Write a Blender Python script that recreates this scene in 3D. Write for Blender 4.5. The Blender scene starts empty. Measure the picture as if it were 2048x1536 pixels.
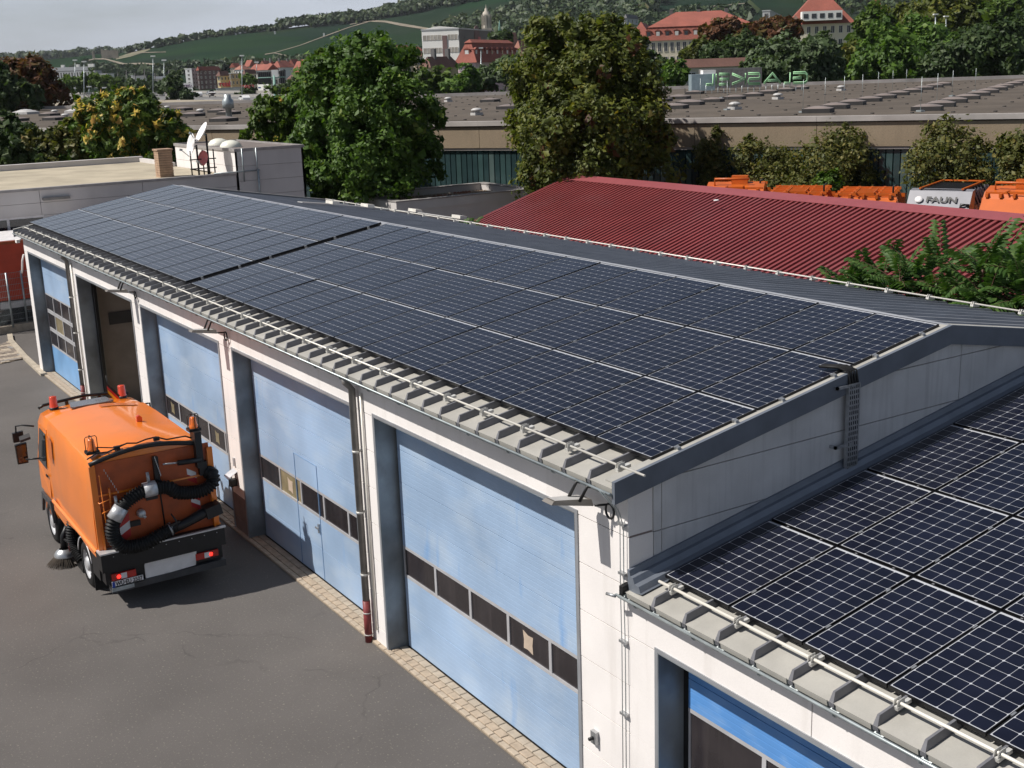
import bpy, math, random
import numpy as np
from mathutils import Vector, Matrix
R = math.radians
random.seed(7)
scene = bpy.context.scene
col = scene.collection

# ------------------------------------------------------------------ camera
CAM = np.array([9.7455, -8.0015, 8.8320])
YAW, PITCH, ROLL, FPX = R(57.42259), R(-14.52291), R(-1.97895), 2416.91
def cam_axes():
    f = np.array([-math.sin(YAW)*math.cos(PITCH), math.cos(YAW)*math.cos(PITCH), math.sin(PITCH)])
    r = np.array([math.cos(YAW), math.sin(YAW), 0.0]); u = np.cross(r, f)
    c, s = math.cos(ROLL), math.sin(ROLL)
    return f, c*r+s*u, -s*r+c*u
FW, RT, UP = cam_axes()
cd = bpy.data.cameras.new('camera'); cam = bpy.data.objects.new('camera', cd); col.objects.link(cam)
cd.sensor_width = 36.0; cd.lens = FPX/2048*36.0; cd.clip_start = 0.2; cd.clip_end = 9000
mw = Matrix.Identity(4)
for i in range(3):
    mw[i][0] = RT[i]; mw[i][1] = UP[i]; mw[i][2] = -FW[i]; mw[i][3] = CAM[i]
cam.matrix_world = mw
scene.camera = cam

# ------------------------------------------------------------------ sky and sun
SUN_DIR = Vector((0.45, 1.0, -1.35)).normalized()          # direction the light travels
world = bpy.data.worlds.new('World'); scene.world = world; world.use_nodes = True
wn = world.node_tree; wn.nodes.clear()
wo = wn.nodes.new('ShaderNodeOutputWorld'); bg = wn.nodes.new('ShaderNodeBackground')
sky = wn.nodes.new('ShaderNodeTexSky'); sky.sky_type = 'NISHITA'; sky.sun_disc = False
sky.sun_elevation = math.asin(-SUN_DIR.z); sky.sun_rotation = math.atan2(-SUN_DIR.x, -SUN_DIR.y)
sky.dust_density = 1.5; sky.air_density = 1.0
tc = wn.nodes.new('ShaderNodeTexCoord'); mp = wn.nodes.new('ShaderNodeMapping'); mp.inputs['Scale'].default_value = (1.0, 1.0, 5.0)
cl = wn.nodes.new('ShaderNodeTexNoise'); cl.inputs['Scale'].default_value = 3.2; cl.inputs['Detail'].default_value = 7; cl.inputs['Roughness'].default_value = .55
cr = wn.nodes.new('ShaderNodeMapRange'); cr.inputs['From Min'].default_value = .36; cr.inputs['From Max'].default_value = .72
cr.inputs['To Min'].default_value = .5; cr.inputs['To Max'].default_value = 1.0
mx = wn.nodes.new('ShaderNodeMix'); mx.data_type = 'RGBA'
mx.inputs['B'].default_value = (11.4, 12.3, 14.2, 1)
wn.links.new(tc.outputs['Generated'], mp.inputs['Vector']); wn.links.new(mp.outputs['Vector'], cl.inputs['Vector'])
# pale hazy cloud all round the horizon, thinning out towards the zenith
sx = wn.nodes.new('ShaderNodeSeparateXYZ'); el = wn.nodes.new('ShaderNodeMapRange'); el.interpolation_type = 'SMOOTHSTEP'
el.inputs['From Min'].default_value = .05; el.inputs['From Max'].default_value = .42; el.inputs['To Min'].default_value = .92; el.inputs['To Max'].default_value = .03
mu = wn.nodes.new('ShaderNodeMath'); mu.operation = 'MULTIPLY'
wn.links.new(tc.outputs['Generated'], sx.inputs['Vector']); wn.links.new(sx.outputs['Z'], el.inputs['Value'])
wn.links.new(cl.outputs['Fac'], cr.inputs['Value']); wn.links.new(cr.outputs['Result'], mu.inputs[0]); wn.links.new(el.outputs['Result'], mu.inputs[1]); wn.links.new(mu.outputs['Value'], mx.inputs['Factor'])
wn.links.new(sky.outputs['Color'], mx.inputs['A']); wn.links.new(mx.outputs['Result'], bg.inputs['Color'])
bg.inputs['Strength'].default_value = 0.05
wn.links.new(bg.outputs['Background'], wo.inputs['Surface'])
sl = bpy.data.lights.new('sun', 'SUN'); sl.energy = 5.0; sl.angle = R(0.55); sl.color = (1.0, 0.955, 0.89)
so = bpy.data.objects.new('sun', sl); col.objects.link(so); so.location = (0, 0, 60)
so.rotation_euler = SUN_DIR.to_track_quat('-Z', 'Y').to_euler()
scene.view_settings.view_transform = 'Standard'; scene.view_settings.look = 'None'
scene.view_settings.gamma = 1; scene.view_settings.exposure = 0.22
scene.view_settings.use_curve_mapping = False

# ------------------------------------------------------------------ helpers
def ray(u, v): return FW + (u-1024)/FPX*RT - (v-768)/FPX*UP
def atz(u, v, z): d = ray(u, v); return CAM + (z-CAM[2])/d[2]*d
def atx(u, v, x): d = ray(u, v); return CAM + (x-CAM[0])/d[0]*d
def aty(u, v, y): d = ray(u, v); return CAM + (y-CAM[1])/d[1]*d
def atw(u, v, w): return CAM + w*ray(u, v)
def pix(p):
    d = np.asarray(p, float)-CAM; w = d@FW
    return 1024+FPX*(d@RT)/w, 768-FPX*(d@UP)/w, w

def srgb(r, g, b):
    return tuple(((c/255)/12.92 if c/255 <= .04045 else ((c/255+.055)/1.055)**2.4) for c in (r, g, b))

MATS = {}
def mat(name, c, rough=.6, metal=0.0, var=.12, scale=3.0, bump=0.0, bscale=60.0, spec=.5, coat=0.0, emit=None, fine=0.0, coat_rough=.03):
    m = bpy.data.materials.new(name); m.use_nodes = True; MATS[name] = m
    nt = m.node_tree; b = nt.nodes['Principled BSDF']; L = nt.links.new
    b.inputs['Roughness'].default_value = rough; b.inputs['Metallic'].default_value = metal
    b.inputs['Specular IOR Level'].default_value = spec; b.inputs['Coat Weight'].default_value = coat
    b.inputs['Coat Roughness'].default_value = coat_rough
    if emit:
        b.inputs['Emission Color'].default_value = (*emit[0], 1); b.inputs['Emission Strength'].default_value = emit[1]
    g = nt.nodes.new('ShaderNodeNewGeometry')
    n = nt.nodes.new('ShaderNodeTexNoise'); n.inputs['Scale'].default_value = scale; n.inputs['Detail'].default_value = 5
    L(g.outputs['Position'], n.inputs['Vector'])
    r = nt.nodes.new('ShaderNodeValToRGB')
    lo = [max(0, x*(1-var*1.3)) for x in c]; hi = [min(1, x*(1+var)) for x in c]
    r.color_ramp.elements[0].position = .3; r.color_ramp.elements[0].color = (*lo, 1)
    r.color_ramp.elements[1].position = .7; r.color_ramp.elements[1].color = (*hi, 1)
    L(n.outputs['Fac'], r.inputs['Fac'])
    out = r.outputs['Color']
    if fine:
        n2 = nt.nodes.new('ShaderNodeTexNoise'); n2.inputs['Scale'].default_value = bscale; n2.inputs['Detail'].default_value = 2
        L(g.outputs['Position'], n2.inputs['Vector'])
        mr = nt.nodes.new('ShaderNodeMapRange'); mr.inputs['From Min'].default_value = .3; mr.inputs['From Max'].default_value = .7
        mr.inputs['To Min'].default_value = 1-fine; mr.inputs['To Max'].default_value = 1+fine
        L(n2.outputs['Fac'], mr.inputs['Value'])
        mm = nt.nodes.new('ShaderNodeMix'); mm.data_type = 'RGBA'; mm.blend_type = 'MULTIPLY'; mm.inputs['Factor'].default_value = 1
        L(out, mm.inputs['A']); L(mr.outputs['Result'], mm.inputs['B']); out = mm.outputs['Result']
    L(out, b.inputs['Base Color'])
    if bump:
        n3 = nt.nodes.new('ShaderNodeTexNoise'); n3.inputs['Scale'].default_value = bscale; n3.inputs['Detail'].default_value = 3
        L(g.outputs['Position'], n3.inputs['Vector'])
        bp = nt.nodes.new('ShaderNodeBump'); bp.inputs['Strength'].default_value = bump; bp.inputs['Distance'].default_value = .02
        L(n3.outputs['Fac'], bp.inputs['Height']); L(bp.outputs['Normal'], b.inputs['Normal'])
    m['out_sock'] = ''
    return m

def add_streaks(m, c2, amount=.5, sx=6.0, sz=.5, lo=.55, hi=.75):
    """vertical dirt streaks / wear mixed over a material's own colour"""
    nt = m.node_tree; b = nt.nodes['Principled BSDF']; L = nt.links.new
    src = b.inputs['Base Color'].links[0].from_socket
    g = nt.nodes.new('ShaderNodeNewGeometry'); mpn = nt.nodes.new('ShaderNodeMapping'); mpn.inputs['Scale'].default_value = (sx, sx, sz)
    n = nt.nodes.new('ShaderNodeTexNoise'); n.inputs['Scale'].default_value = 1.0; n.inputs['Detail'].default_value = 6
    mr = nt.nodes.new('ShaderNodeMapRange'); mr.inputs['From Min'].default_value = lo; mr.inputs['From Max'].default_value = hi; mr.inputs['To Max'].default_value = amount
    mm = nt.nodes.new('ShaderNodeMix'); mm.data_type = 'RGBA'; mm.inputs['B'].default_value = (*c2, 1)
    L(g.outputs['Position'], mpn.inputs['Vector']); L(mpn.outputs['Vector'], n.inputs['Vector']); L(n.outputs['Fac'], mr.inputs['Value'])
    L(mr.outputs['Result'], mm.inputs['Factor']); L(src, mm.inputs['A']); L(mm.outputs['Result'], b.inputs['Base Color'])

def tag(o, label=None, cat=None, group=None, kind=None):
    if label: o['label'] = label
    if cat: o['category'] = cat
    if group: o['group'] = group
    if kind: o['kind'] = kind
    return o

WL = {}
def empty(name, loc, label=None, cat=None, group=None, rot=None):
    o = bpy.data.objects.new(name, None); col.objects.link(o); o.location = [float(x) for x in loc]; o.empty_display_size = .3
    if rot is not None: o.rotation_euler = rot
    WL[o] = np.array(loc, float)
    return tag(o, label, cat, group)

def place(name, me, parent=None, loc=None):
    o = bpy.data.objects.new(name, me); col.objects.link(o)
    if parent: o.parent = parent
    if loc is not None: o.location = [float(x) for x in loc]
    WL[o] = (WL[parent] if parent else 0) + (np.array(loc, float) if loc is not None else np.zeros(3))
    return o

class MB:
    """collects shapes and links them as ONE mesh object"""
    def __init__(s): s.v = []; s.f = []; s.m = []; s.mi = 0; s.sm = []; s.smooth = False
    def _add(s, vs, fs):
        o = len(s.v); s.v += [tuple(float(c) for c in p) for p in vs]
        for f in fs: s.f.append([o+i for i in f]); s.m.append(s.mi); s.sm.append(s.smooth)
        return s
    def quad(s, *p): return s._add(p, [list(range(len(p)))])
    def box(s, x0, x1, y0, y1, z0, z1):
        return s._add([(x0,y0,z0),(x1,y0,z0),(x1,y1,z0),(x0,y1,z0),(x0,y0,z1),(x1,y0,z1),(x1,y1,z1),(x0,y1,z1)],
                      [[3,2,1,0],[4,5,6,7],[0,1,5,4],[1,2,6,5],[2,3,7,6],[3,0,4,7]])
    def obox(s, c, ax, ay, az):
        c, ax, ay, az = [np.array(q, float) for q in (c, ax, ay, az)]
        P = [c+i*ax+j*ay+k*az for k in (-1,1) for (i,j) in ((-1,-1),(1,-1),(1,1),(-1,1))]
        return s._add(P, [[3,2,1,0],[4,5,6,7],[0,1,5,4],[1,2,6,5],[2,3,7,6],[3,0,4,7]])
    def prism(s, poly, d):
        """poly: 3D points of a flat outline, extruded by vector d"""
        n = len(poly); d = np.array(d, float)
        P = [np.array(p, float) for p in poly]; P += [p+d for p in P]
        return s._add(P, [list(range(n))[::-1], [n+i for i in range(n)]] + [[i,(i+1)%n,n+(i+1)%n,n+i] for i in range(n)])
    def tube(s, pts, r, seg=8, caps=True):
        pts = [np.array(p, float) for p in pts]; rs = r if isinstance(r, (list, tuple, np.ndarray)) else [r]*len(pts)
        V = []; F = []; prev = None
        for i, p in enumerate(pts):
            t = pts[min(i+1, len(pts)-1)] - pts[max(i-1, 0)]; t = t/(np.linalg.norm(t)+1e-12)
            a = prev if prev is not None else (np.array([0,0,1.]) if abs(t[2]) < .9 else np.array([1.,0,0]))
            a = a - t*(a@t); a /= np.linalg.norm(a)+1e-12; prev = a; b = np.cross(t, a)
            for k in range(seg):
                an = 2*math.pi*k/seg; V.append(p+rs[i]*(math.cos(an)*a+math.sin(an)*b))
        for i in range(len(pts)-1):
            for k in range(seg):
                F.append([i*seg+k, i*seg+(k+1)%seg, (i+1)*seg+(k+1)%seg, (i+1)*seg+k])
        if caps:
            F.append(list(range(seg))[::-1]); F.append([(len(pts)-1)*seg+k for k in range(seg)])
        sm = s.smooth; s.smooth = True; s._add(V, F); s.smooth = sm
        if caps:
            s.sm[-1] = False; s.sm[-2] = False
        return s
    def lathe(s, prof, c, axis='z', seg=20):
        """prof: list of (r, h) around an axis through c"""
        V = []; F = []; c = np.array(c, float)
        A = {'z': ((1,0,0),(0,1,0),(0,0,1)), 'y': ((1,0,0),(0,0,1),(0,1,0)), 'x': ((0,1,0),(0,0,1),(1,0,0))}[axis] if isinstance(axis, str) else axis
        A = [np.array(a, float) for a in A]
        for (r, h) in prof:
            for k in range(seg):
                an = 2*math.pi*k/seg; V.append(c+r*(math.cos(an)*A[0]+math.sin(an)*A[1])+h*A[2])
        for i in range(len(prof)-1):
            for k in range(seg): F.append([i*seg+k, i*seg+(k+1)%seg, (i+1)*seg+(k+1)%seg, (i+1)*seg+k])
        sm = s.smooth; s.smooth = True; s._add(V, F); s.smooth = sm
        return s
    def mesh(s, name, mats):
        me = bpy.data.meshes.new(name); me.from_pydata(s.v, [], s.f)
        for m in (mats if isinstance(mats, (list, tuple)) else [mats]): me.materials.append(m)
        me.polygons.foreach_set('material_index', s.m); me.polygons.foreach_set('use_smooth', s.sm)
        me.update(); return me
    def build(s, name, mats, parent=None, loc=None):
        """vertices are in world space; they are stored relative to the parent (or to loc for a top-level mesh)"""
        base = WL[parent] if parent else (np.array(loc, float) if loc is not None else np.zeros(3))
        s.v = [tuple(np.array(p)-base) for p in s.v]
        me = s.mesh(name, mats)
        return place(name, me, parent, None if parent else (loc if loc is not None else None))

def copy_tree(o, loc=None, parent=None):
    c = o.copy(); col.objects.link(c)
    if parent: c.parent = parent
    if loc is not None: c.location = [float(x) for x in loc]; WL[c] = np.array(loc, float)
    for ch in o.children: copy_tree(ch, None, c)
    return c

def text_mesh(s, size, m, extrude=.004, align='CENTER', bold=0.0):
    cu = bpy.data.curves.new('txt', 'FONT'); cu.body = s; cu.size = size; cu.extrude = extrude; cu.align_x = align; cu.align_y = 'CENTER'; cu.offset = bold
    o = bpy.data.objects.new('txt', cu); col.objects.link(o)
    dg = bpy.context.evaluated_depsgraph_get(); me = bpy.data.meshes.new_from_object(o.evaluated_get(dg))
    bpy.data.objects.remove(o); bpy.data.curves.remove(cu)
    me.materials.clear(); me.materials.append(m); return me
def text(name, s, size, m, parent, pos, xdir, ydir, extrude=.004, bold=0.0, align='CENTER', sx=1.0):
    me = text_mesh(s, size, m, extrude, align, bold)
    x = np.array(xdir, float)*sx; y = np.array(ydir, float); z = np.cross(x, y); z /= np.linalg.norm(z)
    co = np.zeros(len(me.vertices)*3); me.vertices.foreach_get('co', co); co = co.reshape(-1, 3)
    co = co[:, :1]*x + co[:, 1:2]*y + co[:, 2:3]*z + np.array(pos, float) - (WL[parent] if parent else 0)
    me.vertices.foreach_set('co', co.ravel().astype(np.float32)); me.update()
    return place(name, me, parent)

ORD = ['first','second','third','fourth','fifth','sixth','seventh','eighth','ninth','tenth','eleventh','twelfth','thirteenth','fourteenth','fifteenth','sixteenth','seventeenth','eighteenth']

# ------------------------------------------------------------------ materials
WHITE = mat('white_concrete', (.735,.70,.68), .75, var=.05, scale=1.2, bump=.08, bscale=90, fine=.03)
add_streaks(WHITE, (.42,.38,.34), .35, 5, .5, .55, .85)
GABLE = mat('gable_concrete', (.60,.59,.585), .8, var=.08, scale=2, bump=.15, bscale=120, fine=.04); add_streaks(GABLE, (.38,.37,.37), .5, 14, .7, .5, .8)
PLINTH = mat('plinth_paint', (.22,.17,.15), .8, var=.15)
REVEAL = mat('galvanised_reveal', (.27,.30,.32), .5, .25, var=.3, scale=1.3); add_streaks(REVEAL, (.10,.09,.08), .7, 1.5, .9, .5, .7)
FRAMEGREY = mat('frame_grey', (.30,.31,.33), .45, .3)
BLUE = mat('door_blue', (.285,.395,.555), .42, var=.15, scale=.6, fine=.02, bscale=40); add_streaks(BLUE, (.46,.53,.60), .45, .9, 2.2, .48, .75); add_streaks(BLUE, (.12,.28,.56), .6, 3.2, .8, .62, .78)
BLUE2 = mat('door_deep_blue', (.09,.25,.56), .42, var=.12, scale=1.0); add_streaks(BLUE2, (.25,.4,.62), .5, 2.5, 5, .5, .75)
ALU = mat('aluminium', (.55,.55,.57), .4, .4, var=.08)
PANE = mat('smoked_acrylic', (.026,.022,.024), .15, var=.25, scale=1.5, spec=.5); add_streaks(PANE, (.07,.06,.06), .35, 9, .8, .5, .8)
PANEYEL = mat('yellowed_pane', (.24,.20,.12), .2, var=.2, scale=3)
PAPER = mat('paper', (.45,.36,.28), .8, var=.1, scale=12)
RUBBER = mat('rubber_black', (.009,.009,.0095), .6, spec=.3, var=.2, scale=20)
BLACK = mat('black_metal', (.009,.009,.010), .45, .1, var=.2, scale=8)
DARK = mat('dark_void', (.01,.01,.01), .9)
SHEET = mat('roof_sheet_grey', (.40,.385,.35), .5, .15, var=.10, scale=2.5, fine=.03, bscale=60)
RIBM = mat('roof_seam_shaded', (.17,.17,.185), .5, .2, var=.15, scale=6)  # same metal as the sheet, darkened to paint in the seam sides' shade
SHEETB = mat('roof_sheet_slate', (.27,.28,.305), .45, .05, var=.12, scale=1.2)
TRIM = mat('trim_blue_grey', (.17,.19,.225), .4, .3, var=.1)
ZINC = mat('zinc', (.36,.40,.41), .42, .5, var=.2, scale=4)
ZINCL = mat('zinc_light', (.58,.57,.54), .42, .3, var=.1, scale=6)
STEEL = mat('galvanised_steel', (.42,.43,.44), .35, .7, var=.15, scale=15)
CREAM = mat('cream_tube', (.66,.63,.57), .4, .1, var=.06)
PIPE = mat('pipe_grey', (.21,.20,.19), .45, .35, var=.2, scale=5)
REDP = mat('pipe_red', (.20,.035,.035), .5, var=.2, scale=7)
PFRAME = mat('panel_black_frame', (.012,.012,.014), .35, .4, var=.1)
PBACK = mat('panel_backsheet', (.43,.44,.47), .35, var=.03, coat=.6)
CELL = mat('panel_cell', (.0075,.009,.019), .35, var=.2, scale=2.5, spec=.1, coat=.85, coat_rough=.06); CELL.node_tree.nodes['Principled BSDF'].inputs['Coat IOR'].default_value = 1.32
ORANGE = mat('orange_paint', (.80,.20,.010), .36, var=.05, scale=1.5, coat=.8, coat_rough=.08); add_streaks(ORANGE, (.45,.17,.05), .30, 2.2, .7, .5, .8)
ORANGED = mat('orange_paint_shade_worn', (.40,.075,.014), .5, var=.25, scale=3)  # weathered orange, darkened so the sweeper rear's shade is in the colour
REDORANGE = mat('red_container_paint', (.52,.055,.02), .5, var=.12, scale=2.0)
REDROOF = mat('red_metal_roof', (.20,.040,.040), .40, 0, var=.10, scale=.5); add_streaks(REDROOF, (.20,.07,.07), .45, .6, .5, .5, .8)
# ------------------------------------------------------------------ yard
ASPH = mat('asphalt', (.102,.092,.086), .88, var=.14, scale=.35, bump=.5, bscale=140, fine=.22)
def asphalt_details(m):
    nt = m.node_tree; b = nt.nodes['Principled BSDF']; L = nt.links.new
    src = b.inputs['Base Color'].links[0].from_socket
    g = nt.nodes.new('ShaderNodeNewGeometry')
    def mixin(fac, c, src):
        mm = nt.nodes.new('ShaderNodeMix'); mm.data_type = 'RGBA'; mm.inputs['B'].default_value = (*c, 1)
        L(fac, mm.inputs['Factor']); L(src, mm.inputs['A']); return mm.outputs['Result']
    # speckle of pale stones
    n = nt.nodes.new('ShaderNodeTexNoise'); n.inputs['Scale'].default_value = 26; n.inputs['Detail'].default_value = 2; L(g.outputs['Position'], n.inputs['Vector'])
    mr = nt.nodes.new('ShaderNodeMapRange'); mr.inputs['From Min'].default_value = .62; mr.inputs['From Max'].default_value = .74; mr.inputs['To Max'].default_value = .6
    L(n.outputs['Fac'], mr.inputs['Value']); src = mixin(mr.outputs['Result'], (.24,.22,.18), src)
    # large faint stains
    n = nt.nodes.new('ShaderNodeTexNoise'); n.inputs['Scale'].default_value = .8; n.inputs['Detail'].default_value = 6; n.inputs['Roughness'].default_value = .65; L(g.outputs['Position'], n.inputs['Vector'])
    mr = nt.nodes.new('ShaderNodeMapRange'); mr.inputs['From Min'].default_value = .55; mr.inputs['From Max'].default_value = .8; mr.inputs['To Max'].default_value = .38
    L(n.outputs['Fac'], mr.inputs['Value']); src = mixin(mr.outputs['Result'], (.06,.054,.05), src)
    n = nt.nodes.new('ShaderNodeTexNoise'); n.inputs['Scale'].default_value = .55; n.inputs['Detail'].default_value = 8; n.inputs['Roughness'].default_value = .7
    mpn = nt.nodes.new('ShaderNodeMapping'); mpn.inputs['Location'].default_value = (13, 7, 0); L(g.outputs['Position'], mpn.inputs['Vector']); L(mpn.outputs['Vector'], n.inputs['Vector'])
    mr = nt.nodes.new('ShaderNodeMapRange'); mr.inputs['From Min'].default_value = .60; mr.inputs['From Max'].default_value = .85; mr.inputs['To Max'].default_value = .4
    L(n.outputs['Fac'], mr.inputs['Value']); src = mixin(mr.outputs['Result'], (.17,.155,.14), src)
    # cracks: voronoi edges, broken up by noise
    dn = nt.nodes.new('ShaderNodeTexNoise'); dn.inputs['Scale'].default_value = 1.6; dn.inputs['Detail'].default_value = 5; L(g.outputs['Position'], dn.inputs['Vector'])
    ad = nt.nodes.new('ShaderNodeMix'); ad.data_type = 'RGBA'; ad.blend_type = 'ADD'; ad.inputs['Factor'].default_value = .55
    L(g.outputs['Position'], ad.inputs['A']); L(dn.outputs['Color'], ad.inputs['B'])
    vo = nt.nodes.new('ShaderNodeTexVoronoi'); vo.feature = 'DISTANCE_TO_EDGE'; vo.inputs['Scale'].default_value = .17; L(ad.outputs['Result'], vo.inputs['Vector'])
    mr = nt.nodes.new('ShaderNodeMapRange'); mr.inputs['From Min'].default_value = .0012; mr.inputs['From Max'].default_value = .0035; mr.inputs['To Min'].default_value = 1; mr.inputs['To Max'].default_value = 0
    L(vo.outputs['Distance'], mr.inputs['Value'])
    n = nt.nodes.new('ShaderNodeTexNoise'); n.inputs['Scale'].default_value = .9; L(g.outputs['Position'], n.inputs['Vector'])
    m2 = nt.nodes.new('ShaderNodeMapRange'); m2.inputs['From Min'].default_value = .45; m2.inputs['From Max'].default_value = .6; m2.inputs['To Max'].default_value = .42; L(n.outputs['Fac'], m2.inputs['Value'])
    mu = nt.nodes.new('ShaderNodeMath'); mu.operation = 'MULTIPLY'; L(mr.outputs['Result'], mu.inputs[0]); L(m2.outputs['Result'], mu.inputs[1])
    src = mixin(mu.outputs['Value'], (.035,.032,.03), src)
    L(src, b.inputs['Base Color'])
asphalt_details(ASPH)
GRASS = mat('rough_ground', (.05,.062,.028), .95, var=.4, scale=.08, fine=.3, bscale=2.0)
# one ground sheet to the horizon, yard sheet on top
m = MB(); N = 64
rings = [0, 120, 300, 700, 1500, 3000]
V = []
for i, r_ in enumerate(rings):
    for k in range(N): V.append((CAM[0]+r_*math.cos(2*math.pi*k/N), CAM[1]+r_*math.sin(2*math.pi*k/N), -.02 if i < 2 else -.3))
F = []
for i in range(1, len(rings)-1):
    for k in range(N): F.append([i*N+k, i*N+(k+1)%N, (i+1)*N+(k+1)%N, (i+1)*N+k])
F.append([N+k for k in range(N)])
m._add(V, F)
tag(m.build('ground', GRASS), kind='structure')
m = MB().quad((-75,-30,0),(25,-30,0),(25,26,0),(-75,26,0)); tag(m.build('yard', ASPH), kind='structure')

# paver strip along the facade: kerb course outside, bonded field inside
PAV = [mat('paver_sand_%s' % t, c, .85, var=.12, scale=9, bump=.25, bscale=120, fine=.08) for t, c in
       (('pale', (.38,.31,.235)), ('warm', (.36,.285,.21)), ('grey', (.345,.29,.225)))]
MORT = mat('joint_sand', (.22,.18,.135), .95, var=.2, scale=30)
strip = MB().box(-31.2, 1.0, -.435, -.04, .002, .018).build('paving_strip', MORT, None, (-15, -.35, .002)); tag(strip, kind='structure')
pav = []
def pieces(y0, y1, L, off):
    x = 1.0-off
    while x-L > -31.2: pav.append((x-L, x, y0, y1)); x -= L
pieces(-.43, -.335, .21, .0); pieces(-.33, -.195, .21, .07); pieces(-.19, -.055, .21, .15)
pav.sort(key=lambda q: -q[0])
pmesh = {}
for i, (x0, x1, y0, y1) in enumerate(pav[:300]):
    h = random.choice((.024,.026,.028)); key = (round(y1-y0,3), h, i % 3)
    if key not in pmesh:
        w, d = (x1-x0)/2-.006, (y1-y0)/2-.005
        q = MB(); q._add([(-w,-d,0),(w,-d,0),(w,d,0),(-w,d,0),(-w,-d,h-.006),(w,-d,h-.006),(w,d,h-.006),(-w,d,h-.006),
                          (-w+.008,-d+.008,h),(w-.008,-d+.008,h),(w-.008,d-.008,h),(-w+.008,d-.008,h)],
                         [[0,1,5,4],[1,2,6,5],[2,3,7,6],[3,0,4,7],[4,5,9,8],[5,6,10,9],[6,7,11,10],[7,4,8,11],[8,9,10,11]])
        pmesh[key] = q.mesh('paver', PAV[i % 3])
    o = place('paver', pmesh[key], strip, ((x0+x1)/2+15, (y0+y1)/2+.35, .018-.002-.004*random.random()))
    o.rotation_euler = (R(random.uniform(-.8,.8)), R(random.uniform(-.8,.8)), R(random.uniform(-1,1)))
q = MB()
for i, (x0, x1, y0, y1) in enumerate(pav[300:]):
    q.mi = i*7 % 3; q.box(x0+.006, x1-.006, y0+.005, y1-.005, .01, .018+.026*random.uniform(.85,1))
tag(q.build('paver_rows_beyond', PAV, strip), kind='stuff')

# paving with a cobble pattern and kerb at the far left corner of the yard
COB = [mat('cobble_%s' % t, c, .85, var=.2, scale=12, bump=.3, bscale=80) for t, c in (('light', (.38,.32,.25)), ('brown', (.20,.165,.135)), ('grey', (.25,.235,.22)))]
a = [atz(*p, 0) for p in ((0,768-0),(0,690),(22,682),(48,718),(80,748),(0,729))]
cob = MB().prism([(p[0], p[1], .004) for p in (a[1], a[2], a[3], a[5])][::-1], (0,0,.016)).build('cobbled_corner', MORT, None, a[1]); tag(cob, kind='structure')
q = MB(); cx, cy = atz(4, 703, 0)[:2]
pa, pb, pc, pd = [np.array(p[:2]) for p in (a[1], a[2], a[3], a[5])]
poly = [pa, pb, pc, pd]
def inside(p):
    c = False
    for i in range(4):
        s_, e = poly[i], poly[(i+1)%4]
        if (s_[1] > p[1]) != (e[1] > p[1]) and p[0] < (e[0]-s_[0])*(p[1]-s_[1])/(e[1]-s_[1])+s_[0]: c = not c
    return c
xs = [p[0] for p in poly]; ys = [p[1] for p in poly]
x = min(xs)
while x < max(xs):
    y = min(ys)
    while y < max(ys):
        if inside((x,y)):
            r_ = math.hypot(x-cx, y-cy); q.mi = 0 if (int(r_/.33) % 2 == 0) else (1 if (int(x*2)+int(y*2)) % 3 else 2)
            q.box(x-.062, x+.062, y-.062, y+.062, .012, .02+.025*random.uniform(.7,1.1))
        y += .135
    x += .135
tag(q.build('cobble', COB, cob), kind='stuff')
# kerb stones between cobbles and asphalt strip
kp = [atz(*p, 0) for p in ((20,672),(22,684),(50,716),(88,752))]
KERB = mat('kerb_stone', (.38,.33,.26), .85, var=.15, scale=6, bump=.2)
ke = empty('kerb', kp[1]); tag(ke, kind='structure')
for i in range(3):
    A, B = kp[i], kp[i+1]; n = max(1, int(np.linalg.norm(B-A)/.5))
    for k in range(n):
        c = A+(B-A)*(k+.5)/n; d = (B-A)/n/2*.97; nrm = np.array([-d[1], d[0], 0]); nrm /= np.linalg.norm(nrm)
        MB().obox(c+np.array([0,0,.035]), d, nrm*.09, (0,0,.05)).build('kerb_stone', KERB, ke)
# ------------------------------------------------------------------ tall garage
TH = R(9.75); CT, ST, TT = math.cos(TH), math.sin(TH), math.tan(TH)
RZ = 4.7030                       # height of the solar panel plane at its lower edge (y = 0)
YF = -.36; YD = -.03              # wall face, door face
XG = .035; XL = -30.38            # gable wall faces
YE, YR, YB = -.56, 4.86, 10.28    # eave, ridge, back eave
def roofz(y, off=0): return RZ + off/CT + (y if y <= YR else 2*YR-y)*TT
SO = -.13                         # sheet plane under the panels
garage = empty('garage', (-15, 4.9, 0), 'long white garage with blue sectional doors and a ridged metal roof under solar panels', 'garage')
BAY = [-29.83, -23.90, -17.985, -12.06, -6.09]; DW = 5.14; DH = 3.875
ZTOP = roofz(YF, SO)-.05

# front wall: piers of stacked concrete panels, header panels above the doors
edges = [XL] + [e for b in BAY for e in (b, b+DW)] + [XG]
for i in range(0, len(edges), 2):
    x0, x1 = edges[i], edges[i+1]
    z = .30; MB().box(x0, x1, YF-.0, YF+.34, 0, .30-.012).build('plinth', PLINTH if i in (6,) else WHITE, garage)
    k = 0
    if i == 6:
        MB().box(x0, x1, YF-.004, YF+.34, .30, .80).build('plinth', PLINTH, garage); z = .812
    while z < DH-.02:
        z1 = min(z+.598, DH-.0)
        if DH-z1 < .2: z1 = DH
        MB().box(x0, x1, YF+random.uniform(0,.003), YF+.34, z, z1-.012).build('wall_panel', WHITE, garage); z = z1
    MB().box(x0+.004, x1-.004, YF+.02, YF+.33, .0, DH+.01).build('pier_core', PLINTH, garage)
hx = [XL] + [b+DW+.405 for b in BAY[:-1]] + [XG]
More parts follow.
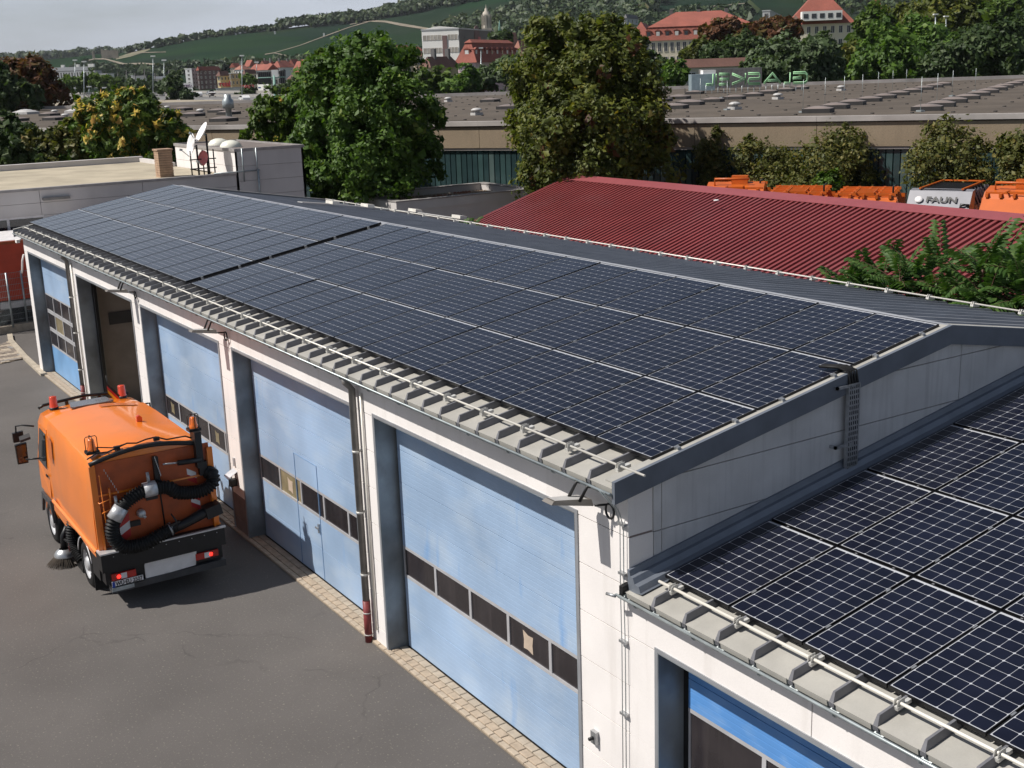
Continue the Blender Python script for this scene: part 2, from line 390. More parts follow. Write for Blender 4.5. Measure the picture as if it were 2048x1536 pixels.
for i in range(len(hx)-1):
    MB().box(hx[i]+.006, hx[i+1]-.006, YF, YF+.34, DH, ZTOP).build('wall_panel', WHITE, garage)

# gable walls, cut to the roof slope
def gable(x0, x1, parent, yA, yB, zlow, m, ys, z0, topf, dz=.598):
    zz = []; z = z0
    while z < 6.2: zz.append(z); z += dz
    for j in range(len(ys)-1):
        for z in zz:
            ya, yb = ys[j]+.006, ys[j+1]-.006; za, zb = z+.006, z+dz-.006
            pts = [(ya,za),(yb,za)]
            top = []
            n = 40
            for k in range(n+1):
                y = yb+(ya-yb)*k/n; top.append((y, min(zb, topf(y))))
            top = [(y, t) for y, t in top if t > za+.004]
            if len(top) < 2 or max(t for _, t in top) - za < .03: continue
            poly = [(top[-1][0], za), (top[0][0], za)]+top
            # drop doubles
            cl_ = []
            for p in poly:
                if not cl_ or abs(p[0]-cl_[-1][0])+abs(p[1]-cl_[-1][1]) > 1e-4: cl_.append(p)
            MB().prism([(x0, y, z_) for y, z_ in cl_], (x1-x0, 0, 0)).build('wall_panel', m, parent)
topf = lambda y: roofz(y, SO)-.03
gable(XG-.18, XG, garage, YF, YB, 0, GABLE, [YF+.345, YF+.345+.12, 5.15, YB-.1], 2.065, topf)
MB().prism([(XG-.17, YF+.345, 0),(XG-.17, YB-.1, 0),(XG-.17, YB-.1, topf(YB)-.05),(XG-.17, YR, topf(YR)-.05),(XG-.17, YF+.345, topf(YF)-.02)], (.15,0,0)).build('gable_core', PLINTH, garage)
gable(XL, XL+.18, garage, YF, YB, 0, GABLE, [YF+.345, 5.15, YB-.1], .27, topf)
MB().box(XL, XG, YB-.3, YB-.1, 0, topf(YB)-.05).build('back_wall', WHITE, garage)
# floor slab and partition walls inside
INNER = mat('inner_wall', (.27,.235,.21), .8, var=.1); INDARK = mat('inner_stripe', (.05,.048,.05), .7)
MB().box(XL+.2, XG-.2, YF+.35, YB-.3, .0, .03).build('floor_slab', KERB, garage)
for xp in (-24.32, -12.46, -6.5):
    MB().box(xp-.1, xp+.1, YF+.36, YB-.32, .03, topf(0)-.1).build('partition_wall', INNER, garage)
pA = atx(205, 636, -24.2); pB = atx(262, 626, -24.2)
MB().box(-24.21, -24.19, YF+.8, YB-.4, pA[2]-.22, pA[2]+.12).build('wall_stripe', INDARK, garage)

# roof: one ribbed sheet per module on each slope
PITCH_R = .47
def sheet_mesh(w, L, name, m, rib=.088, over=.0):
    """a pan with a standing seam at its right side; local x along the eave, y up the slope, z normal"""
    q = MB(); q.box(0, w-.002, 0, L, -.012, 0)
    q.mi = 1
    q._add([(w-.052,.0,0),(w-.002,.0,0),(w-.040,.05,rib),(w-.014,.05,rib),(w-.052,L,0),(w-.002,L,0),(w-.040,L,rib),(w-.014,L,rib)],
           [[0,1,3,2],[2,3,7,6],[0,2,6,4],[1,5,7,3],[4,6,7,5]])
    q.box(w-.056, w+.004, -.004, .03, -.05, -.002)
    q.mi = 0; q.box(.03, w-.075, -.006, 0.0, -.06, .002)        # folded eave lip
    return q.mesh(name, m)
nF = 65; x = XG+.05
Lf = (YR-YE)/CT
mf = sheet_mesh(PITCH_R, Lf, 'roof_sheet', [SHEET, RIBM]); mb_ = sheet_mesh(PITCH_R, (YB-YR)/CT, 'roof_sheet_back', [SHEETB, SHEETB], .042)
k = 0
while x > XL-.05:
    x -= PITCH_R
    o = place('roof_sheet', mf, garage, (x+15, YE-4.9, roofz(YE, SO))); o.rotation_euler = (TH, 0, 0)
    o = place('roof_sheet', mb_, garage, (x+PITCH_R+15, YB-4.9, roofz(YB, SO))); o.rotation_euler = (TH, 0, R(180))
    k += 1
XE = x
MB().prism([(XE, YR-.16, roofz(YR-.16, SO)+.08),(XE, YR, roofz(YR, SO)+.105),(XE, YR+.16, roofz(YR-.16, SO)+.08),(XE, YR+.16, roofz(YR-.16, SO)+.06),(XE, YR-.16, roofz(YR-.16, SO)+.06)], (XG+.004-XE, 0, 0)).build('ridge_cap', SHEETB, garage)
# rake trim on both gables: upright face plus a top flange
for (xa, xb, xf0, xf1) in ((XG+.012, XG+.06, XG-.10, XG+.012), (XE-.05, XE-.01, XE-.01, XE+.08)):
    for (ya, yb) in ((YE-.03, YR), (YB+.03, YR)):
        za, zb = roofz(ya, SO), roofz(yb, SO)
        MB().prism([(xa, ya, za-.15),(xa, yb, zb-.15),(xa, yb, zb+.10),(xa, ya, za+.10)], (xb-xa,0,0)).build('rake_trim', TRIM, garage)
        MB().prism([(xf0, ya, za+.085),(xf0, yb, zb+.085),(xf0, yb, zb+.10),(xf0, ya, za+.10)], (xf1-xf0,0,0)).build('rake_flange', SHEET, garage)
# gutter: half round with a rolled front lip and brackets
def gutter(parent, x0, x1, y, z, r=.075):
    q = MB(); q.smooth = True; n = 9; V = []; F = []
    for xx in (x0, x1):
        for k in range(n): an = math.pi*k/(n-1); V.append((xx, y-r+r*math.cos(an), z-r*math.sin(an)))
    for k in range(n-1): F.append([k, k+1, n+k+1, n+k])
    q._add(V, F); V2 = [(a, b if False else b, c) for a, b, c in V]
    q.tube([(x0, y-2*r-.006, z+.004), (x1, y-2*r-.006, z+.004)], .016, 8)
    q.smooth = False
    for xx in (x0+.002, x1-.002): q._add([(xx, y-r+r*math.cos(math.pi*k/8), z-r*math.sin(math.pi*k/8)) for k in range(9)], [list(range(9))])
    g = q.build('gutter', ZINC, parent)
    xx = x0+.3; bm = MB()
    while xx < x1:
        MB().box(xx-.014, xx+.014, y-2*r-.026, y-2*r-.0, z-.05, z+.018).build('gutter_bracket', ZINC, g) if False else bm.tube([(xx, y+.0, z-.012)]+[(xx, y-r+(r+.008)*math.cos(math.pi*k/6), z-(r+.008)*math.sin(math.pi*k/6)) for k in range(7)], .008, 5)
        xx += .94
    bm.build('gutter_brackets', ZINC, g)
gutter(garage, XE-.03, XG+.02, YE+.055, roofz(YE, SO)-.045, .052)
MB().box(XL, XG, YE+.03, YF+.02, ZTOP-.06, ZTOP-.03).build('soffit', ZINC, garage)

# snow guards: cream tube in clamps on every second seam, front and back
def snow_guard(parent, x0, x1, y, off, rot, step, xs0, back=False, label=None):
    zf = lambda yy: roofz(yy, off)
    g = MB(); z = zf(y)+.105
    g.tube([(x0, y, z), (x1, y, z)], .0145, 8); t = g.build('snow_guard', CREAM, parent)
    s = -1 if back else 1
    xx = xs0; cm = None
    while xx > x0:
        if cm is None:
            q = MB(); c_, s_ = CT, ST*s
            def P(a, b, d): return (d, a*c_-b*s_, a*s_+b*c_) if not back else (d, a*c_-b*s_, a*s_+b*c_)
            for d in (-.022, .016):
                q.prism([P(-.055,-.035,d),P(.055,-.035,d),P(.06,.03,d),P(.02,.035,d),P(-.03,.035,d)], (.006,0,0))
            q.prism([P(-.05,-.055,-.03),P(.13,-.055,-.03),P(.13,-.02,-.03),P(-.05,-.02,-.03)], (.06,0,0))
            cm = q.mesh('guard_clamp', ZINCL)
        place('guard_clamp', cm, t, np.array([xx, y, z])-WL[t]); xx -= step
snow_guard(garage, -30.3, .24, -.295, SO, TH, .94, -.195)
snow_guard(garage, -30.3, -.1, 9.98, SO, TH, .94, -.52, True)

# doors --------------------------------------------------------------------
def section_mesh(w, h, name, m, rib=.076):
    """one door section: shallow horizontal ribs"""
    q = MB(); n = max(2, int(round(h/rib))); d = h/n; V = []; F = []
    prof = [(0, .02)]
    for k in range(n):
        z = k*d; prof += [(z+.004, -.012), (z+d-.009, -.012), (z+d-.006, -.0110)]
        if k < n-1: prof += [(z+d-.001, -.0110)]
    prof += [(h-.003, .02)]
    for (z, y) in prof: V += [(0, y, z), (w, y, z)]
    for k in range(len(prof)-1): F.append([2*k, 2*k+1, 2*k+3, 2*k+2])
    q._add(V, F); q._add([(0, -.01, 0),(0, .03, 0),(0,.03,h),(0,-.01,h)], [[0,1,2,3]])
    return q.mesh(name, m)
SEC = {}
def section(parent, x, z, w, h, m):
    key = (round(w,2), round(h,2), m.name)
    if key not in SEC: SEC[key] = section_mesh(w, h, 'door_section', m)
    return place('door_section', SEC[key], parent, np.array([x, YD, z])-WL[parent])
def window_row(door, x, z0, z1, w, n, panes, papers=()):
    """a row of dark panes in an aluminium section"""
    fr = MB(); b = .045
    fr.box(x, x+w, YD-.014, YD+.03, z0, z0+b); fr.box(x, x+w, YD-.014, YD+.03, z1-b, z1)
    pw = w/n
    for i in range(n+1):
        c = x+i*pw; fr.box(max(x, c-.03), min(x+w, c+.03), YD-.012, YD+.028, z0+b, z1-b)
    fr.build('window_frame', ALU, door)
    for i in range(n):
        MB().box(x+i*pw+.03, x+(i+1)*pw-.03, YD+.004, YD+.012, z0+b, z1-b).build('window_pane', panes.get(i, PANE), door)
        if i in papers:
            c = x+(i+.47)*pw; zc = (z0+z1)/2; d = papers[i]
            q = MB(); q.prism([(c-.11, YD+.002, zc-.13),(c-.02,YD+.002,zc-.12),(c+.11,YD+.002,zc-.15),(c+.10,YD+.002,zc-.02),(c+.12,YD+.002,zc+.1),(c,YD+.002,zc+.09),(c-.12,YD+.002,zc+.13),(c-.10,YD+.002,zc)], (0,-.002,0)); q.build('paper_notice', d, door)
def door_opening(b, top, par, w=DW, z1=DH):
    """galvanised reveal lining on both sides and the head"""
    q = MB().box(b, b+.012, YF-.012, YD+.16, 0, z1).box(b+w-.012, b+w, YF-.012, YD+.16, 0, z1).box(b+.012, b+w-.012, YF-.012, YD+.16, z1-.012, z1)
    q.build('door_reveal', REVEAL, par)
    q = MB().box(b-.05, b, YF-.014, YF+.02, 0, z1+.045).box(b+w, b+w+.05, YF-.014, YF+.02, 0, z1+.045).box(b, b+w, YF-.014, YF+.02, z1, z1+.045)
    q.build('door_casing', FRAMEGREY, par)
WB0, WB1 = 1.235, 1.76
def make_door(i, panes={}, papers={}, blue=BLUE, rows=None, lower=None):
    b = BAY[i]
    door_opening(b, DH, garage)
    d = MB().box(b+.02, b+DW-.02, YD+.05, YD+.09, .02, DH-.02).box(b+.012, b+.10, YD+.02, YD+.05, 0, DH-.013).box(b+DW-.10, b+DW-.012, YD+.02, YD+.05, 0, DH-.013).build('sectional_door', BLACK, garage)
    x, w = b+.075, DW-.15
    rows = rows or [(WB0, WB1)]
    z = .05; MB().box(x, x+w, YD-.01, YD+.03, .015, .05).build('bottom_seal', RUBBER, d)
    zs = []
    for (a, c) in rows: zs.append((a, c))
    cur = .05
    for (a, c) in zs:
        n = max(0, int(round((a-cur)/.6)))
        for k in range(n):
            section(d, x, cur+k*(a-cur)/n, w, (a-cur)/n, lower or blue)
        window_row(d, x, a, c, w, 5, panes.get((a, c), panes) if panes and isinstance(next(iter(panes)), tuple) else panes, papers)
        cur = c
    n = int(round((DH-cur)/.6)); h = (DH-.02-cur)/n
    for k in range(n): section(d, x, cur+k*h, w, h, blue)
    return d
d5 = make_door(4, {}, {3: PAPER})
d4 = make_door(3, {1: PANEYEL}, {1: PAPER})
d3 = make_door(2, {}, {0: PANEYEL, 3: PANEYEL})
d1 = make_door(0, {(1.46, 2.02): {1: PANEYEL}}, {}, BLUE, [(.90, 1.44), (1.46, 2.02), (2.04, 2.60)], mat('door_mid_blue', (.17,.34,.58), .42, var=.15, scale=1.0))
# wicket door in the fourth door
wx0, wx1 = BAY[3]+1.87, BAY[3]+2.86
q = MB()
DKB = mat('wicket_edge', (.17,.28,.46), .4)
for xx in (wx0, wx1): q.box(xx-.008, xx+.008, YD-.02, YD+.02, .06, 2.22)
q.box(wx0, wx1, YD-.018, YD+.02, 2.21, 2.22)
wk = q.build('wicket_door', DKB, d4)
MB().box(wx1-.16, wx1-.03, YD-.06, YD-.04, 1.02, 1.05).box(wx1-.07, wx1-.03, YD-.045, YD-.015, .95, 1.12).build('door_handle', STEEL, d4)
# open second bay: empty reveal, door tracks
door_opening(BAY[1], DH, garage)
MB().box(BAY[1]+.012, BAY[1]+.10, YD+.02, YD+.08, 0, DH).box(BAY[1]+.16, BAY[1]+.22, YD+.02, YD+.10, 0, DH).build('door_track', BLACK, garage)

# floodlights under the eave
LAMP = mat('lamp_grey', (.16,.145,.13), .5, .2); LAMPT = mat('lamp_top', (.42,.41,.40), .5, .1)
def floodlight(x, label):
    z = DH+.46
    t = empty('floodlight', (x, YF, z), label, 'floodlight', 'floodlights on the white piers')
    q = MB(); q.mi = 0
    # tapered flat head, reaching out from the wall and slightly up
    P = lambda a, b, c: (x+a*.8-.05-b*.38, YF-.16-b*.78, z-.16+b*.10+c)
    q._add([P(-.30,.0,-.02),P(.0,.0,-.02),P(.04,.56,-.02),P(-.20,.56,-.02),P(-.26,.0,.05),P(-.04,.0,.05),P(.02,.52,.02),P(-.18,.52,.02)],
           [[3,2,1,0],[4,5,6,7],[0,1,5,4],[1,2,6,5],[2,3,7,6],[3,0,4,7]])
    q.build('lamp_head', LAMP, t)
    MB()._add([P(-.27,.05,.051),P(-.05,.05,.051),P(.01,.5,.028),P(-.17,.5,.028)], [[0,1,2,3]]).build('lamp_lid', LAMPT, t)
    for dx in (-.22, -.02):
        MB().tube([(x+dx+.16, YF, z-.02),(x+dx+.13, YF-.10, z+.06),(x+dx-.0, YF-.26, z+.08),(x+dx-.07, YF-.32, z-.10)], .02, 7).build('bracket_arm', BLACK, t)
    MB().tube([(x+.03, YF-.2, z-.14)]+[(x+.10+.075*math.sin(a), YF-.05, z-.22-.085*math.cos(a)) for a in np.linspace(-2.4, 3.6, 14)], .014, 6).build('cable_loop', BLACK, t)
floodlight(-.33, 'grey floodlight on the corner pier beside the lower roof')
floodlight(-12.32, 'grey floodlight on the pier left of the door with the wicket')
floodlight(-18.25, 'grey floodlight beside the open garage bay')

# downpipes
def downpipe(x, label, red=.72):
    t = empty('downpipe', (x, YF-.09, 0), label, 'downpipe', 'downpipes on the garage front')
    z = roofz(YE, SO)-.10
    MB().tube([(x, YE+.01, z+.03),(x, YE+.01, z-.04),(x, YF-.09, z-.16),(x, YF-.09, red)], .055, 12).build('pipe', PIPE, t)
    MB().tube([(x, YF-.09, red),(x, YF-.09, .0)], .062, 12).build('pipe_shoe', REDP, t)
    q = MB()
    for zz in (1.15, 2.2, 3.2): q.tube([(x, YF-.09, zz),(x, YF-.09, zz+.035)], .064, 12).box(x-.02, x+.02, YF-.04, YF, zz, zz+.03)
    for zz in (.12, .5): q.tube([(x, YF-.09, zz),(x, YF-.09, zz+.02)], .067, 12)
    q.build('pipe_clamp', ZINCL, t)
    MB().tube([(x+.17, YF-.03, z-.2),(x+.17, YF-.03, .25)], .022, 8).build('cable_conduit', CREAM, t)
downpipe(-6.62, 'grey downpipe with a dark red foot beside the nearest tall door')
downpipe(-24.40, 'grey downpipe between the farthest door and the open bay')

# lightning conductor at the near corner
t = empty('lightning_conductor', (-.07, YF-.03, 0), 'thin lightning conductor wires down the corner of the tall garage', 'wire')
for dx in (-.07, -.01):
    MB().tube([(dx-.02, YE-.1, roofz(YE,SO)-.02),(dx+.0, YF-.1, 4.2),(dx, YF-.035, 4.0),(dx-.005, YF-.035, 3.2),(dx+.01, YF-.035, 2.6),(dx, YF-.035, .3)], .006, 5).build('conductor_wire', ZINC, t)
q = MB()
for zz in (4.0, 3.42, 2.6, 1.7, .95): q.box(-.1, .015, YF-.05, YF, zz, zz+.03)
q.build('wire_clamp', STEEL, t)
# small fittings
t = empty('key_switch', (-.62, YF, 1.12), 'small metal key switch box on the corner pier', 'switch')
MB().box(-.67, -.57, YF-.05, YF, 1.06, 1.22).build('switch_plate', STEEL, t); MB().tube([(-.62, YF-.05, 1.14),(-.62, YF-.11, 1.14)], .022, 8).build('key_barrel', BLACK, t)
p = aty(472, 955, YF)
t = empty('door_sensor', p, 'black camera box with a metal hood on the pier beside the sweeper', 'camera')
MB().box(p[0]-.06, p[0]+.06, YF-.14, YF, p[2]-.16, p[2]-.02).build('sensor_body', BLACK, t); MB().prism([(p[0]-.12, YF-.2, p[2]+.05),(p[0]+.1, YF-.2, p[2]+.02),(p[0]+.1, YF, p[2]+.14),(p[0]-.12, YF, p[2]+.16)], (0,0,.01)).build('sensor_hood', ALU, t)
MB().box(p[0]-.02, p[0]+.04, YF-.03, YF, p[2]+.25, p[2]+.42).build('sensor_switch', ALU, t)
# corner camera at the far end
p = np.array([XL-.05, YF-.05, 4.15])
t = empty('wall_camera', p, 'small white camera on the far corner of the garage', 'camera')
MB().box(p[0]-.28, p[0]-.06, p[1]-.12, p[1]-.02, 4.12, 4.22).build('camera_body', WHITE, t); MB().tube([(p[0]-.1,p[1]-.05,4.15),(p[0],p[1]+.02,4.25),(p[0]+.03,p[1]+.05,4.25)], .02, 6).build('camera_arm', ZINCL, t)
MB().tube([(p[0]-.02, p[1]+.03, 3.75),(p[0]-.1, p[1]-.02, 3.55),(p[0]-.16,p[1]-.05,3.25),(p[0]-.24,p[1]-.06,3.15)], .03, 6).build('white_arm', WHITE, t)

# cable tray on the gable
p0 = atx(1700, 760, XG+.02); yT = p0[1]
t = empty('cable_tray', (XG, yT, 3.4), 'vertical perforated metal cable tray on the gable wall', 'cable tray')
zt = roofz(yT, SO)-.05; zb = atx(1703, 928, XG+.02)[2]
q = MB(); 
for dy in (-.10, -.065, -.03, .005, .04, .075): q.box(XG+.10, XG+.104, yT+dy, yT+dy+.018, zb, zt)
zz = zb
while zz < zt: q.box(XG+.1005, XG+.1035, yT-.10, yT+.093, zz, zz+.022); zz += .065
for dy in (-.104, .093): q.box(XG+.06, XG+.104, yT+dy, yT+dy+.004, zb, zt)
q.build('tray', STEEL, t)
for zz in (zb+.28, zb+1.02): MB().box(XG, XG+.10, yT-.30, yT-.27, zz, zz+.035).box(XG+.07, XG+.10, yT-.30, yT+.02, zz, zz+.035).build('wall_bracket', STEEL, t)
for k in range(4):
    MB().tube([(XG-.25, yT-.25+.03*k, zt+.2),(XG-.05, yT-.12+.045*k, zt+.2),(XG+.05, yT-.07+.045*k, zt+.16),(XG+.085, yT-.07+.045*k, zt),(XG+.085, yT-.07+.045*k, zb-.02),(XG+.07+.02*k, yT-.09+.06*k, zb-.24)], .018, 6).build('black_cable', RUBBER, t)
# cable tray along the back slope
A = aty(505+86, 405, 6.3) if False else None
y0_ = 6.2; xs_ = [(-27.5, 5.6), (-24.5, 6.4), (-21, 7.2), (-16.6, 8.3)]
t = empty('roof_cable_tray', (-22, 7, roofz(7, SO)), 'pale perforated cable tray crossing the far end of the grey back roof slope', 'cable tray')
pr = []
for u, v in ((600,404),(665,408),(735,414),(830,424),(918,437)):
    d = ray(u, v); n = np.array([0, ST, CT]); c0 = n@np.array([0, YR, roofz(YR, SO)+.1]); pr.append(CAM+(c0-n@CAM)/(n@d)*d)
for a_, b_ in zip(pr[:-1], pr[1:]):
    d = (b_-a_)/2; s_ = np.cross([0,ST,CT], d/np.linalg.norm(d))*.09
    MB().obox((a_+b_)/2, d, s_, np.array([0,ST,CT])*.012).build('tray', ZINCL, t)
for p in pr[1:]:
    MB().obox(p+np.array([0,ST,CT])*.05, (.26,0,0), (0,.12*CT,-.12*ST), (0,.05*ST,.05*CT)).build('junction_box', CREAM, t)

# ------------------------------------------------------------------ low garage beside it
LZ = -1.245; LYE = -.43; LYR = 13.0
low = empty('low_garage', (5, 4, 0), 'lower white garage with a deep blue door, in front of the tall garage gable', 'garage')
def lz(y, off=0): return RZ + LZ + off/CT + y*TT
LX0, LX1 = XG+.004, 7.5
LSO = -.12
b = .53; lw = 4.9; lh = 2.71
LT = lz(YF, LSO)-.04
for z in (.3,.9,1.5,2.1):
    z1 = z+.598 if z < 2.1 else LT
    MB().box(LX0, b, YF, YF+.34, z, min(z1, lh+.0) if z < 2.1 else lh-.006).build('wall_panel', WHITE, low)
MB().box(LX0, b, YF, YF+.34, 0, .288).build('plinth', WHITE, low)
MB().box(LX0, b+2.2, YF, YF+.34, lh+.006, LT).build('wall_panel', WHITE, low); MB().box(b+2.212, LX1, YF, YF+.34, lh+.006, LT).build('wall_panel', WHITE, low)
MB().box(LX0+.01, b-.01, YF+.02, YF+.33, 0, LT-.02).build('pier_core', PLINTH, low)
MB().box(b+lw, LX1, YF, YF+.34, 0, lh).build('wall_panel', WHITE, low)
door_opening(b, lh, low, lw, lh)
dd = MB().box(b+.02, b+lw-.02, YD+.05, YD+.09, .02, lh-.02).box(b+.012, b+.12, YD+.02, YD+.05, 0, lh-.013).build('sectional_door', BLACK, low)
for z0_, z1_ in ((.05,.62),(.62,1.18),(2.0,2.36),(2.36,2.70)):
    section(dd, b+.13, z0_, lw-.26, z1_-z0_, BLUE2)
window_row(dd, b+.13, 1.18, 2.0, lw-.26, 4, {})
MB().box(LX1-.2, LX1, YF+.34, 8, 0, lz(0, LSO)-.1).build('side_wall', WHITE, low)
# sheets, eave, flashing
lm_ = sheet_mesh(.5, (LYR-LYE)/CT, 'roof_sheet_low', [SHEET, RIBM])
x = .52
for k in range(14):
    o = place('roof_sheet', lm_, low, np.array([x+(k-1)*.5+.0285, LYE, lz(LYE, LSO)])-WL[low]); o.rotation_euler = (TH, 0, 0)
MB().prism([(XG+.002, LYE, lz(LYE,LSO)-.012),(XG+.002, LYE+6, lz(LYE+6,LSO)-.012),(XG+.002, LYE+6, lz(LYE+6,LSO)),(XG+.002, LYE, lz(LYE,LSO))], (.02,0,0)).build('edge_strip', SHEET, low)
fy0, fy1 = YF-.02, LYR
prof = [(XG+.003, .24), (XG+.03, .235), (XG+.045, .17), (XG+.09, .165), (XG+.12, .10), (XG+.19, .095), (XG+.22, .03), (XG+.24, .02)]
q = MB(); V = []; F = []
for yy in (fy0, fy1):
    for (xx, h) in prof: V.append((xx, yy, lz(yy, LSO)+h))
n = len(prof)
for k in range(n-1): F.append([k, k+1, n+k+1, n+k])
q._add(V, F); q._add([V[k] for k in range(n)]+[(XG+.003, fy0, lz(fy0,LSO)-.02)], [list(range(n+1))]); q.build('wall_flashing', TRIM, low)
gutter(low, XG-.06, LX1, LYE+.05, lz(LYE, LSO)-.045, .055)
t0 = snow = MB(); zz = lz(-.17, LSO)+.105
t0.tube([(.32, -.17, zz),(LX1, -.17, zz)], .017, 8); sg = t0.build('snow_guard', CREAM, low)
cmesh = [m_ for m_ in bpy.data.meshes if m_.name.startswith('guard_clamp')][0]
for k in range(7): place('guard_clamp', cmesh, sg, np.array([.545+k*1.0, -.17, zz])-WL[sg])
t = empty('gutter_outlet', (-.06, LYE-.1, lz(LYE,LSO)-.05), 'black gutter end with wire clamps at the corner of the low roof', 'gutter end')
MB().obox((XG-.02, LYE+.02, lz(LYE,LSO)+.02), (.03,0,0), (0,.05,.01), (0,0,.05)).build('end_cap', BLACK, t); MB().tube([(XG-.16,LYE-.12,lz(LYE,LSO)-.05),(XG-.03,LYE-.1,lz(LYE,LSO)-.04)], .02, 6).build('wire_clip', STEEL, t)
# ------------------------------------------------------------------ solar panels
PW, PL, PPX, PPY = 1.0, 1.59, 1.02, 1.61
def panel_meshes():
    q = MB(); h = .038; f = .011
    q.box(0, PW, 0, f, -h, 0).box(0, PW, PL-f, PL, -h, 0).box(0, f, f, PL-f, -h, 0).box(PW-f, PW, f, PL-f, -h, 0)
    fr = q.mesh('panel_frame', PFRAME)
    q = MB(); q.quad((f,f,-.004),(PW-f,f,-.004),(PW-f,PL-f,-.004),(f,PL-f,-.004))
    bs = q.mesh('panel_backsheet', PBACK)
    q = MB(); mx_, my0, my1 = .018, .022, .038
    cw = (PW-2*mx_)/6; ch = (PL-my0-my1)/10; g = .0026; c = .012
    for i in range(6):
        for j in range(10):
            x0, x1 = mx_+i*cw+g, mx_+(i+1)*cw-g; y0, y1 = my0+j*ch+g, my0+(j+1)*ch-g; z = -.0028
            q.quad((x0+c,y0,z),(x1-c,y0,z),(x1,y0+c,z),(x1,y1-c,z),(x1-c,y1,z),(x0+c,y1,z),(x0,y1-c,z),(x0,y0+c,z))
    ce = q.mesh('panel_cells', CELL)
    return fr, bs, ce
PFM, PBM, PCM = panel_meshes()
CLIPM = MB().box(-.011, .011, -.03, .03, -.02, .004).mesh('module_clip', STEEL)
def add_panel(x, s, zf, name_label, group, clips=True):
    y = s*CT; o = empty('solar_panel', (x, y, zf(0)+s*ST), name_label, 'solar panel', group, (TH+R(random.gauss(0,.10)), R(random.gauss(0,.10)), 0))
    place('frame', PFM, o); place('backsheet', PBM, o); place('cell_grid', PCM, o)
    if clips:
        for yy in (.36, 1.23): place('clip', CLIPM, o, (PW+.01, yy, 0))
    return o
ROW3 = ['bottom row', 'middle row', 'top row']
for arr, (xr, n, gname) in enumerate(((-.0, 15, 'near'), (-15.6, 15, 'far'))):
    for i in range(n):
        for j in range(3):
            end = 'gable end' if arr == 0 else 'dark gap'
            lab = 'solar panel %s from the %s, %s of the %s array' % (ORD[i], end, ROW3[j], gname)
            add_panel(xr-(i+1)*PPX, j*PPY, lambda y: RZ, lab, 'solar panels on the tall garage roof', arr == 0 and i < 6)
for i in range(7):
    for j in range(7):
        x = .255+i*PPX; s = -.033/CT+j*PPY*1.01
        p = (x+.5, (s+.8)*CT, RZ+LZ+(s+.8)*ST-.02)
        lab = 'solar panel on the low roof, %s from the gable wall, %s row above the eave' % (ORD[i], ORD[j])
        add_panel(x, s, lambda y: RZ+LZ-.02, lab, 'solar panels on the low garage roof')
# mounting rails with end clamps under the arrays
def rails(xa, xb, lab, grp, zoff=0, rows=3, y0=0):
    k = 0
    for j in range(rows):
        for f in (.36, 1.23):
            s = j*PPY+f; y = s*CT; z = RZ+zoff+s*ST
            n = np.array([0,-ST,CT]); t_ = np.array([0,CT,ST]); c = np.array([0, y, z])
            r_ = MB(); mid = (xa+xb)/2
            r_.obox(np.array([mid,0,0])+c-n*.062, ((xb-xa)/2,0,0), t_*.02, n*.02)
            o = r_.build('mounting_rail', BLACK, None, np.array([mid,0,0])+c-n*.08)
            tag(o, '%s, %s from the eave' % (lab, ORD[k]), 'mounting rail', grp)
            e = np.array([xb,0,0])+c
            MB().obox(e+np.array([-.015,0,0])-n*.03, (.02,0,0), t_*.022, n*.03).build('end_clamp', STEEL, o)
            MB().obox(e+np.array([.02,0,0])-n*.06, (.02,0,0), t_*.016, n*.016).build('rail_end', STEEL, o)
            feet = MB(); xx = xb-.12
            while xx > xa:
                feet.obox(np.array([xx,0,0])+c-n*.105, (.02,0,0), t_*.03, n*.026); xx -= 1.88
            feet.build('rail_foot', BLACK, o); k += 1
rails(-15.3, .035, 'black mounting rail with a bright end clamp under the near array', 'mounting rails under the near array')
rails(-30.9, -15.57, 'black mounting rail under the far array', 'mounting rails under the far array')
# ------------------------------------------------------------------ road sweeper
TX, TY0, TY1 = -10.60, -3.60, -1.41           # rear plane, left side, right side
TC = (TY0+TY1)/2
WHITEP = mat('white_plate', (.68,.66,.65), .4, var=.06, scale=6); add_streaks(WHITEP, (.3,.28,.26), .5, 4, 3, .55, .75)
GLASSD = mat('dark_glass', (.02,.024,.028), .06, var=.1, spec=.8)
ROOFGL = mat('roof_hatch', (.13,.13,.14), .25, var=.1, coat=.5)
LAMPRED = mat('lamp_red', (.42,.012,.008), .25, coat=.6); LAMPLIT = mat('lamp_red_lit', (.8,.02,.01), .3, emit=((1,.03,.02), 2.2))
AMBER = mat('amber_lens', (.62,.12,.008), .15, coat=.8, emit=((1.0,.22,.01), .12))
REDL = mat('red_lens', (.50,.045,.012), .2, coat=.8, emit=((1,.08,.01), .10))
SILV = mat('silver_wrap', (.55,.55,.56), .35, .4, var=.15, scale=10)
RED = mat('red_film', (.45,.02,.02), .4); WHITEF = mat('white_film', (.7,.68,.68), .4)
BRIS = mat('brush_bristle', (.05,.038,.028), .9, var=.3, scale=40)
FLAGY = mat('flag_yellow', (.75,.42,.02), .7)
PLATEB = mat('plate_blue', (.02,.06,.35), .4)
DKGREY = mat('dark_grey_plastic', (.045,.045,.048), .55, var=.2, scale=6)
sw = empty('street_sweeper', (-12.8, TC, 0), 'orange street sweeper with a black ribbed hose on its back, parked by the blue doors', 'street sweeper')
W = TY1-TY0
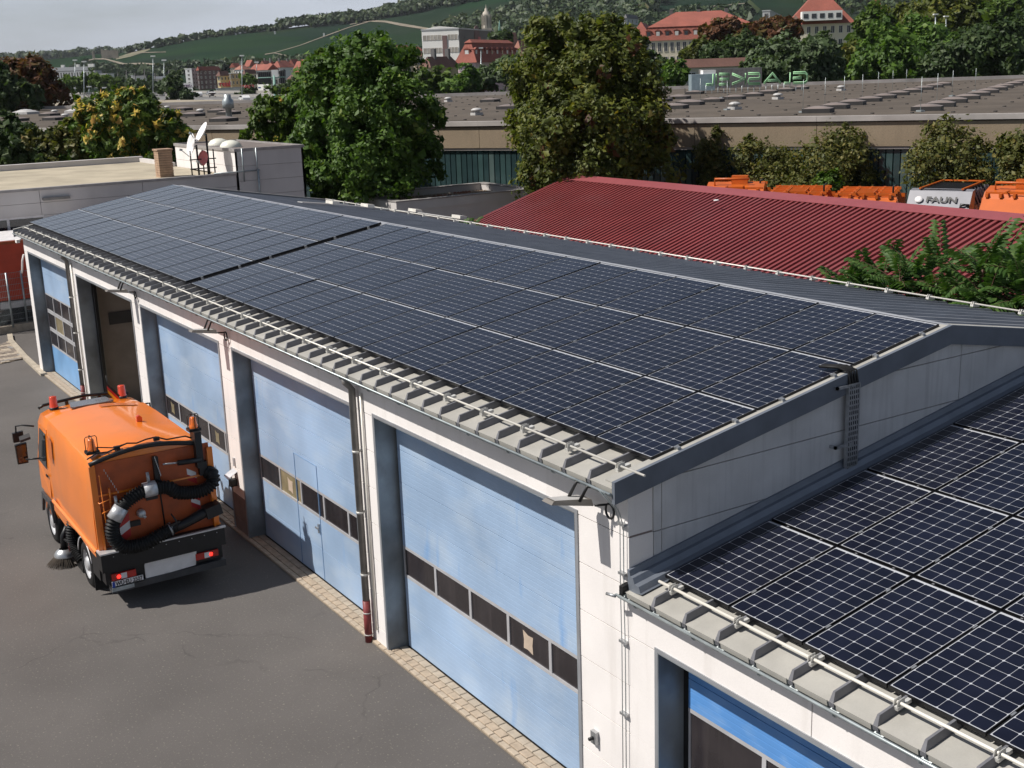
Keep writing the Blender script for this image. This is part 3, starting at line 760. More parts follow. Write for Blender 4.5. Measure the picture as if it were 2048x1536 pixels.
# hopper body: lofted cross sections with a low barrel roof
def body_sec(x, zt, zb, inset=0.0, arch=.15):
    y0, y1 = TY0+inset, TY1-inset; P = [(x, y0+.03, zb), (x, y0, zb+.12), (x, y0-.0, 1.55), (x, y0+.02, 2.15), (x, y0+.05, zt-.06), (x, y0+.085, zt)]
    n = 9
    for k in range(1, n):
        t = k/n; y = y0+.085+(y1-y0-.17-.25)*t
        P.append((x, y, zt+arch*math.sin(math.pi*min(1, t*.95+.02))**.8))
    P += [(x, y1-.24, zt+.03), (x, y1-.09, zt-.12), (x, y1-.02, 2.1), (x, y1, 1.5), (x, y1, zb+.12), (x, y1-.03, zb)]
    return P
q = MB(); secs = []
for x, zt, zb, ins in ((TX-3.27, 2.60, 1.02, .10), (TX-3.19, 2.665, 1.0, .02), (TX-2.4, 2.665, .98, 0), (TX-1.2, 2.66, .96, 0), (TX-.12, 2.65, .95, 0), (TX-.02, 2.635, .95, .01)):
    secs.append(body_sec(x, zt, zb, ins))
n = len(secs[0]); q.smooth = True
q._add([p for s_ in secs for p in s_], [[i*n+k, i*n+k+1, (i+1)*n+k+1, (i+1)*n+k] for i in range(len(secs)-1) for k in range(n-1)])
q.smooth = False
q._add(secs[0], [list(range(n))]); 
q._add(secs[-1], [list(range(n))[::-1]])
q._add([s_[0] for s_ in secs]+[s_[-1] for s_ in secs][::-1], [list(range(2*len(secs)))])
body = q.build('hopper_body', ORANGE, sw)
# mark sharp edges by splitting normals on steep angles
try:
    body.data.set_sharp_from_angle(angle=R(32))
except Exception: pass
# roof patches and side patch
def surf_z(y): 
    t = (y-(TY0+.085))/(W-.17-.25); return 2.665+.15*max(0,math.sin(math.pi*min(1,max(0,t)*.95+.02)))**.8
PATCH = mat('orange_patch', (.50,.125,.02), .4, coat=.3)
q = MB()
ys = np.linspace(TY1-1.15, TY1-.45, 6)
for i in range(5):
    q.quad((TX-3.12,ys[i],surf_z(ys[i])+.012),(TX-2.90,ys[i],surf_z(ys[i])+.012),(TX-2.90,ys[i+1],surf_z(ys[i+1])+.012),(TX-3.12,ys[i+1],surf_z(ys[i+1])+.012))
q.build('roof_patch', PATCH, sw)
MB().quad((TX-3.06,TY0-.004,1.98),(TX-2.76,TY0-.004,1.90),(TX-2.76,TY0+.012,2.36),(TX-3.06,TY0+.016,2.42)).build('side_patch', PATCH, sw)
# lower side ledge and fender skirt, both sides
for s_, yy in ((-1, TY0), (1, TY1)):
    q = MB(); q.prism([(TX-3.20, yy, 1.10),(TX-.05, yy, 1.06),(TX-.05, yy+s_*.035, 1.03),(TX-3.20, yy+s_*.035, 1.07)], (0,0,-.03))
    q.prism([(TX-3.20, yy+s_*.005, 1.06),(TX-.05, yy+s_*.005, 1.02),(TX-.05, yy+s_*.005, .90),(TX-.75, yy+s_*.005, .90),(TX-1.35, yy+s_*.005, .98),(TX-1.95, yy+s_*.005, .93),(TX-2.3, yy+s_*.005, .80),(TX-3.20, yy+s_*.005, .86)], (0,-s_*.03,0))
    q.build('side_skirt', ORANGE, sw)
# rear door: recessed panel with frame
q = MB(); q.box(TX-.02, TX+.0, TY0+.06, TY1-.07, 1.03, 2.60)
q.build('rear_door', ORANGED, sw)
q = MB()
q.box(TX, TX+.05, TY0+.02, TY0+.12, 1.0, 2.58).box(TX, TX+.05, TY1-.12, TY1-.02, 1.0, 2.52)
q.box(TX, TX+.035, TY0+.12, TY1-.12, 2.02, 2.05)
q.prism([(TX,TY0+.10,1.02),(TX+.09,TY0+.10,1.02),(TX+.09,TY0+.10,1.34),(TX,TY0+.10,2.3)], (0,.03,0)); q.prism([(TX,TY1-.13,1.02),(TX+.10,TY1-.13,1.02),(TX+.10,TY1-.13,1.6),(TX,TY1-.13,2.4)], (0,.03,0))
q.build('rear_frame', ORANGE, sw)
# arched black beam over the rear
q = MB(); bp = []
for t in np.linspace(0, 1, 12): bp.append((TX+.05, TY0+.03+(W-.3)*t, 2.60+.17*math.sin(math.pi*min(1,t*.9+.04))))
q.tube(bp, .042, 8); q.build('rear_beam', BLACK, sw)
q = MB(); q.tube([(p[0]-.10-.03*math.sin(i*1.3), p[1], p[2]+.075+.03*math.sin(i*2.1)) for i, p in enumerate(bp)], .014, 6); q.tube([(TX-.12, TY0+.08, 2.80),(TX-.16,TY0+.25,2.84),(TX-.1,TY0+.5,2.80),(TX-.06,TY0+.7,2.84)], .011, 5)
for i in (3, 7): q.obox(np.array(bp[i])+(-.1,0,.07), (.03,0,0),(0,.05,0),(0,0,.03))
q.build('wiring', BLACK, sw)
MB().box(TX-.12, TX+.14, TY1-.34, TY1-.22, 2.2, 2.86).box(TX+.02, TX+.12, TY1-.30, TY1-.16, 2.05, 2.3).build('corner_post', BLACK, sw)
MB().tube([(TX+.12, TY0+1.25, 2.40),(TX+.12, TY1-.62, 2.37)], .016, 8).build('piston_rod', STEEL, sw)
MB().tube([(TX+.12, TY1-.68, 2.37),(TX+.12, TY1-.26, 2.35)], .05, 10).build('hydraulic_cylinder', BLACK, sw)
# handles and tubing on the rear left
q = MB(); q.tube([(TX+.10,TY0+.16,2.42),(TX+.12,TY0+.17,1.7),(TX+.12,TY0+.20,1.15)], .009, 5).tube([(TX+.05,TY0+.10,1.95),(TX+.13,TY0+.10,1.93),(TX+.13,TY0+.28,1.98),(TX+.13,TY0+.28,1.80),(TX+.13,TY0+.13,1.75)], .012, 6).tube([(TX+.06,TY0+.30,2.15),(TX+.10,TY0+.30,2.15),(TX+.10,TY0+.30,1.9),(TX+.06,TY0+.30,1.9)], .018, 6)
q.build('grab_handle', ORANGE, sw)
q = MB()
for (ya, za, yb, zb_) in ((TY0+.25,2.5,TY0+.46,2.02),(TY0+1.12,2.55,TY0+1.2,2.18)):
    for k in range(9):
        t = k/9; q.obox((TX+.12, ya+(yb-ya)*t, za+(zb_-za)*t), (.006,0,0),(0,.006,0),(0,0,.02))
q.build('hanging_chain', STEEL, sw)
# corrugated hose: bezier path in the rear plane
xh = TX+.20
ctrl = [(TX+.05,TY1-.14,2.07),(xh-.03,TY1-.10,2.04),(xh,TY1-.13,1.90),(xh,TY1-.36,1.80),(xh,TY1-.75,1.86),(xh,TY0+1.25,2.0),(xh,TY0+.85,2.02),(xh,TY0+.50,1.86),(xh,TY0+.28,1.58),(xh,TY0+.26,1.30),(xh+.02,TY0+.42,1.10),(xh+.02,TY0+.75,1.08),(xh+.0,TY0+1.05,1.16),(xh-.02,TY0+1.25,1.22)]
def spline(P, n):
    P = [np.array(p) for p in P]; P = [2*P[0]-P[1]]+P+[2*P[-1]-P[-2]]; out = []
    m_ = len(P)-3
    for i in range(m_):
        for k in range(n):
            t = k/n; a, b, c, d = P[i:i+4]
            out.append(.5*((2*b)+(-a+c)*t+(2*a-5*b+4*c-d)*t*t+(-a+3*b-3*c+d)*t**3))
    out.append(P[-2]); return out
def corrugated(path, r, pitch, amp, seg=14):
    # resample evenly
    L = [0]
    for a, b in zip(path[:-1], path[1:]): L.append(L[-1]+np.linalg.norm(b-a))
    n = int(L[-1]/pitch*4); pts = []; rs = []
    for i in range(n+1):
        s_ = L[-1]*i/n; k = max(j for j in range(len(L)) if L[j] <= s_+1e-9); k = min(k, len(path)-2)
        t = (s_-L[k])/(L[k+1]-L[k]); pts.append(path[k]*(1-t)+path[k+1]*t); rs.append(r+(amp if i % 4 in (1,2) else -amp))
    return MB().tube(pts, rs, seg)
hp = spline(ctrl, 8)
corrugated(hp, .112, .05, .014).build('suction_hose', RUBBER, sw)
for (i, sz) in ((46, .11), (60, .12)):
    p = hp[i]; d = hp[i+1]-hp[i-1]; d = d/np.linalg.norm(d)
    MB().tube([p-d*sz, p+d*sz], .134, 16).build('hose_wrap', SILV, sw)
    MB().tube([p+np.array([0,0,.14]), p+np.array([-.04,0,.30])], .03, 6).build('hose_hanger', STEEL, sw)
# lower nozzle pipe to the right
q = MB(); q.tube([(xh-.02, TY0+1.2, 1.21),(xh, TY0+1.5, 1.27),(xh, TY1-.35, 1.38),(xh, TY1-.08, 1.42)], [.10,.085,.095,.11], 14); q.obox((xh, TY1-.18, 1.41), (.12,0,0),(0,.14,.03),(0,-.02,.10))
q.build('nozzle_pipe', BLACK, sw)
MB().tube([(xh-.02, TY0+1.22, 1.215),(xh-.015, TY0+1.27, 1.225)], .118, 16).build('hose_clamp', STEEL, sw)
MB().tube([(xh+.06, TY0+1.34, 1.2),(xh+.06, TY0+1.33, 1.38),(xh+.04,TY0+1.26,1.52)], [.03,.02,.012], 6).obox((xh+.05, TY0+1.3, 1.33), (.03,0,0),(0,.09,.02),(0,0,.02)).build('valve_handle', BLACK, sw)
# door furniture
MB().lathe([(.0,.12),(.06,.11),(.075,.06),(.075,0)], (TX+.02, TY0+.80, 1.58), ((0,1,0),(0,0,1),(1,0,0)), 12).tube([(TX+.1,TY0+.8,1.58),(TX+.16,TY0+.84,1.52)], .025, 8).build('drain_valve', SILV, sw)
MB().box(TX, TX+.03, TY0+.60, TY0+.78, 1.36, 1.46).build('lock_plate', BLACK, sw); MB().box(TX, TX+.05, TY0+.92, TY0+1.12, 1.78, 1.86).build('lock_plate', BLACK, sw)
MB().tube([(TX+.06, TC+.05, 2.45),(TX+.06, TC+.09, 1.25)], .015, 6).box(TX+.02, TX+.1, TC+.0, TC+.09, 2.05, 2.55).build('support_strut', BLACK, sw)
# warning chevrons red / white
def chevron(y0, y1, z0, z1, n, flip):
    e = MB()
    h = (z1-z0)/n
    for k in range(n):
        e.mi = k % 2; o = .10 if flip else -.10
        za, zb_ = z0+k*h, z0+(k+1)*h
        e.prism([(TX+.002,y0,za),(TX+.002,y1,za+o),(TX+.002,y1,zb_+o),(TX+.002,y0,zb_)], (.004,0,0))
    e.build('warning_chevron', [RED, WHITEF], sw)
chevron(TY0+.42, TY0+.60, 1.10, 1.52, 3, True); chevron(TY1-.50, TY1-.34, 1.98, 2.20, 2, False); chevron(TY1-.48, TY1-.32, 1.48, 1.74, 3, False)
# beacons with wire guards on the rear corners
def beacon_guarded(p):
    b = MB().box(p[0]-.09, p[0]+.09, p[1]-.11, p[1]+.11, p[2]-.05, p[2]+.0).build('beacon_bracket', BLACK, sw)
    MB().lathe([(.075,0),(.078,.05),(.065,.07),(.055,.17),(.045,.20),(0,.205)], p, 'z', 14).build('beacon_lens', AMBER, b)
    q = MB()
    for a in (0, math.pi/2):
        dx, dy = .10*math.cos(a), .10*math.sin(a)
        q.tube([(p[0]+dx,p[1]+dy,p[2]),(p[0]+dx,p[1]+dy,p[2]+.22),(p[0]+dx*.8,p[1]+dy*.8,p[2]+.25),(p[0]-dx*.8,p[1]-dy*.8,p[2]+.25),(p[0]-dx,p[1]-dy,p[2]+.22),(p[0]-dx,p[1]-dy,p[2])], .008, 5)
    q.build('wire_guard', BLACK, b)
beacon_guarded((TX-.18, TY0+.16, 2.80)); beacon_guarded((TX-.06, TY1-.28, 2.90))
# small red marker lamp on the roof
zz = surf_z(TC+.25)
MB().prism([(TX-1.55, TC+.22, zz-.01),(TX-1.55, TC+.32, zz-.01),(TX-1.55, TC+.32, zz+.07),(TX-1.55, TC+.27, zz+.12),(TX-1.55, TC+.22, zz+.09)], (.06,0,0)).build('marker_lamp', REDL, sw)
# rear board with silver ledge, bumper, lamps, plate
q = MB(); q.box(TX-.10, TX+.24, TY0-.01, TY1+.0, .72, 1.04); bd = q.build('rear_board', BLACK, sw)
MB().prism([(TX-.02,TY0-.02,1.045),(TX+.26,TY0-.02,1.045),(TX+.26,TY1+.02,1.045),(TX+.2,TY1+.02,1.045),(TX+.2,TY0+.40,1.045),(TX-.02,TY0+.25,1.045)], (0,0,.025)).build('board_ledge', SILV, bd)
q = MB()
for k in range(9): q.tube([(TX+.24, TY0+.2+k*.23, .98),(TX+.248, TY0+.2+k*.23, .98)], .010, 6)
q.build('board_bolt', STEEL, bd)
MB().box(TX-.4, TX+.14, TY0+.05, TY1-.05, .45, .72).build('rear_chassis', BLACK, sw)
bm = MB().box(TX+.02, TX+.20, TY0+.12, TY1-.02, .30, .42).build('rear_bumper', DKGREY, sw)
MB().box(TX+.20, TX+.212, TY0+.12, TY0+.50, .33, .40).build('bumper_plate', ZINC, bm)
q = MB(); q.prism([(TX+.15,TY0+.72,.40),(TX+.15,TY0+1.62,.44),(TX+.15,TY0+1.66,.72),(TX+.15,TY0+1.58,.78),(TX+.15,TY0+.76,.74),(TX+.15,TY0+.72,.66)], (.03,0,0)); q.build('white_rear_panel', WHITEP, sw)
for (y0_, lit) in ((TY0+.14, .12), (TY1-.56, .28)):
    lm = MB().box(TX+.13, TX+.19, y0_, y0_+.42, .52, .64).build('tail_light', LAMPRED, sw)
    MB().box(TX+.19, TX+.195, y0_+.16, y0_+.26, .53, .63).build('reverse_lens', WHITEF, lm); MB().lathe([(.035,0),(.035,.006),(0,.007)], (TX+.192, y0_+lit-.0, .58), ((0,1,0),(0,0,1),(1,0,0)), 10).build('lit_bulb', LAMPLIT, lm)
MB().box(TX+.05, TX+.10, TY1-.42, TY1-.06, .46, .50).build('lamp_bracket', ZINC, sw)
pl = MB().box(TX+.19, TX+.20, TY0+.13, TY0+.67, .40, .51).build('number_plate', WHITEF, sw)
MB().box(TX+.20, TX+.202, TY0+.13, TY0+.18, .402, .508).build('plate_band', PLATEB, pl)
text('plate_text', 'WÜ·EU 2507', .105, BLACK, pl, (TX+.201, TY0+.425, .457), (0,1,0), (0,0,1), .001, .003, 'CENTER', .80)
# wheels
def wheel(x, ys, s_, r=.43):
    """s_: outward direction in y"""
    w = empty('wheel', (x, ys, r)); w.parent = sw; w.location = np.array([x, ys, r])-WL[sw]; WL[w] = np.array([x, ys, r])
    ax = ((1,0,0),(0,0,1),(0,s_,0))
    MB().lathe([(.27,-.0),(.30,.005),(.36,.0),(r-.03,-.01),(r,-.05),(r,-.22),(r-.03,-.26),(.27,-.27)], (x, ys, r), ax, 32).build('tyre', RUBBER, w)
    MB().lathe([(.285,-.01),(.27,-.012),(.255,-.05),(.19,-.08),(.15,-.06),(.13,-.01),(.09,.01),(0,.012)], (x, ys, r), ax, 24).build('rim', SILV, w)
    q = MB()
    for k in range(8):
        a = k*math.pi/4; c = (x+.2*math.cos(a), ys-s_*.075, r+.2*math.sin(a)); q.lathe([(.02,0),(.02,.03),(0,.031)], c, ax, 8)
    q.build('wheel_nut', STEEL, w); return w
for x in (-11.72, -14.42):
    for s_, yy in ((-1, TY0+.03), (1, TY1-.03)): wheel(x, yy, s_)
# mudguards over the rear wheels with white edge, mud flaps
for s_, yy in ((-1, TY0+.02), (1, TY1-.02)):
    q = MB(); V = []; n = 14
    for i, a in enumerate(np.linspace(R(-5), R(175), n)):
        for (dy, rr) in ((0,.50),(-s_*.30,.50)): V.append((-11.72+rr*math.cos(a), yy+dy, .43+rr*math.sin(a)))
    q._add(V, [[2*i, 2*i+1, 2*i+3, 2*i+2] for i in range(n-1)]); mg = q.build('mudguard', BLACK, sw)
    MB().tube([(-11.72+.505*math.cos(a), yy, .43+.505*math.sin(a)) for a in np.linspace(R(20), R(165), 14)], .012, 5).build('mudguard_edge', WHITEF, mg)
    MB().box(-11.72+.5, -11.72+.53, min(yy,yy-s_*.34), max(yy,yy-s_*.34), .10, .95).build('mud_flap', RUBBER, sw)
    MB().box(-11.2, TX-.12, min(yy,yy-s_*.06), max(yy,yy-s_*.06), .45, .95).build('side_panel', BLACK, sw)
# chassis and fuel tank between axles
MB().box(-14.9, TX-.1, TC-.42, TC+.42, .52, .80).build('chassis_frame', BLACK, sw)
MB().box(-13.7, -12.35, TY0+.35, TC-.45, .42, .9).build('fuel_tank', DKGREY, sw)
MB().box(-13.75, -12.3, TC+.45, TY1-.3, .42, .9).build('fuel_tank', DKGREY, sw)
# side brush with ribbed trunk on the left
bx, by = -13.12, TY0-.05
MB().lathe([(.10,.30),(.16,.26),(.20,.20),(.20,.16)], (bx, by, 0), 'z', 18).build('brush_hub', STEEL, sw)
q = MB()
for k in range(110):
    a = 2*math.pi*k/110+random.uniform(-.03,.03); r1 = random.uniform(.28,.36)
    q.tube([(bx+.17*math.cos(a), by+.17*math.sin(a), .17),(bx+r1*math.cos(a), by+r1*math.sin(a), .0)], [.012,.004], 3, False)
q.build('side_brush', BRIS, sw)
MB().tube([(bx, by, .3),(bx, by, .55),(bx-.02, by+.12, .75)], [.07,.05,.05], 8).tube([(bx,by,.5),(bx+.35,by+.15,.42),(bx+.8,by+.2,.35)], .03, 6).build('brush_arm', BLACK, sw)
corrugated(spline([(-12.72,TY0+.10,.98),(-12.70,TY0+.04,.75),(-12.66,TY0+.06,.45),(-12.45,TY0+.12,.25)], 8), .10, .045, .014, 12).build('nozzle_hose', RUBBER, sw)
q = MB(); q.tube([(-12.9,TY0+.1,.85),(-12.95,TY0+.02,.5),(-12.9,TY0,.3)], .02, 6).tube([(-13.0,TY0+.12,.8),(-12.85,TY0+.05,.35),(-12.3,TY0+.1,.2)], .016, 6); q.build('hydraulic_line', REDP, sw)
MB().box(-12.62,-12.2,TY0+.05,TY0+.4,.08,.26).build('suction_nozzle', BLACK, sw)
# ---- cab
CX0, CX1 = -15.16, -14.02
def cab_sec(x, zt, z0, ins):
    y0, y1 = TY0+.05+ins, TY1-.05-ins
    return [(x,y0+.02,z0),(x,y0,z0+.1),(x,y0,1.55),(x,y0+.06,zt-.22),(x,y0+.13,zt-.06),(x,y0+.28,zt),(x,TC,zt+.045),(x,y1-.28,zt),(x,y1-.13,zt-.06),(x,y1-.06,zt-.22),(x,y1,1.55),(x,y1,z0+.1),(x,y1-.02,z0)]
secs = [cab_sec(CX0+.0, 2.34, .55, .10), cab_sec(CX0+.10, 2.52, .5, .04), cab_sec(CX0+.26, 2.60, .5, 0), cab_sec(CX1-.25, 2.63, .55, 0), cab_sec(CX1, 2.60, .6, .02)]
q = MB(); n = len(secs[0]); q.smooth = True
q._add([p for s_ in secs for p in s_], [[i*n+k, i*n+k+1, (i+1)*n+k+1, (i+1)*n+k] for i in range(len(secs)-1) for k in range(n-1)])
q.smooth = False; q._add(secs[0], [list(range(n))]); q._add(secs[-1], [list(range(n))[::-1]])
cab = q.build('cab', ORANGE, sw)
try: cab.data.set_sharp_from_angle(angle=R(30))
except Exception: pass
for s_, yy in ((-1, TY0+.045), (1, TY1-.045)):
    d = MB().prism([(CX0+.16,yy,1.0),(CX0+.98,yy,1.0),(CX0+.98,yy-s_*.07,2.38),(CX0+.36,yy-s_*.07,2.38),(CX0+.14,yy,1.6)], (0,s_*.008,0)).build('cab_door', ORANGE, sw)
    MB().prism([(CX0+.24,yy+s_*.009,1.62),(CX0+.90,yy+s_*.009,1.58),(CX0+.90,yy-s_*.05,2.28),(CX0+.42,yy-s_*.05,2.30)], (0,s_*.006,0)).build('side_window', GLASSD, d)
    MB().box(CX0+.84, CX0+.96, min(yy+s_*.01,yy+s_*.03), max(yy+s_*.01,yy+s_*.03), 1.42, 1.46).build('door_handle', BLACK, d)
    MB().prism([(CX0+.1,yy,.55),(CX0+.28,yy,.95),(CX1-.12,yy,.95),(CX1-.0,yy,.55),(CX1-.06,yy,.5),(CX1-.22,yy,.84),(CX0+.34,yy,.84),(CX0+.14,yy,.5)], (0,s_*.05,0)).build('wheel_arch', DKGREY, sw)
    # door mirrors: arms, two heads
    m_ = MB().tube([(CX0+.16,yy,2.28),(CX0-.02,yy+s_*.20,2.30),(CX0-.08,yy+s_*.30,2.28),(CX0-.10,yy+s_*.31,2.10)], .018, 6).build('mirror_arm', BLACK, sw)
    MB().tube([(CX0+.22,yy,1.62),(CX0+.05,yy+s_*.22,1.60)], .02, 6).build('mirror_arm', BLACK, sw)
    MB().prism([(CX0-.06,yy+s_*.18,1.95),(CX0-.06,yy+s_*.38,1.95),(CX0-.06,yy+s_*.38,2.14),(CX0-.06,yy+s_*.18,2.16)], (-.08,0,0)).build('wide_mirror', BLACK, m_)
    MB().prism([(CX0-.02,yy+s_*.16,1.50),(CX0-.02,yy+s_*.36,1.50),(CX0-.02,yy+s_*.37,1.90),(CX0-.02,yy+s_*.15,1.92)], (-.09,0,0)).build('main_mirror', BLACK, m_)
    MB().quad((CX0-.018,yy+s_*.18,1.53),(CX0-.018,yy+s_*.34,1.53),(CX0-.018,yy+s_*.35,1.88),(CX0-.018,yy+s_*.17,1.89)).build('mirror_glass', GLASSD, m_)
    MB().prism([(CX0+.12,yy+s_*.10,2.10),(CX0+.12,yy+s_*.30,2.06),(CX0+.20,yy+s_*.30,2.0),(CX0+.20,yy+s_*.10,2.04)], (0,0,.05)).build('kerb_mirror', DKGREY, m_)
MB().prism([(CX0-.004,TY0+.22,1.5),(CX0-.004,TY1-.22,1.5),(CX0+.045,TY1-.26,2.28),(CX0+.045,TY0+.26,2.28)], (-.006,0,0)).build('windscreen', GLASSD, sw)
MB().box(CX0-.06, CX0+.12, TY0+.10, TY1-.10, .35, .72).build('front_bumper', DKGREY, sw)
MB().tube([(CX0+.06,TY0+.20,2.60),(CX0+.03,TY0+.30,2.64),(CX0+.02,TC,2.70),(CX0+.03,TY1-.30,2.64),(CX0+.06,TY1-.20,2.60)], .032, 8).build('sun_visor_bar', BLACK, sw)
for yy in (TC-.35, TC-.05, TC+.3): MB().box(CX0+.03, CX0+.10, yy-.03, yy+.03, 2.58, 2.66).build('visor_bracket', BLACK, sw)
MB().prism([(CX0+.40,TC-.36,2.672),(CX0+.78,TC-.44,2.672),(CX0+.86,TC-.36,2.68),(CX0+.86,TC+.30,2.68),(CX0+.78,TC+.40,2.676),(CX0+.40,TC+.34,2.672)], (0,0,.03)).build('roof_hatch', ROOFGL, sw)
for yy in (TY0+.42, TY1-.42):
    b = MB().lathe([(.085,-.03),(.085,.02),(.078,.03),(.072,.20),(.066,.215),(0,.22)], (CX0+.42, yy, 2.67), 'z', 16).build('beacon', REDL, sw)
    MB().lathe([(.09,-.045),(.09,-.0),(.07,.0)], (CX0+.42, yy, 2.67), 'z', 16).build('beacon_base', BLACK, b)
MB().tube([(CX0+.36,TY1-.68,2.64),(CX0+.36,TY1-.68,3.12)], .008, 5).build('flag_mast', BLACK, sw)
q = MB(); q.mi = 0; P = lambda a, b: (CX0+.38+a*.12+.02*math.sin(b*20), TY1-.69+a*.25, 2.98-a*.34-b*.12)
for k in range(3):
    q.mi = k
    q.quad(P(0,k*.6), P(0,k*.6+.6), P(.5,k*.6+.6), P(.5,k*.6)); q.quad(P(.5,k*.6), P(.5,k*.6+.6), P(1,k*.6+.6), P(1,k*.6))
q.build('flag', [BLACK, RED, FLAGY], sw)
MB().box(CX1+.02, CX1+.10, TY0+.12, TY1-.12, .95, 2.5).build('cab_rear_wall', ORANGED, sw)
MB().box(-14.10,-13.78,TY0+.06,TY0+.4,.8,1.02).build('step_box', STEEL, sw)
# ------------------------------------------------------------------ left: flat white building with a taller block
FLATW = mat('render_grey_white', (.56,.53,.51), .8, var=.06, scale=.6, bump=.06, bscale=40); add_streaks(FLATW, (.36,.34,.33), .35, 1.2, .4, .5, .8)
ROOFBEIGE = mat('roof_felt_beige', (.38,.33,.245), .9, var=.15, scale=.7, bump=.2, bscale=25); add_streaks(ROOFBEIGE, (.20,.17,.13), .5, .35, 1, .55, .7)
ROOFBROWN = mat('roof_felt_brown', (.15,.125,.115), .9, var=.15, scale=.5, fine=.1, bscale=10)
PARAP = mat('parapet_metal', (.33,.31,.30), .5, .2, var=.15)
BRICKC = mat('chimney_brick', (.36,.24,.16), .9, var=.15, scale=6)
fl = empty('flat_roofed_building', (-48, 0, 0), 'long low white building with a flat beige roof behind the garage end', 'building')
MB().box(-56, -42.2, -14, 11.05, 0, 4.72).build('core', FLATW, fl)
z = 0; k = 0
for za, zb in ((0,.62),(.62,1.24),(1.24,1.86),(1.86,2.42),(3.80,4.30),(4.30,4.80)):
    y = -14
    while y < 11:
        MB().box(-42.2, -42-random.uniform(0,.004), y+.008, min(11.05, y+4.18)-.008, za+.006, zb-.006).build('wall_panel', FLATW, fl); y += 4.18
y = -14
while y < 2.6:   # window band
    MB().box(-42.2, -42.08, y, y+1.40, 2.42, 3.80).build('window', GLASSD, fl)
    MB().box(-42.1, -42.03, y, y+.05, 2.42, 3.80).box(-42.1, -42.03, y+1.35, y+1.40, 2.42, 3.8).box(-42.1,-42.03,y+.05,y+1.35,3.72,3.8).box(-42.1,-42.03,y+.05,y+1.35,2.42,2.5).build('window_frame', WHITEF, fl)
    y += 1.40
MB().box(-42.2, -42, 2.8, 11.05, 2.426, 3.794).build('wall_panel', FLATW, fl)
MB().box(-42.22, -41.96, -14.02, 11.06, 4.80, 4.90).build('roof_edge', PARAP, fl)
MB().box(-56, -42.22, -14, 11.05, 4.72, 4.80).build('roof_felt', ROOFBEIGE, fl)
MB().box(-56.2, -55.8, -14, 11.05, 4.4, 5.08).build('parapet', FLATW, fl)
MB().box(-55.8, -50.35, 10.85, 11.05, 4.8, 5.0).build('parapet', FLATW, fl)
pA = atx(85, 399, -41.95); pB = atx(140, 396, -41.95)
MB().box(-42, -41.86, pA[1], pB[1], pA[2]-.04, pA[2]+.06).build('wall_light', PIPE, fl)
blk = empty('tall_roof_block', (-46, 12.7, 0), 'taller white windowless block with two pale roof domes at the end of the flat building', 'building')
MB().box(-50.2, -42.1, 11.16, 14.2, 0, 5.7).build('core', FLATW, blk)
for j in range(9):
    za, zb = j*.645, (j+1)*.645
    MB().box(-42.1, -42.0, 11.1, 14.3, za+.006, zb-.006).build('wall_panel', FLATW, blk)
    MB().box(-50.3, -42.0, 11.10, 11.16, za+.006, zb-.006).build('wall_panel', WHITE, blk)  # sunlit face: its brightness is put in with a whiter wall material
    MB().box(-50.3, -42.0, 14.2, 14.3, za+.006, zb-.006).build('wall_panel', FLATW, blk)
MB().box(-50.3, -42.0, 11.1, 14.3, 5.80, 5.86).build('roof_felt', ROOFBROWN, blk)
q = MB().box(-50.35, -41.97, 11.05, 11.15, 5.805, 5.93).box(-50.35, -41.97, 14.25, 14.35, 5.805, 5.93).box(-42.07, -41.97, 11.15, 14.25, 5.805, 5.93).box(-50.35,-50.25,11.15,14.25,5.805,5.93); q.build('parapet', PARAP, blk)
DOME = mat('dome_white', (.70,.69,.60), .35, var=.06)
for dp_ in (aty(438, 297, 12.3), aty(462, 298, 12.0)):
    MB().lathe([(.50,-.05),(.48,.06),(.36,.19),(.18,.26),(0,.28)], (max(-49.6,dp_[0]), dp_[1], 5.9), 'z', 16).build('roof_dome', DOME, blk)
q = MB()
for yy in (11.35, 12.0): q.tube([(-41.85, yy, 4.5),(-41.85, yy, 5.93)], .035, 6)
q.tube([(-41.85, 10.0, 4.94),(-41.85, 12.1, 4.95)], .03, 6); q.tube([(-41.85, 12.02, 3.2),(-41.85, 12.02, 5.0)], .05, 6)
q.build('pipe', ZINC, blk)
ch = empty('brick_chimney', (-44.1, 8.55, 4.8), 'square brick chimney on the flat beige roof', 'chimney')
for k in range(11):
    MB().box(-44.42+(k%2)*.006, -43.78, 8.24, 8.86-(k%2)*.006, 4.8+k*.105, 4.8+(k+1)*.105-.012).build('brick_course', BRICKC, ch)
MB().box(-44.46, -43.74, 8.20, 8.90, 5.955, 6.02).build('chimney_cap', BRICKC, ch)
DISHW = mat('dish_white', (.78,.75,.74), .4, var=.03); DISHR = mat('dish_red', (.55,.16,.17), .4, var=.05)
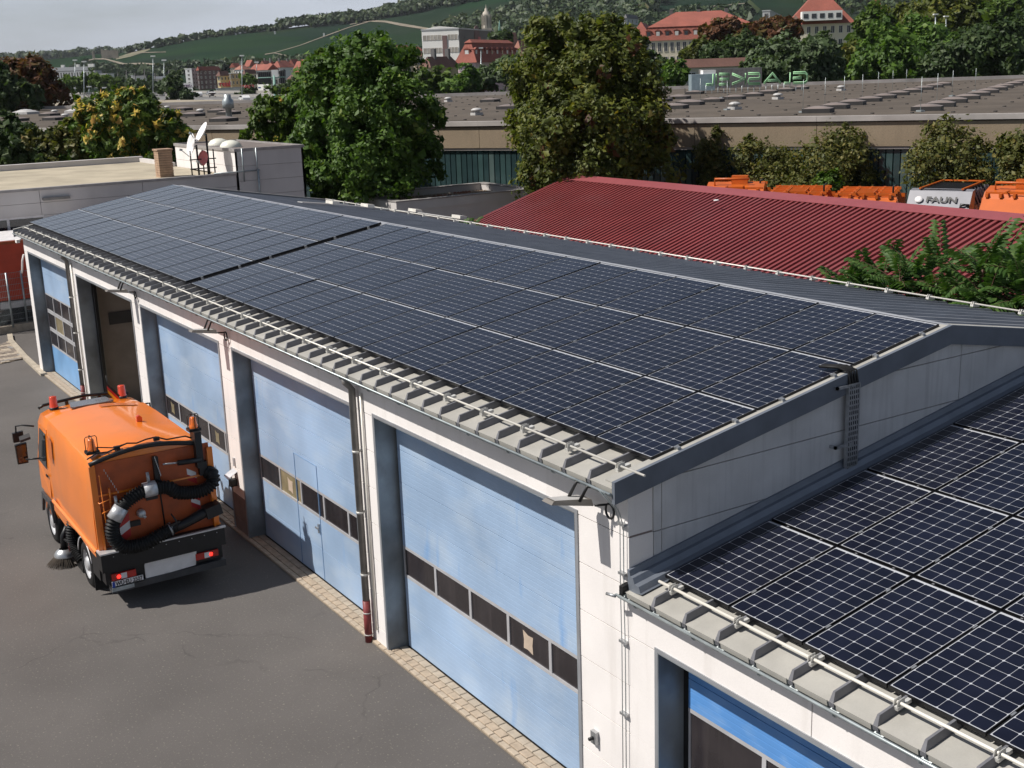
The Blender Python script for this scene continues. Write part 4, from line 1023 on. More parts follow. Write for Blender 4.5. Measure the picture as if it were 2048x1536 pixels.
def dish(u, v, x, r, az, el, m, label):
    p = atx(u, v, x); d = np.array([math.cos(el)*math.cos(az), math.cos(el)*math.sin(az), math.sin(el)])
    a = np.cross(d, [0,0,1]); a /= np.linalg.norm(a); b = np.cross(a, d)
    t = empty('satellite_dish', (p[0], p[1], 4.8), label, 'satellite dish', 'satellite dishes on the flat roof')
    MB().lathe([(r,.0),(r*.98,.012),(r*.7,-r*.13),(r*.35,-r*.22),(0,-r*.25),(.0,-r*.25-.01),(r*.36,-r*.23),(r*.72,-r*.145),(r,0)], p, (a,b,d), 24).build('dish', m, t)
    q = MB().tube([p-d*r*.25, p-d*(r*.25+.18)-b*.05], .04, 6); f = p+d*r*.75-b*r*.55; q.tube([p-b*r*.95, f], .02, 5); q.obox(f, d*.06, a*.05, b*.05); q.build('feed_arm', ZINC, t)
    e = p-d*(r*.25+.15)-b*.05; MB().tube([(e[0],e[1],4.8),(e[0],e[1],e[2]+.1)], .045, 8).build('mast', BLACK, t)
sunaz = math.atan2(-1, -.2)
dish(402, 264, -43.4, .50, R(-96), R(32), DISHW, 'highest white satellite dish, on a mast over the flat roof')
dish(381, 290, -43.6, .52, R(-92), R(14), DISHW, 'left white satellite dish beside the brick chimney')
dish(406, 316, -43.2, .34, R(-72), R(12), DISHR, 'small pinkish red satellite dish under the white ones')
t = empty('dish_rack', (-43.4, 10.2, 4.8), 'dark metal rack holding the satellite dishes', 'rack')
q = MB()
for (y_) in (9.55, 10.1, 10.6): q.tube([(-43.4, y_, 4.8),(-43.4, y_, 5.9)], .03, 6)
for zz in (5.1, 5.5): q.tube([(-43.4, 9.5, zz),(-43.4, 10.7, zz)], .025, 6)
q.tube([(-43.4,9.5,5.1),(-43.9,10.6,4.85)], .025, 6); q.build('rack_frame', BLACK, t)

# ------------------------------------------------------------------ gravel roofed building
GRAV = [mat('gravel_%d' % i, c, .95, var=.25, scale=8) for i, c in enumerate(((.34,.25,.18),(.30,.14,.085),(.42,.35,.28)))]
gb = empty('gravel_roof_building', (-43.6, 22.4, 0), 'small white flat building with a gravel roof behind the garage', 'building')
MB().box(-46.3, -41.2, 18.5, 26.4, 0, 2.62).build('wall', FLATW, gb)
MB().box(-46.0, -41.5, 18.8, 26.1, 2.62, 2.70).build('roof_felt', ROOFBROWN, gb)
q = MB().box(-46.4, -41.15, 18.42, 18.8, 2.6, 3.02).box(-46.4, -41.15, 26.1, 26.5, 2.6, 3.02).box(-41.5, -41.15, 18.8, 26.1, 2.6, 3.02).box(-46.4, -46.05, 18.8, 26.1, 2.6, 3.02); q.build('parapet', FLATW, gb)
q = MB().box(-46.42, -41.12, 18.4, 18.82, 3.02, 3.08).box(-46.42, -41.12, 26.08, 26.52, 3.02, 3.08).box(-41.52, -41.12, 18.82, 26.08, 3.02, 3.08).box(-46.42,-46.03,18.82,26.08,3.02,3.08); q.build('parapet_cap', PARAP, gb)
q = MB(); rg = random.Random(3)
for k in range(5200):
    x, y = rg.uniform(-46, -41.5), rg.uniform(18.85, 26.1); s = rg.uniform(.02,.06); h = s*rg.uniform(.8,1.3); q.mi = (1 if math.sin(x*1.9+y*1.3)+.5*math.sin(y*3.1) > .6 else rg.choice((0,0,2)))
    a = rg.uniform(0, 6.3)
    q._add([(x+s*math.cos(a),y+s*math.sin(a),2.70),(x+s*math.cos(a+2.1),y+s*math.sin(a+2.1),2.70),(x+s*math.cos(a+4.2),y+s*math.sin(a+4.2),2.70),(x,y,2.70+h)], [[0,1,3],[1,2,3],[2,0,3]])
tag(q.build('roof_gravel', GRAV, gb), kind='stuff')
p = atw(592+8, 402, 58)
p = atz(713, 402, 3.02); MB().lathe([(.16,-.05),(.15,.06),(.08,.13),(0,.15)], (p[0]+.3, p[1], p[2]), 'z', 12).build('roof_vent', DOME, gb)

# ------------------------------------------------------------------ red roofed shed
rs = empty('red_roof_shed', (-22, 22, 0), 'shed with a dark red ribbed metal roof behind the garage', 'shed')
RX0, RX1, RYR, RYE = -35.6, -7.0, 24.6, 17.6; RZR, RZE = 4.05, 1.95
sl_ = math.atan2(RZR-RZE, RYR-RYE); Lr = math.hypot(RZR-RZE, RYR-RYE)
def rib_mesh(w, L):
    q = MB(); prof = [(0,0),(.03,.085),(.145,.085),(.165,0),(w,0)]
    V = []; F = []
    for (a, h) in prof: V += [(a,0,h),(a,L,h)]
    for k in range(len(prof)-1): F.append([2*k,2*k+2,2*k+3,2*k+1])
    q._add(V, F); q.prism([(0,0,-.01),(w,0,-.01),(w,0,-.03),(0,0,-.03)], (0,L,0)); return q.mesh('roof_rib', REDROOF)
rw = .262; rm = rib_mesh(rw, Lr); n = int((RX1-RX0)/rw)
for k in range(n):
    o = place('roof_rib', rm, rs, np.array([RX0+k*rw, RYE, RZE])-WL[rs]); o.rotation_euler = (sl_, 0, 0)
RCAP = mat('red_ridge_cap', (.24,.06,.066), .45, 0, var=.06)
MB().prism([(RX0-.05, RYR-.55, RZR-.55*math.tan(sl_)+.115),(RX0-.05, RYR, RZR+.12),(RX0-.05, RYR+.12, RZR+.02),(RX0-.05, RYR+.12, RZR-.1),(RX0-.05, RYR, RZR+.10),(RX0-.05, RYR-.55, RZR-.55*math.tan(sl_)+.10)], (RX1-RX0+.1,0,0)).build('ridge_cap', RCAP, rs)
MB().prism([(RX0-.06, RYE, RZE-.14),(RX0-.06, RYR, RZR-.14),(RX0-.06, RYR, RZR+.10),(RX0-.06, RYE, RZE+.09)], (.05,0,0)).build('verge_trim', RCAP, rs)
MB().box(RX0, RX1, RYR-.1, RYR, 0, RZR-.1).build('back_wall', REDROOF, rs)
q = MB()
for k in range(7): q.box(RX0+.3+k*4.6, RX0+.5+k*4.6, RYE+.4, RYE+.6, 0, RZE+.02)
q.build('steel_posts', PIPE, rs)
p = atz(1428, 401, 3.95)
MB().tube([(p[0],p[1],p[2]),(p[0]+.25,p[1],p[2]+.03)], .03, 6).build('cable_end', WHITEF, rs)

# ------------------------------------------------------------------ refuse trucks between the shed and the hall
ORT = mat('truck_orange', (.50,.105,.012), .4, var=.10, scale=1.2, coat=.3); GREYT = mat('truck_grey', (.20,.20,.225), .4, var=.08, coat=.3)
def refuse_truck(u, v, label, m, style, turn=0):
    p = atz(u, v+5, 3.5); a = np.array([p[0]-CAM[0], p[1]-CAM[1]]); ang = math.atan2(a[1], a[0])-math.pi/2+R(turn)
    t = empty('refuse_truck', (p[0]+.6*math.sin(ang), p[1]-.6*math.cos(ang), 0), label, 'refuse truck', 'refuse trucks parked behind the red roof', (0,0,ang)); t.scale = (1, .74, 1.12)
    def B(q, name, mm, par=t):
        me = q.mesh(name, mm); o = bpy.data.objects.new(name, me); col.objects.link(o); o.parent = par; return o
    w = 1.24
    # chassis, wheels, cab
    B(MB().box(-.45,.45,.6,8.2,.55,.85), 'chassis', BLACK)
    for yy in (2.2, 3.5, 7.0):
        for s_ in (-1, 1): B(MB().lathe([(0,.0),(.28,.0),(.5,.0),(.5,.28),(0,.28)], (s_*1.0, yy, .5), ((0,1,0),(0,0,1),(s_,0,0)), 18), 'wheel', RUBBER)
    c = B(MB().prism([(-w,6.6,.7),(-w,8.2,.7),(-w,8.3,1.6),(-w,8.05,2.75),(-w,6.6,2.85)], (2*w,0,0)), 'cab', m)
    me = MB().prism([(-w+.1,8.31,1.65),(w-.1,8.31,1.65),(w-.15,8.1,2.55),(-w+.15,8.1,2.55)], (0,.02,0)).mesh('windscreen', GLASSD); o = bpy.data.objects.new('windscreen', me); col.objects.link(o); o.parent = c
    # collection body
    B(MB().prism([(-w,1.6,.95),(w,1.6,.95),(w+.02,1.6,2.4),(w-.25,1.6,3.02),(-w+.25,1.6,3.02),(-w-.02,1.6,2.4)], (0,4.8,0)), 'collection_body', m)
    q = MB()
    for k in range(6):
        yy = 1.8+k*.85; q.prism([(-w-.05,yy,1.0),(-w-.05,yy,2.42),(-w+.23,yy,3.09),(w-.23,yy,3.09),(w+.05,yy,2.42),(w+.05,yy,1.0),(w-.02,yy,1.0),(w-.02,yy,2.35),(w-.27,yy,2.98),(-w+.27,yy,2.98),(-w+.02,yy,2.35),(-w+.02,yy,1.0)], (0,.12,0))
    B(q, 'body_rib', m)
    if style == 'faun':
        B(MB().prism([(-w,1.6,1.0),(-w,.2,1.0),(-w,.0,1.5),(-w,.25,2.5),(-w,1.0,3.15),(-w,1.6,3.2)], (2*w,0,0)), 'tailgate', m)
        q = MB()
        for k in range(7):
            yy = 1.2+k*.65; q.prism([(-w+.0,yy,2.6),(-w+.34,yy,3.2),(w-.34,yy,3.2),(w-.0,yy,2.6),(w-.08,yy,2.6),(w-.36,yy,3.1),(-w+.36,yy,3.1),(-w+.08,yy,2.6)], (0,.07,0))
        B(q, 'body_hoop', BLACK)
        B(MB().box(-w+.36,-w+.44,1.0,6.2,3.2,3.25).box(w-.44,w-.36,1.0,6.2,3.2,3.25).box(-w+.44,w-.44,6.0,6.1,3.2,3.25), 'roof_rail', ORT)
        me = text_mesh('FAUN', .38, BLACK, .005, 'CENTER', .012)
        o = bpy.data.objects.new('lettering', me); col.objects.link(o); o.parent = t; o.location = (.12,.56,2.86); o.rotation_euler = (R(41),0,0); o.scale = (1.25,1,1)
        B(MB().lathe([(.16,0),(.16,.01),(0,.011)], (-.78,.555,2.862), ((1,0,0),(0,.755,.656),(0,-.656,.755)), 16), 'logo_disc', WHITEF)
        B(MB().tube([(w-.35,.35,2.5),(w-.3,.30,2.72),(w-.05,.42,2.72),(w-.02,.42,2.2)], .06, 6), 'grab_rail', BLACK)
        B(MB().box(-w-.1,-w+.12,.1,.4,2.3,2.6), 'rear_lamp', BLACK); B(MB().box(-.9,.9,.05,.3,2.25,2.38), 'rear_slot', BLACK)
    else:
        B(MB().prism([(-w,1.6,1.0),(-w,.2,1.0),(-w,.0,1.5),(-w,.3,2.55),(-w,1.1,3.05),(-w,1.6,3.05)], (2*w,0,0)), 'tailgate', m)
        q = MB()
        for k in range(5): q.box(-w+.1+k*.52,-w+.2+k*.52,.9,5.8,3.02,3.16)
        for k in range(4): q.box(-w+.05,w-.05,1.2+k*1.2,1.3+k*1.2,3.10,3.20)
        B(q, 'roof_frame', m)
        q = MB()
        for k in range(9): q.box(-.35,.35,1.0+k*.25,1.06+k*.25,3.2,3.23)
        q.box(-.38,-.33,.9,3.4,3.2,3.25).box(.33,.38,.9,3.4,3.2,3.25); B(q, 'roof_ladder', m)
        q = MB()
        for s_ in (-1, 1): q.prism([(s_*(w-.06),.6,1.8),(s_*(w-.06),1.0,3.0),(s_*(w-.06),1.25,3.0),(s_*(w-.06),.9,1.8)], (s_*.1,0,0))
        B(q, 'lift_arm', m)
        if style == 'hook':
            B(MB().prism([(-w,.3,2.5),(-w,1.3,3.2),(-w,2.3,3.35),(-w,2.6,3.3),(-w,2.6,2.5)], (2*w,0,0)), 'hopper_hood', m)
            B(MB().tube([(-.9,1.6,3.2),(-.9,1.6,3.5),(.6,1.6,3.5)], .05, 6).box(-.2,.5,1.9,2.5,3.3,3.6), 'roof_gear', m)
        B(MB().tube([(w-.2,2.0,3.0),(w-.2,2.0,3.4),(w-.05,2.0,3.45)], .04, 6), 'exhaust', BLACK)
refuse_truck(1468, 375, 'orange refuse truck with a sloping hood, farthest left behind the red roof', ORT, 'hook', -6)
refuse_truck(1592, 384, 'orange refuse truck with a roof ladder, between the hooded truck and its twin', ORT, 'ladder', -6)
refuse_truck(1728, 387, 'orange refuse truck with a roof ladder, next to the grey truck', ORT, 'ladder', -6)
refuse_truck(1880, 379, 'grey refuse truck lettered FAUN behind the red roof', GREYT, 'faun', -14)
refuse_truck(2030, 386, 'orange refuse truck at the right edge of the photo beyond the grey one', ORT, 'hook', -14)

# ------------------------------------------------------------------ glass hall
ROOFHALL = mat('hall_roof_felt', (.098,.081,.066), .95, spec=.2, var=.18, scale=.18, fine=.10, bscale=1.5); add_streaks(ROOFHALL, (.065,.054,.046), .5, .12, 1, .55, .7)
FASC = mat('hall_fascia_concrete', (.265,.205,.14), .85, var=.07, scale=.5, bump=.3, bscale=18, fine=.10); add_streaks(FASC, (.17,.135,.095), .4, 2.0, .15, .5, .8)
LIP = mat('hall_lip', (.38,.35,.33), .6, var=.2, scale=.6)
UGL = [mat('glass_plank_%s' % t, c, .22, var=.2, scale=.8, spec=.7) for t, c in (('dark', (.028,.055,.058)), ('mid', (.045,.085,.085)), ('pale', (.085,.125,.12)))]
hall = empty('glass_hall', (-60, 45, 0), 'huge flat roofed hall with a tan concrete fascia above dark green glass walls', 'hall')
HZ = 6.2
HA, HB = np.array([-98., -4.8]), np.array([-6., 51.8])
HD = (HB-HA)/np.linalg.norm(HB-HA); HN = np.array([-HD[1], HD[0]])
FA, FB = np.array([-190., -19.]), np.array([-52., 138.])
MB().prism([(HA[0],HA[1],HZ-.25),(HB[0],HB[1],HZ-.25),(FB[0],FB[1],HZ-.25),(FA[0],FA[1],HZ-.25)], (0,0,.22)).build('roof_deck', ROOFHALL, hall)
def hp_(s, off, z): p = HA+HD*s+HN*off; return (p[0], p[1], z)
HL = np.linalg.norm(HB-HA)
s = 0
while s < HL:
    e = min(HL, s+6.0)
    MB().prism([hp_(s+.012,0,4.85),hp_(e-.012,0,4.85),hp_(e-.012,.25,4.85),hp_(s+.012,.25,4.85)], (0,0,HZ-.18-4.85)).build('fascia_panel', FASC, hall)
    MB().prism([hp_(s+.006,-.10,HZ-.18),hp_(e-.006,-.10,HZ-.18),hp_(e-.006,.35,HZ-.18),hp_(s+.006,.35,HZ-.18)], (0,0,.24)).build('roof_lip', LIP, hall)
    s = e
MB().prism([hp_(0,.28,4.72),hp_(HL,.28,4.72),hp_(HL,.05,4.72),hp_(0,.05,4.72)], (0,0,.12)).build('glass_head_rail', LIP, hall)
MB().prism([hp_(0,.6,0),hp_(HL,.6,0),hp_(HL,.7,0),hp_(0,.7,0)], (0,0,4.7)).build('inner_lining', UGL[0], hall)
for side, (Pa, Pb) in enumerate(((HB, FB), (FA, HA))):
    d = Pb-Pa; d /= np.linalg.norm(d); n_ = np.array([-d[1], d[0]])*.3
    MB().prism([(Pa[0],Pa[1],0),(Pb[0],Pb[1],0),(Pb[0]+n_[0],Pb[1]+n_[1],0),(Pa[0]+n_[0],Pa[1]+n_[1],0)], (0,0,HZ-.26)).build('side_wall', FASC, hall)
# far parapet
d = FB-FA; d /= np.linalg.norm(d); n_ = np.array([-d[1], d[0]])*.3
MB().prism([(FA[0],FA[1],HZ-.3),(FB[0],FB[1],HZ-.3),(FB[0]-n_[0],FB[1]-n_[1],HZ-.3),(FA[0]-n_[0],FA[1]-n_[1],HZ-.3)], (0,0,.62)).build('roof_parapet', LIP, hall)
pw_ = .335; s0 = 38.0; gm = []
for m_ in UGL:
    q = MB(); q._add([(.012,0,0),(pw_-.012,0,0),(pw_-.03,-.05,0),(.03,-.05,0),(.012,0,4.72),(pw_-.012,0,4.72),(pw_-.03,-.05,4.72),(.03,-.05,4.72)], [[0,3,7,4],[3,2,6,7],[2,1,5,6],[1,0,4,5]])
    gm.append(q.mesh('glass_plank', m_))
ang = math.atan2(HD[1], HD[0]); rg = random.Random(11); s = s0; k = 0
while s < HL-.4 and k < 295:
    o = place('glass_plank', rg.choice([gm[0],gm[0],gm[0],gm[1],gm[1],gm[2] if rg.random() < .35 else gm[0]]), hall, np.array(hp_(s,.2,0))-WL[hall]); o.rotation_euler = (0,0,ang); s += pw_; k += 1
MB().prism([hp_(0,.2,0),hp_(s0,.2,0),hp_(s0,.26,0),hp_(0,.26,0)], (0,0,4.72)).build('glass_wall_far', UGL[1], hall)
# roof furniture: skylights, vents, rods
SKYD = mat('skylight_dirty', (.20,.165,.15), .5, var=.15, scale=.8); SKYK = mat('skylight_kerb', (.03,.028,.028), .7)
VENTW = mat('vent_pale', (.42,.41,.40), .5, var=.1)
def dome_mesh(L, W, H, m2, name):
    q = MB(); q.mi = 1; q.box(-L/2,L/2,-W/2,W/2,0,.22); q.mi = 0; q.smooth = True; n = 6; V = []
    for i in range(n+1):
        for j in range(n+1):
            a, b = i/n*2-1, j/n*2-1; V.append((a*L/2*.97, b*W/2*.97, .22+H*(1-a*a)*(1-b*b)**.5*1.0 if abs(b) < 1 else .22))
    q._add(V, [[i*(n+1)+j, (i+1)*(n+1)+j, (i+1)*(n+1)+j+1, i*(n+1)+j+1] for i in range(n) for j in range(n)])
    return q.mesh(name, m2)
dm = dome_mesh(1.45, 1.3, .13, [SKYD, SKYK], 'skylight'); dw = dome_mesh(2.2, 1.7, .30, [VENTW, VENTW], 'skylight_white')
S = .3408
sk = [(1350+a*S, b*S) for a, b in ((840,655),(940,632),(1040,610),(1140,590),(1230,572),(1310,553),(1390,537),(1460,522),(1520,508),(1570,497),(1480,643),(1560,620),(1635,597),(1715,577),(1780,556),(1835,540),(1890,523),(1930,510),(1985,496),(2030,484),(0,632),(100,610),(220,593),(350,577),(460,560),(545,543),(650,530),(735,518),(30,575),(115,546))]
S2 = .3418
sk += [(700+a*S2, b*S2) for a, b in ((820,590),(930,632),(1820,588),(1920,572),(1880,630),(1980,605))]
sk += [(a*S2, b*S2) for a, b in ((290,672),(320,697),(500,683),(1070,640),(1130,675),(1280,652),(1340,664),(1310,705),(100,703))]
def on_roof(u, v): 
    p = atz(u, v+2, HZ-.03); return p
for i, (u, v) in enumerate(sk):
    p = on_roof(u, v)
    o = place('skylight', dm, None, p); o.rotation_euler = (0,0,ang)
    if i < 10: l = 'brown skylight, %s from the front of the row left of the wet roof strip' % ORD[i]
    elif i < 20: l = 'brown skylight, %s from the front of the row nearest the right edge' % ORD[i-10]
    elif i < 30: l = 'brown skylight, %s of the scattered ones before the green letters' % ORD[i-20]
    elif i < 36: l = 'brown skylight, %s from the left beside the olive tree' % ORD[i-30]
    else: l = 'brown skylight, %s from the left on the hall roof behind the yellow tree' % ORD[i-36]
    tag(o, l, 'skylight', 'brown skylights on the hall roof')
for (a, b), l in zip(((150,662),(460,653)), ('white skylight dome at the far left of the hall roof', 'white skylight dome on the hall roof, just left of the yellow flowering tree')):
    o = place('skylight', dw, None, on_roof(a*S2, b*S2)); o.rotation_euler = (0,0,ang); tag(o, l, 'skylight', 'white skylights on the hall roof')
vm = MB().box(-.3,.3,-.3,.3,0,.16).lathe([(.20,.16),(.20,.27),(.36,.28),(.35,.36),(.2,.44),(0,.46)], (0,0,0), 'z', 12).mesh('vent', VENTW)
for (u, v) in [(1350+350*S, 637*S),(1350+603*S, 577*S),(1350+975*S, 526*S),(700+575*S2, 590*S2),(700+742*S2, 668*S2),(385*S2, 690*S2),(1175*S2, 662*S2),(980*S2, 640*S2),(322*S2,663*S2)]:
    p = on_roof(u, v); o = place('roof_ventilator', vm, None, p); vk = globals().get('vk', -1)+1
    tag(o, 'small white roof ventilator, '+['nearest the front edge right of the olive tree','middle one of three right of the olive tree','farthest of three right of the olive tree','far one between the two big trees','near one between the two big trees','before the left white dome','behind the satellite dishes','near the far hall edge behind the dishes','beside the two white domes'][vk], 'ventilator', 'white ventilators on the hall roof')
p = on_roof(1342*S2, 690*S2)
MBf = MB().lathe([(.22,0),(.22,.7),(.42,.75),(.40,1.3),(.25,1.45),(.25,1.7),(.0,1.72)], p, 'z', 12)
tag(MBf.build('roof_flue', ZINC, None, p), 'tall zinc flue with a cowl standing on the hall roof', 'flue')
rods = [(1350+a*S, b*S) for a, b in ((750,655),(878,628),(990,612),(1097,590),(1190,560),(1275,540),(1355,525),(1440,650),(1535,600),(1625,560),(305,640),(275,570),(148,600),(1760,530))]
rmesh = MB().tube([(0,0,0),(0,0,1.7)], .014, 4).box(-.15,.15,-.15,.15,0,.08).mesh('rod', ZINC)
for k, (u, v) in enumerate(sorted(rods)): tag(place('lightning_rod', rmesh, None, on_roof(u, v)), 'thin lightning rod on the hall roof, %s from the left' % ORD[k], 'lightning rod', 'lightning rods on the hall roof')
# seam dots and felt joints
q = MB()
for off in np.arange(4, 78, 6.0):
    for s in np.arange(2, HL+25, 1.9):
        q.box(*[v_ for pr in zip(np.array(hp_(s,off,0))[:2]-.07, np.array(hp_(s,off,0))[:2]+.07) for v_ in pr], HZ-.03, HZ+.02)
tag(q.build('roof_studs', SKYK, hall), kind='stuff')
# mirrored green roof letters at the far edge (seen from behind)
GRN = mat('sign_green', (.30,.56,.30), .5, var=.05, emit=None); 
sg = empty('roof_lettering', atw(1510, 172, 112), 'pale green outline letters GLASKEIL seen from behind on the far hall roof edge', 'sign')
D_ = 112.0; lh_ = 19.5*D_/FPX
def letter(u0, u1, strokes, ch):
    a = atw(u0, 169.0-(u0-1500)*.018, D_); b = atw(u1, 169.0-(u1-1500)*.018, D_); X = b-a; q = MB()
    for st in strokes:
        pts = [a+X*p[0]+np.array([0,0,1])*lh_*p[1] for p in st]
        for o_ in (0, .13): q.tube([p+np.array([0,0,o_]) for p in pts], .07, 5)
    q.build('letter', GRN, sg)
# x runs left to right in the view; shapes are mirrored
E_ = [[(0,1),(1,1),(1,0),(0,0)],[(.05,.5),(1,.5)]]
letter(1412, 1426, [[(1,1),(1,0),(0,0)]], 'L'); letter(1431, 1434, [[(.5,1),(.5,0)]], 'I'); letter(1438, 1458, E_, 'E')
letter(1464, 1491, [[(1,1),(1,0)],[(0,1),(.95,.5),(0,0)]], 'K'); letter(1496, 1520, [[(0,1),(.9,1),(1,.75),(.9,.5),(.1,.5),(0,.25),(.1,0),(1,0)]], 'S')
letter(1528, 1561, [[(0,0),(.5,1),(1,0)],[(.2,.3),(.8,.3)]], 'A'); letter(1568, 1580, [[(1,1),(1,0),(0,0)]], 'L'); letter(1586, 1614, [[(0,1),(.85,1),(1,.8),(1,.2),(.85,0),(0,0),(0,.5),(.6,.5)]], 'G')
q = MB()
for u in range(1412, 1616, 12):
    p = atw(u, 169-(u-1500)*.018, D_); q.tube([p+np.array([0,0,-1.2]), p+np.array([0,0,.05])], .04, 4)
q.build('letter_stand', ZINC, sg)
GBOX = mat('plant_box_glass', (.28,.36,.40), .3, .2, var=.1)
a = atw(1380, 172, 114); t = empty('roof_plant_box', a, 'grey blue roof plant box beside the green letters', 'roof unit')
r_ = np.array([RT[0],RT[1],0]); r_ /= np.linalg.norm(r_); f_ = np.array([-r_[1], r_[0], 0])
MB().obox(a+r_*1.1+np.array([0,0,.3]), r_*1.1, f_*1, (0,0,.75)).build('box_body', GBOX, t); MB().obox(a+r_*1.7+np.array([0,0,1.15]), r_*.6, f_*.8, (0,0,.25)).build('box_top', WHITE, t)
a = atw(1460, 160, 122); t = empty('roof_screen', a, 'long grey ribbed screen behind the green letters', 'roof unit')
MB().obox(a+np.array([0,0,.2]), r_*3.0, f_*1, (0,0,.95)).build('screen_body', PIPE, t)

# ------------------------------------------------------------------ orange container lorry and fence beyond the garage end
ct = empty('container_lorry', (-39.5, .7, 0), 'orange red box lorry with a white roof edge parked behind the wire fence', 'lorry')
p = atx(12, 535, -37.6); zt = p[2]
MB().box(-41.6, -38.0, -.35, 4.2, 1.15, 3.32).build('box_body', REDORANGE, ct)
MB().box(-41.5, -38.1, -.2, 4.1, 3.32, 3.36).build('roof_panel', WHITEF, ct)
MB().box(-41.62, -37.98, -.37, -.29, 1.15, 3.34).box(-38.06, -37.98, -.29, 4.2, 3.24, 3.34).build('box_edge', ORANGED, ct)
MB().box(-41.4, -38.2, -.2, 4.0, .7, 1.15).build('lorry_frame', PLINTH, ct); MB().box(-38.2, -38.0, 0, 4.2, .85, 1.1).build('side_guard', WHITEP, ct)
for yy in (.5, 2.6): MB().lathe([(0,0),(.3,0),(.48,0),(.48,.3),(0,.3)], (-38.35, yy, .48), ((0,1,0),(0,0,1),(1,0,0)), 18).build('wheel', RUBBER, ct)
MB().box(-41.3,-38.3,-2.2,-.5,.6,2.25).build('cab', ORANGE, ct)
MB().box(-38.28,-38.2,-1.9,-.9,1.4,2.1).build('side_window', GLASSD, ct)
for yy in (-1.6,): MB().lathe([(0,0),(.3,0),(.48,0),(.48,.3),(0,.3)], (-38.35, yy, .48), ((0,1,0),(0,0,1),(1,0,0)), 18).build('wheel', RUBBER, ct)
fn = empty('wire_fence', (-36.6, .5, 0), 'grey wire mesh fence on a low concrete kerb at the far end of the garage', 'fence')
pb = [atz(-10, 672, 0), atz(27, 667, 0), atz(56, 661, 0), atz(92, 654, 0)]
MB().prism([pb[0], pb[3], pb[3]+np.array([-.35,0.1,0]), pb[0]+np.array([-.35,.1,0])], (0,0,.28)).build('kerb_wall', KERB, fn)
ft = 2.25
for i, p in enumerate(pb): MB().tube([p+np.array([-.15,.05,.2]), p+np.array([-.15,.05,ft])], .038, 6).build('fence_post', ZINC, fn)
A, B = pb[0]+np.array([-.15,.05,0]), pb[3]+np.array([-.15,.05,0])
q = MB()
for k in range(9): z = .45+k*.22; q.tube([A+np.array([0,0,z]), B+np.array([0,0,z])], .007, 4, False)
n = 60
for k in range(n+1): p = A+(B-A)*k/n; q.tube([p+np.array([0,0,.3]), p+np.array([0,0,1.0 if k % 2 else 2.2])], .0035, 3, False)
q.build('wire_mesh', ZINC, fn)
# ------------------------------------------------------------------ vegetation
def leaf_mat(name, cols, trans=.35):
    """cols: list of (pos, rgb) over a per-leaf random value"""
    m = bpy.data.materials.new(name); m.use_nodes = True; nt = m.node_tree; L = nt.links.new
    b = nt.nodes['Principled BSDF']; b.inputs['Roughness'].default_value = .55; b.inputs['Specular IOR Level'].default_value = .3
    a = nt.nodes.new('ShaderNodeAttribute'); a.attribute_name = 'rnd'
    r = nt.nodes.new('ShaderNodeValToRGB')
    while len(r.color_ramp.elements) < len(cols): r.color_ramp.elements.new(.5)
    for e, (p, c) in zip(r.color_ramp.elements, cols): e.position = p; e.color = (*c, 1)
    L(a.outputs['Fac'], r.inputs['Fac']); L(r.outputs['Color'], b.inputs['Base Color'])
    t = nt.nodes.new('ShaderNodeBsdfTranslucent'); g = nt.nodes.new('ShaderNodeMix'); g.data_type = 'RGBA'; g.blend_type = 'MULTIPLY'; g.inputs['Factor'].default_value = 1; g.inputs['B'].default_value = (1.0,1.15,.5,1)
    L(r.outputs['Color'], g.inputs['A']); L(g.outputs['Result'], t.inputs['Color'])
    mxs = nt.nodes.new('ShaderNodeMixShader'); mxs.inputs['Fac'].default_value = trans
    L(b.outputs['BSDF'], mxs.inputs[1]); L(t.outputs['BSDF'], mxs.inputs[2]); L(mxs.outputs['Shader'], nt.nodes['Material Output'].inputs['Surface'])
    return m
BARK = mat('bark', (.085,.062,.045), .9, var=.3, scale=6, bump=.4, bscale=30)
LG = leaf_mat('leaf_green', [(0,(.032,.068,.012)),(.45,(.066,.128,.019)),(.85,(.11,.19,.026)),(1,(.19,.22,.035))])
LO = leaf_mat('leaf_olive', [(0,(.04,.048,.009)),(.5,(.085,.108,.018)),(.9,(.165,.17,.024)),(1,(.26,.15,.024))])
LD = leaf_mat('leaf_dark', [(0,(.024,.044,.015)),(.6,(.052,.085,.027)),(1,(.095,.13,.042))])
LY = leaf_mat('leaf_fresh', [(0,(.04,.075,.013)),(.6,(.085,.14,.02)),(1,(.15,.20,.03))])
LR = leaf_mat('leaf_autumn', [(0,(.075,.030,.014)),(.5,(.13,.052,.022)),(.8,(.10,.075,.02)),(1,(.06,.08,.02))])
LW = leaf_mat('leaf_willow', [(0,(.042,.072,.028)),(.6,(.085,.125,.052)),(1,(.19,.23,.15))])
LF = leaf_mat('flower_yellow', [(0,(.55,.40,.06)),(.6,(.66,.50,.12)),(1,(.58,.32,.08))])
LB = leaf_mat('leaf_bush', [(0,(.045,.055,.014)),(.5,(.10,.11,.028)),(.9,(.20,.17,.045)),(1,(.20,.11,.04))])
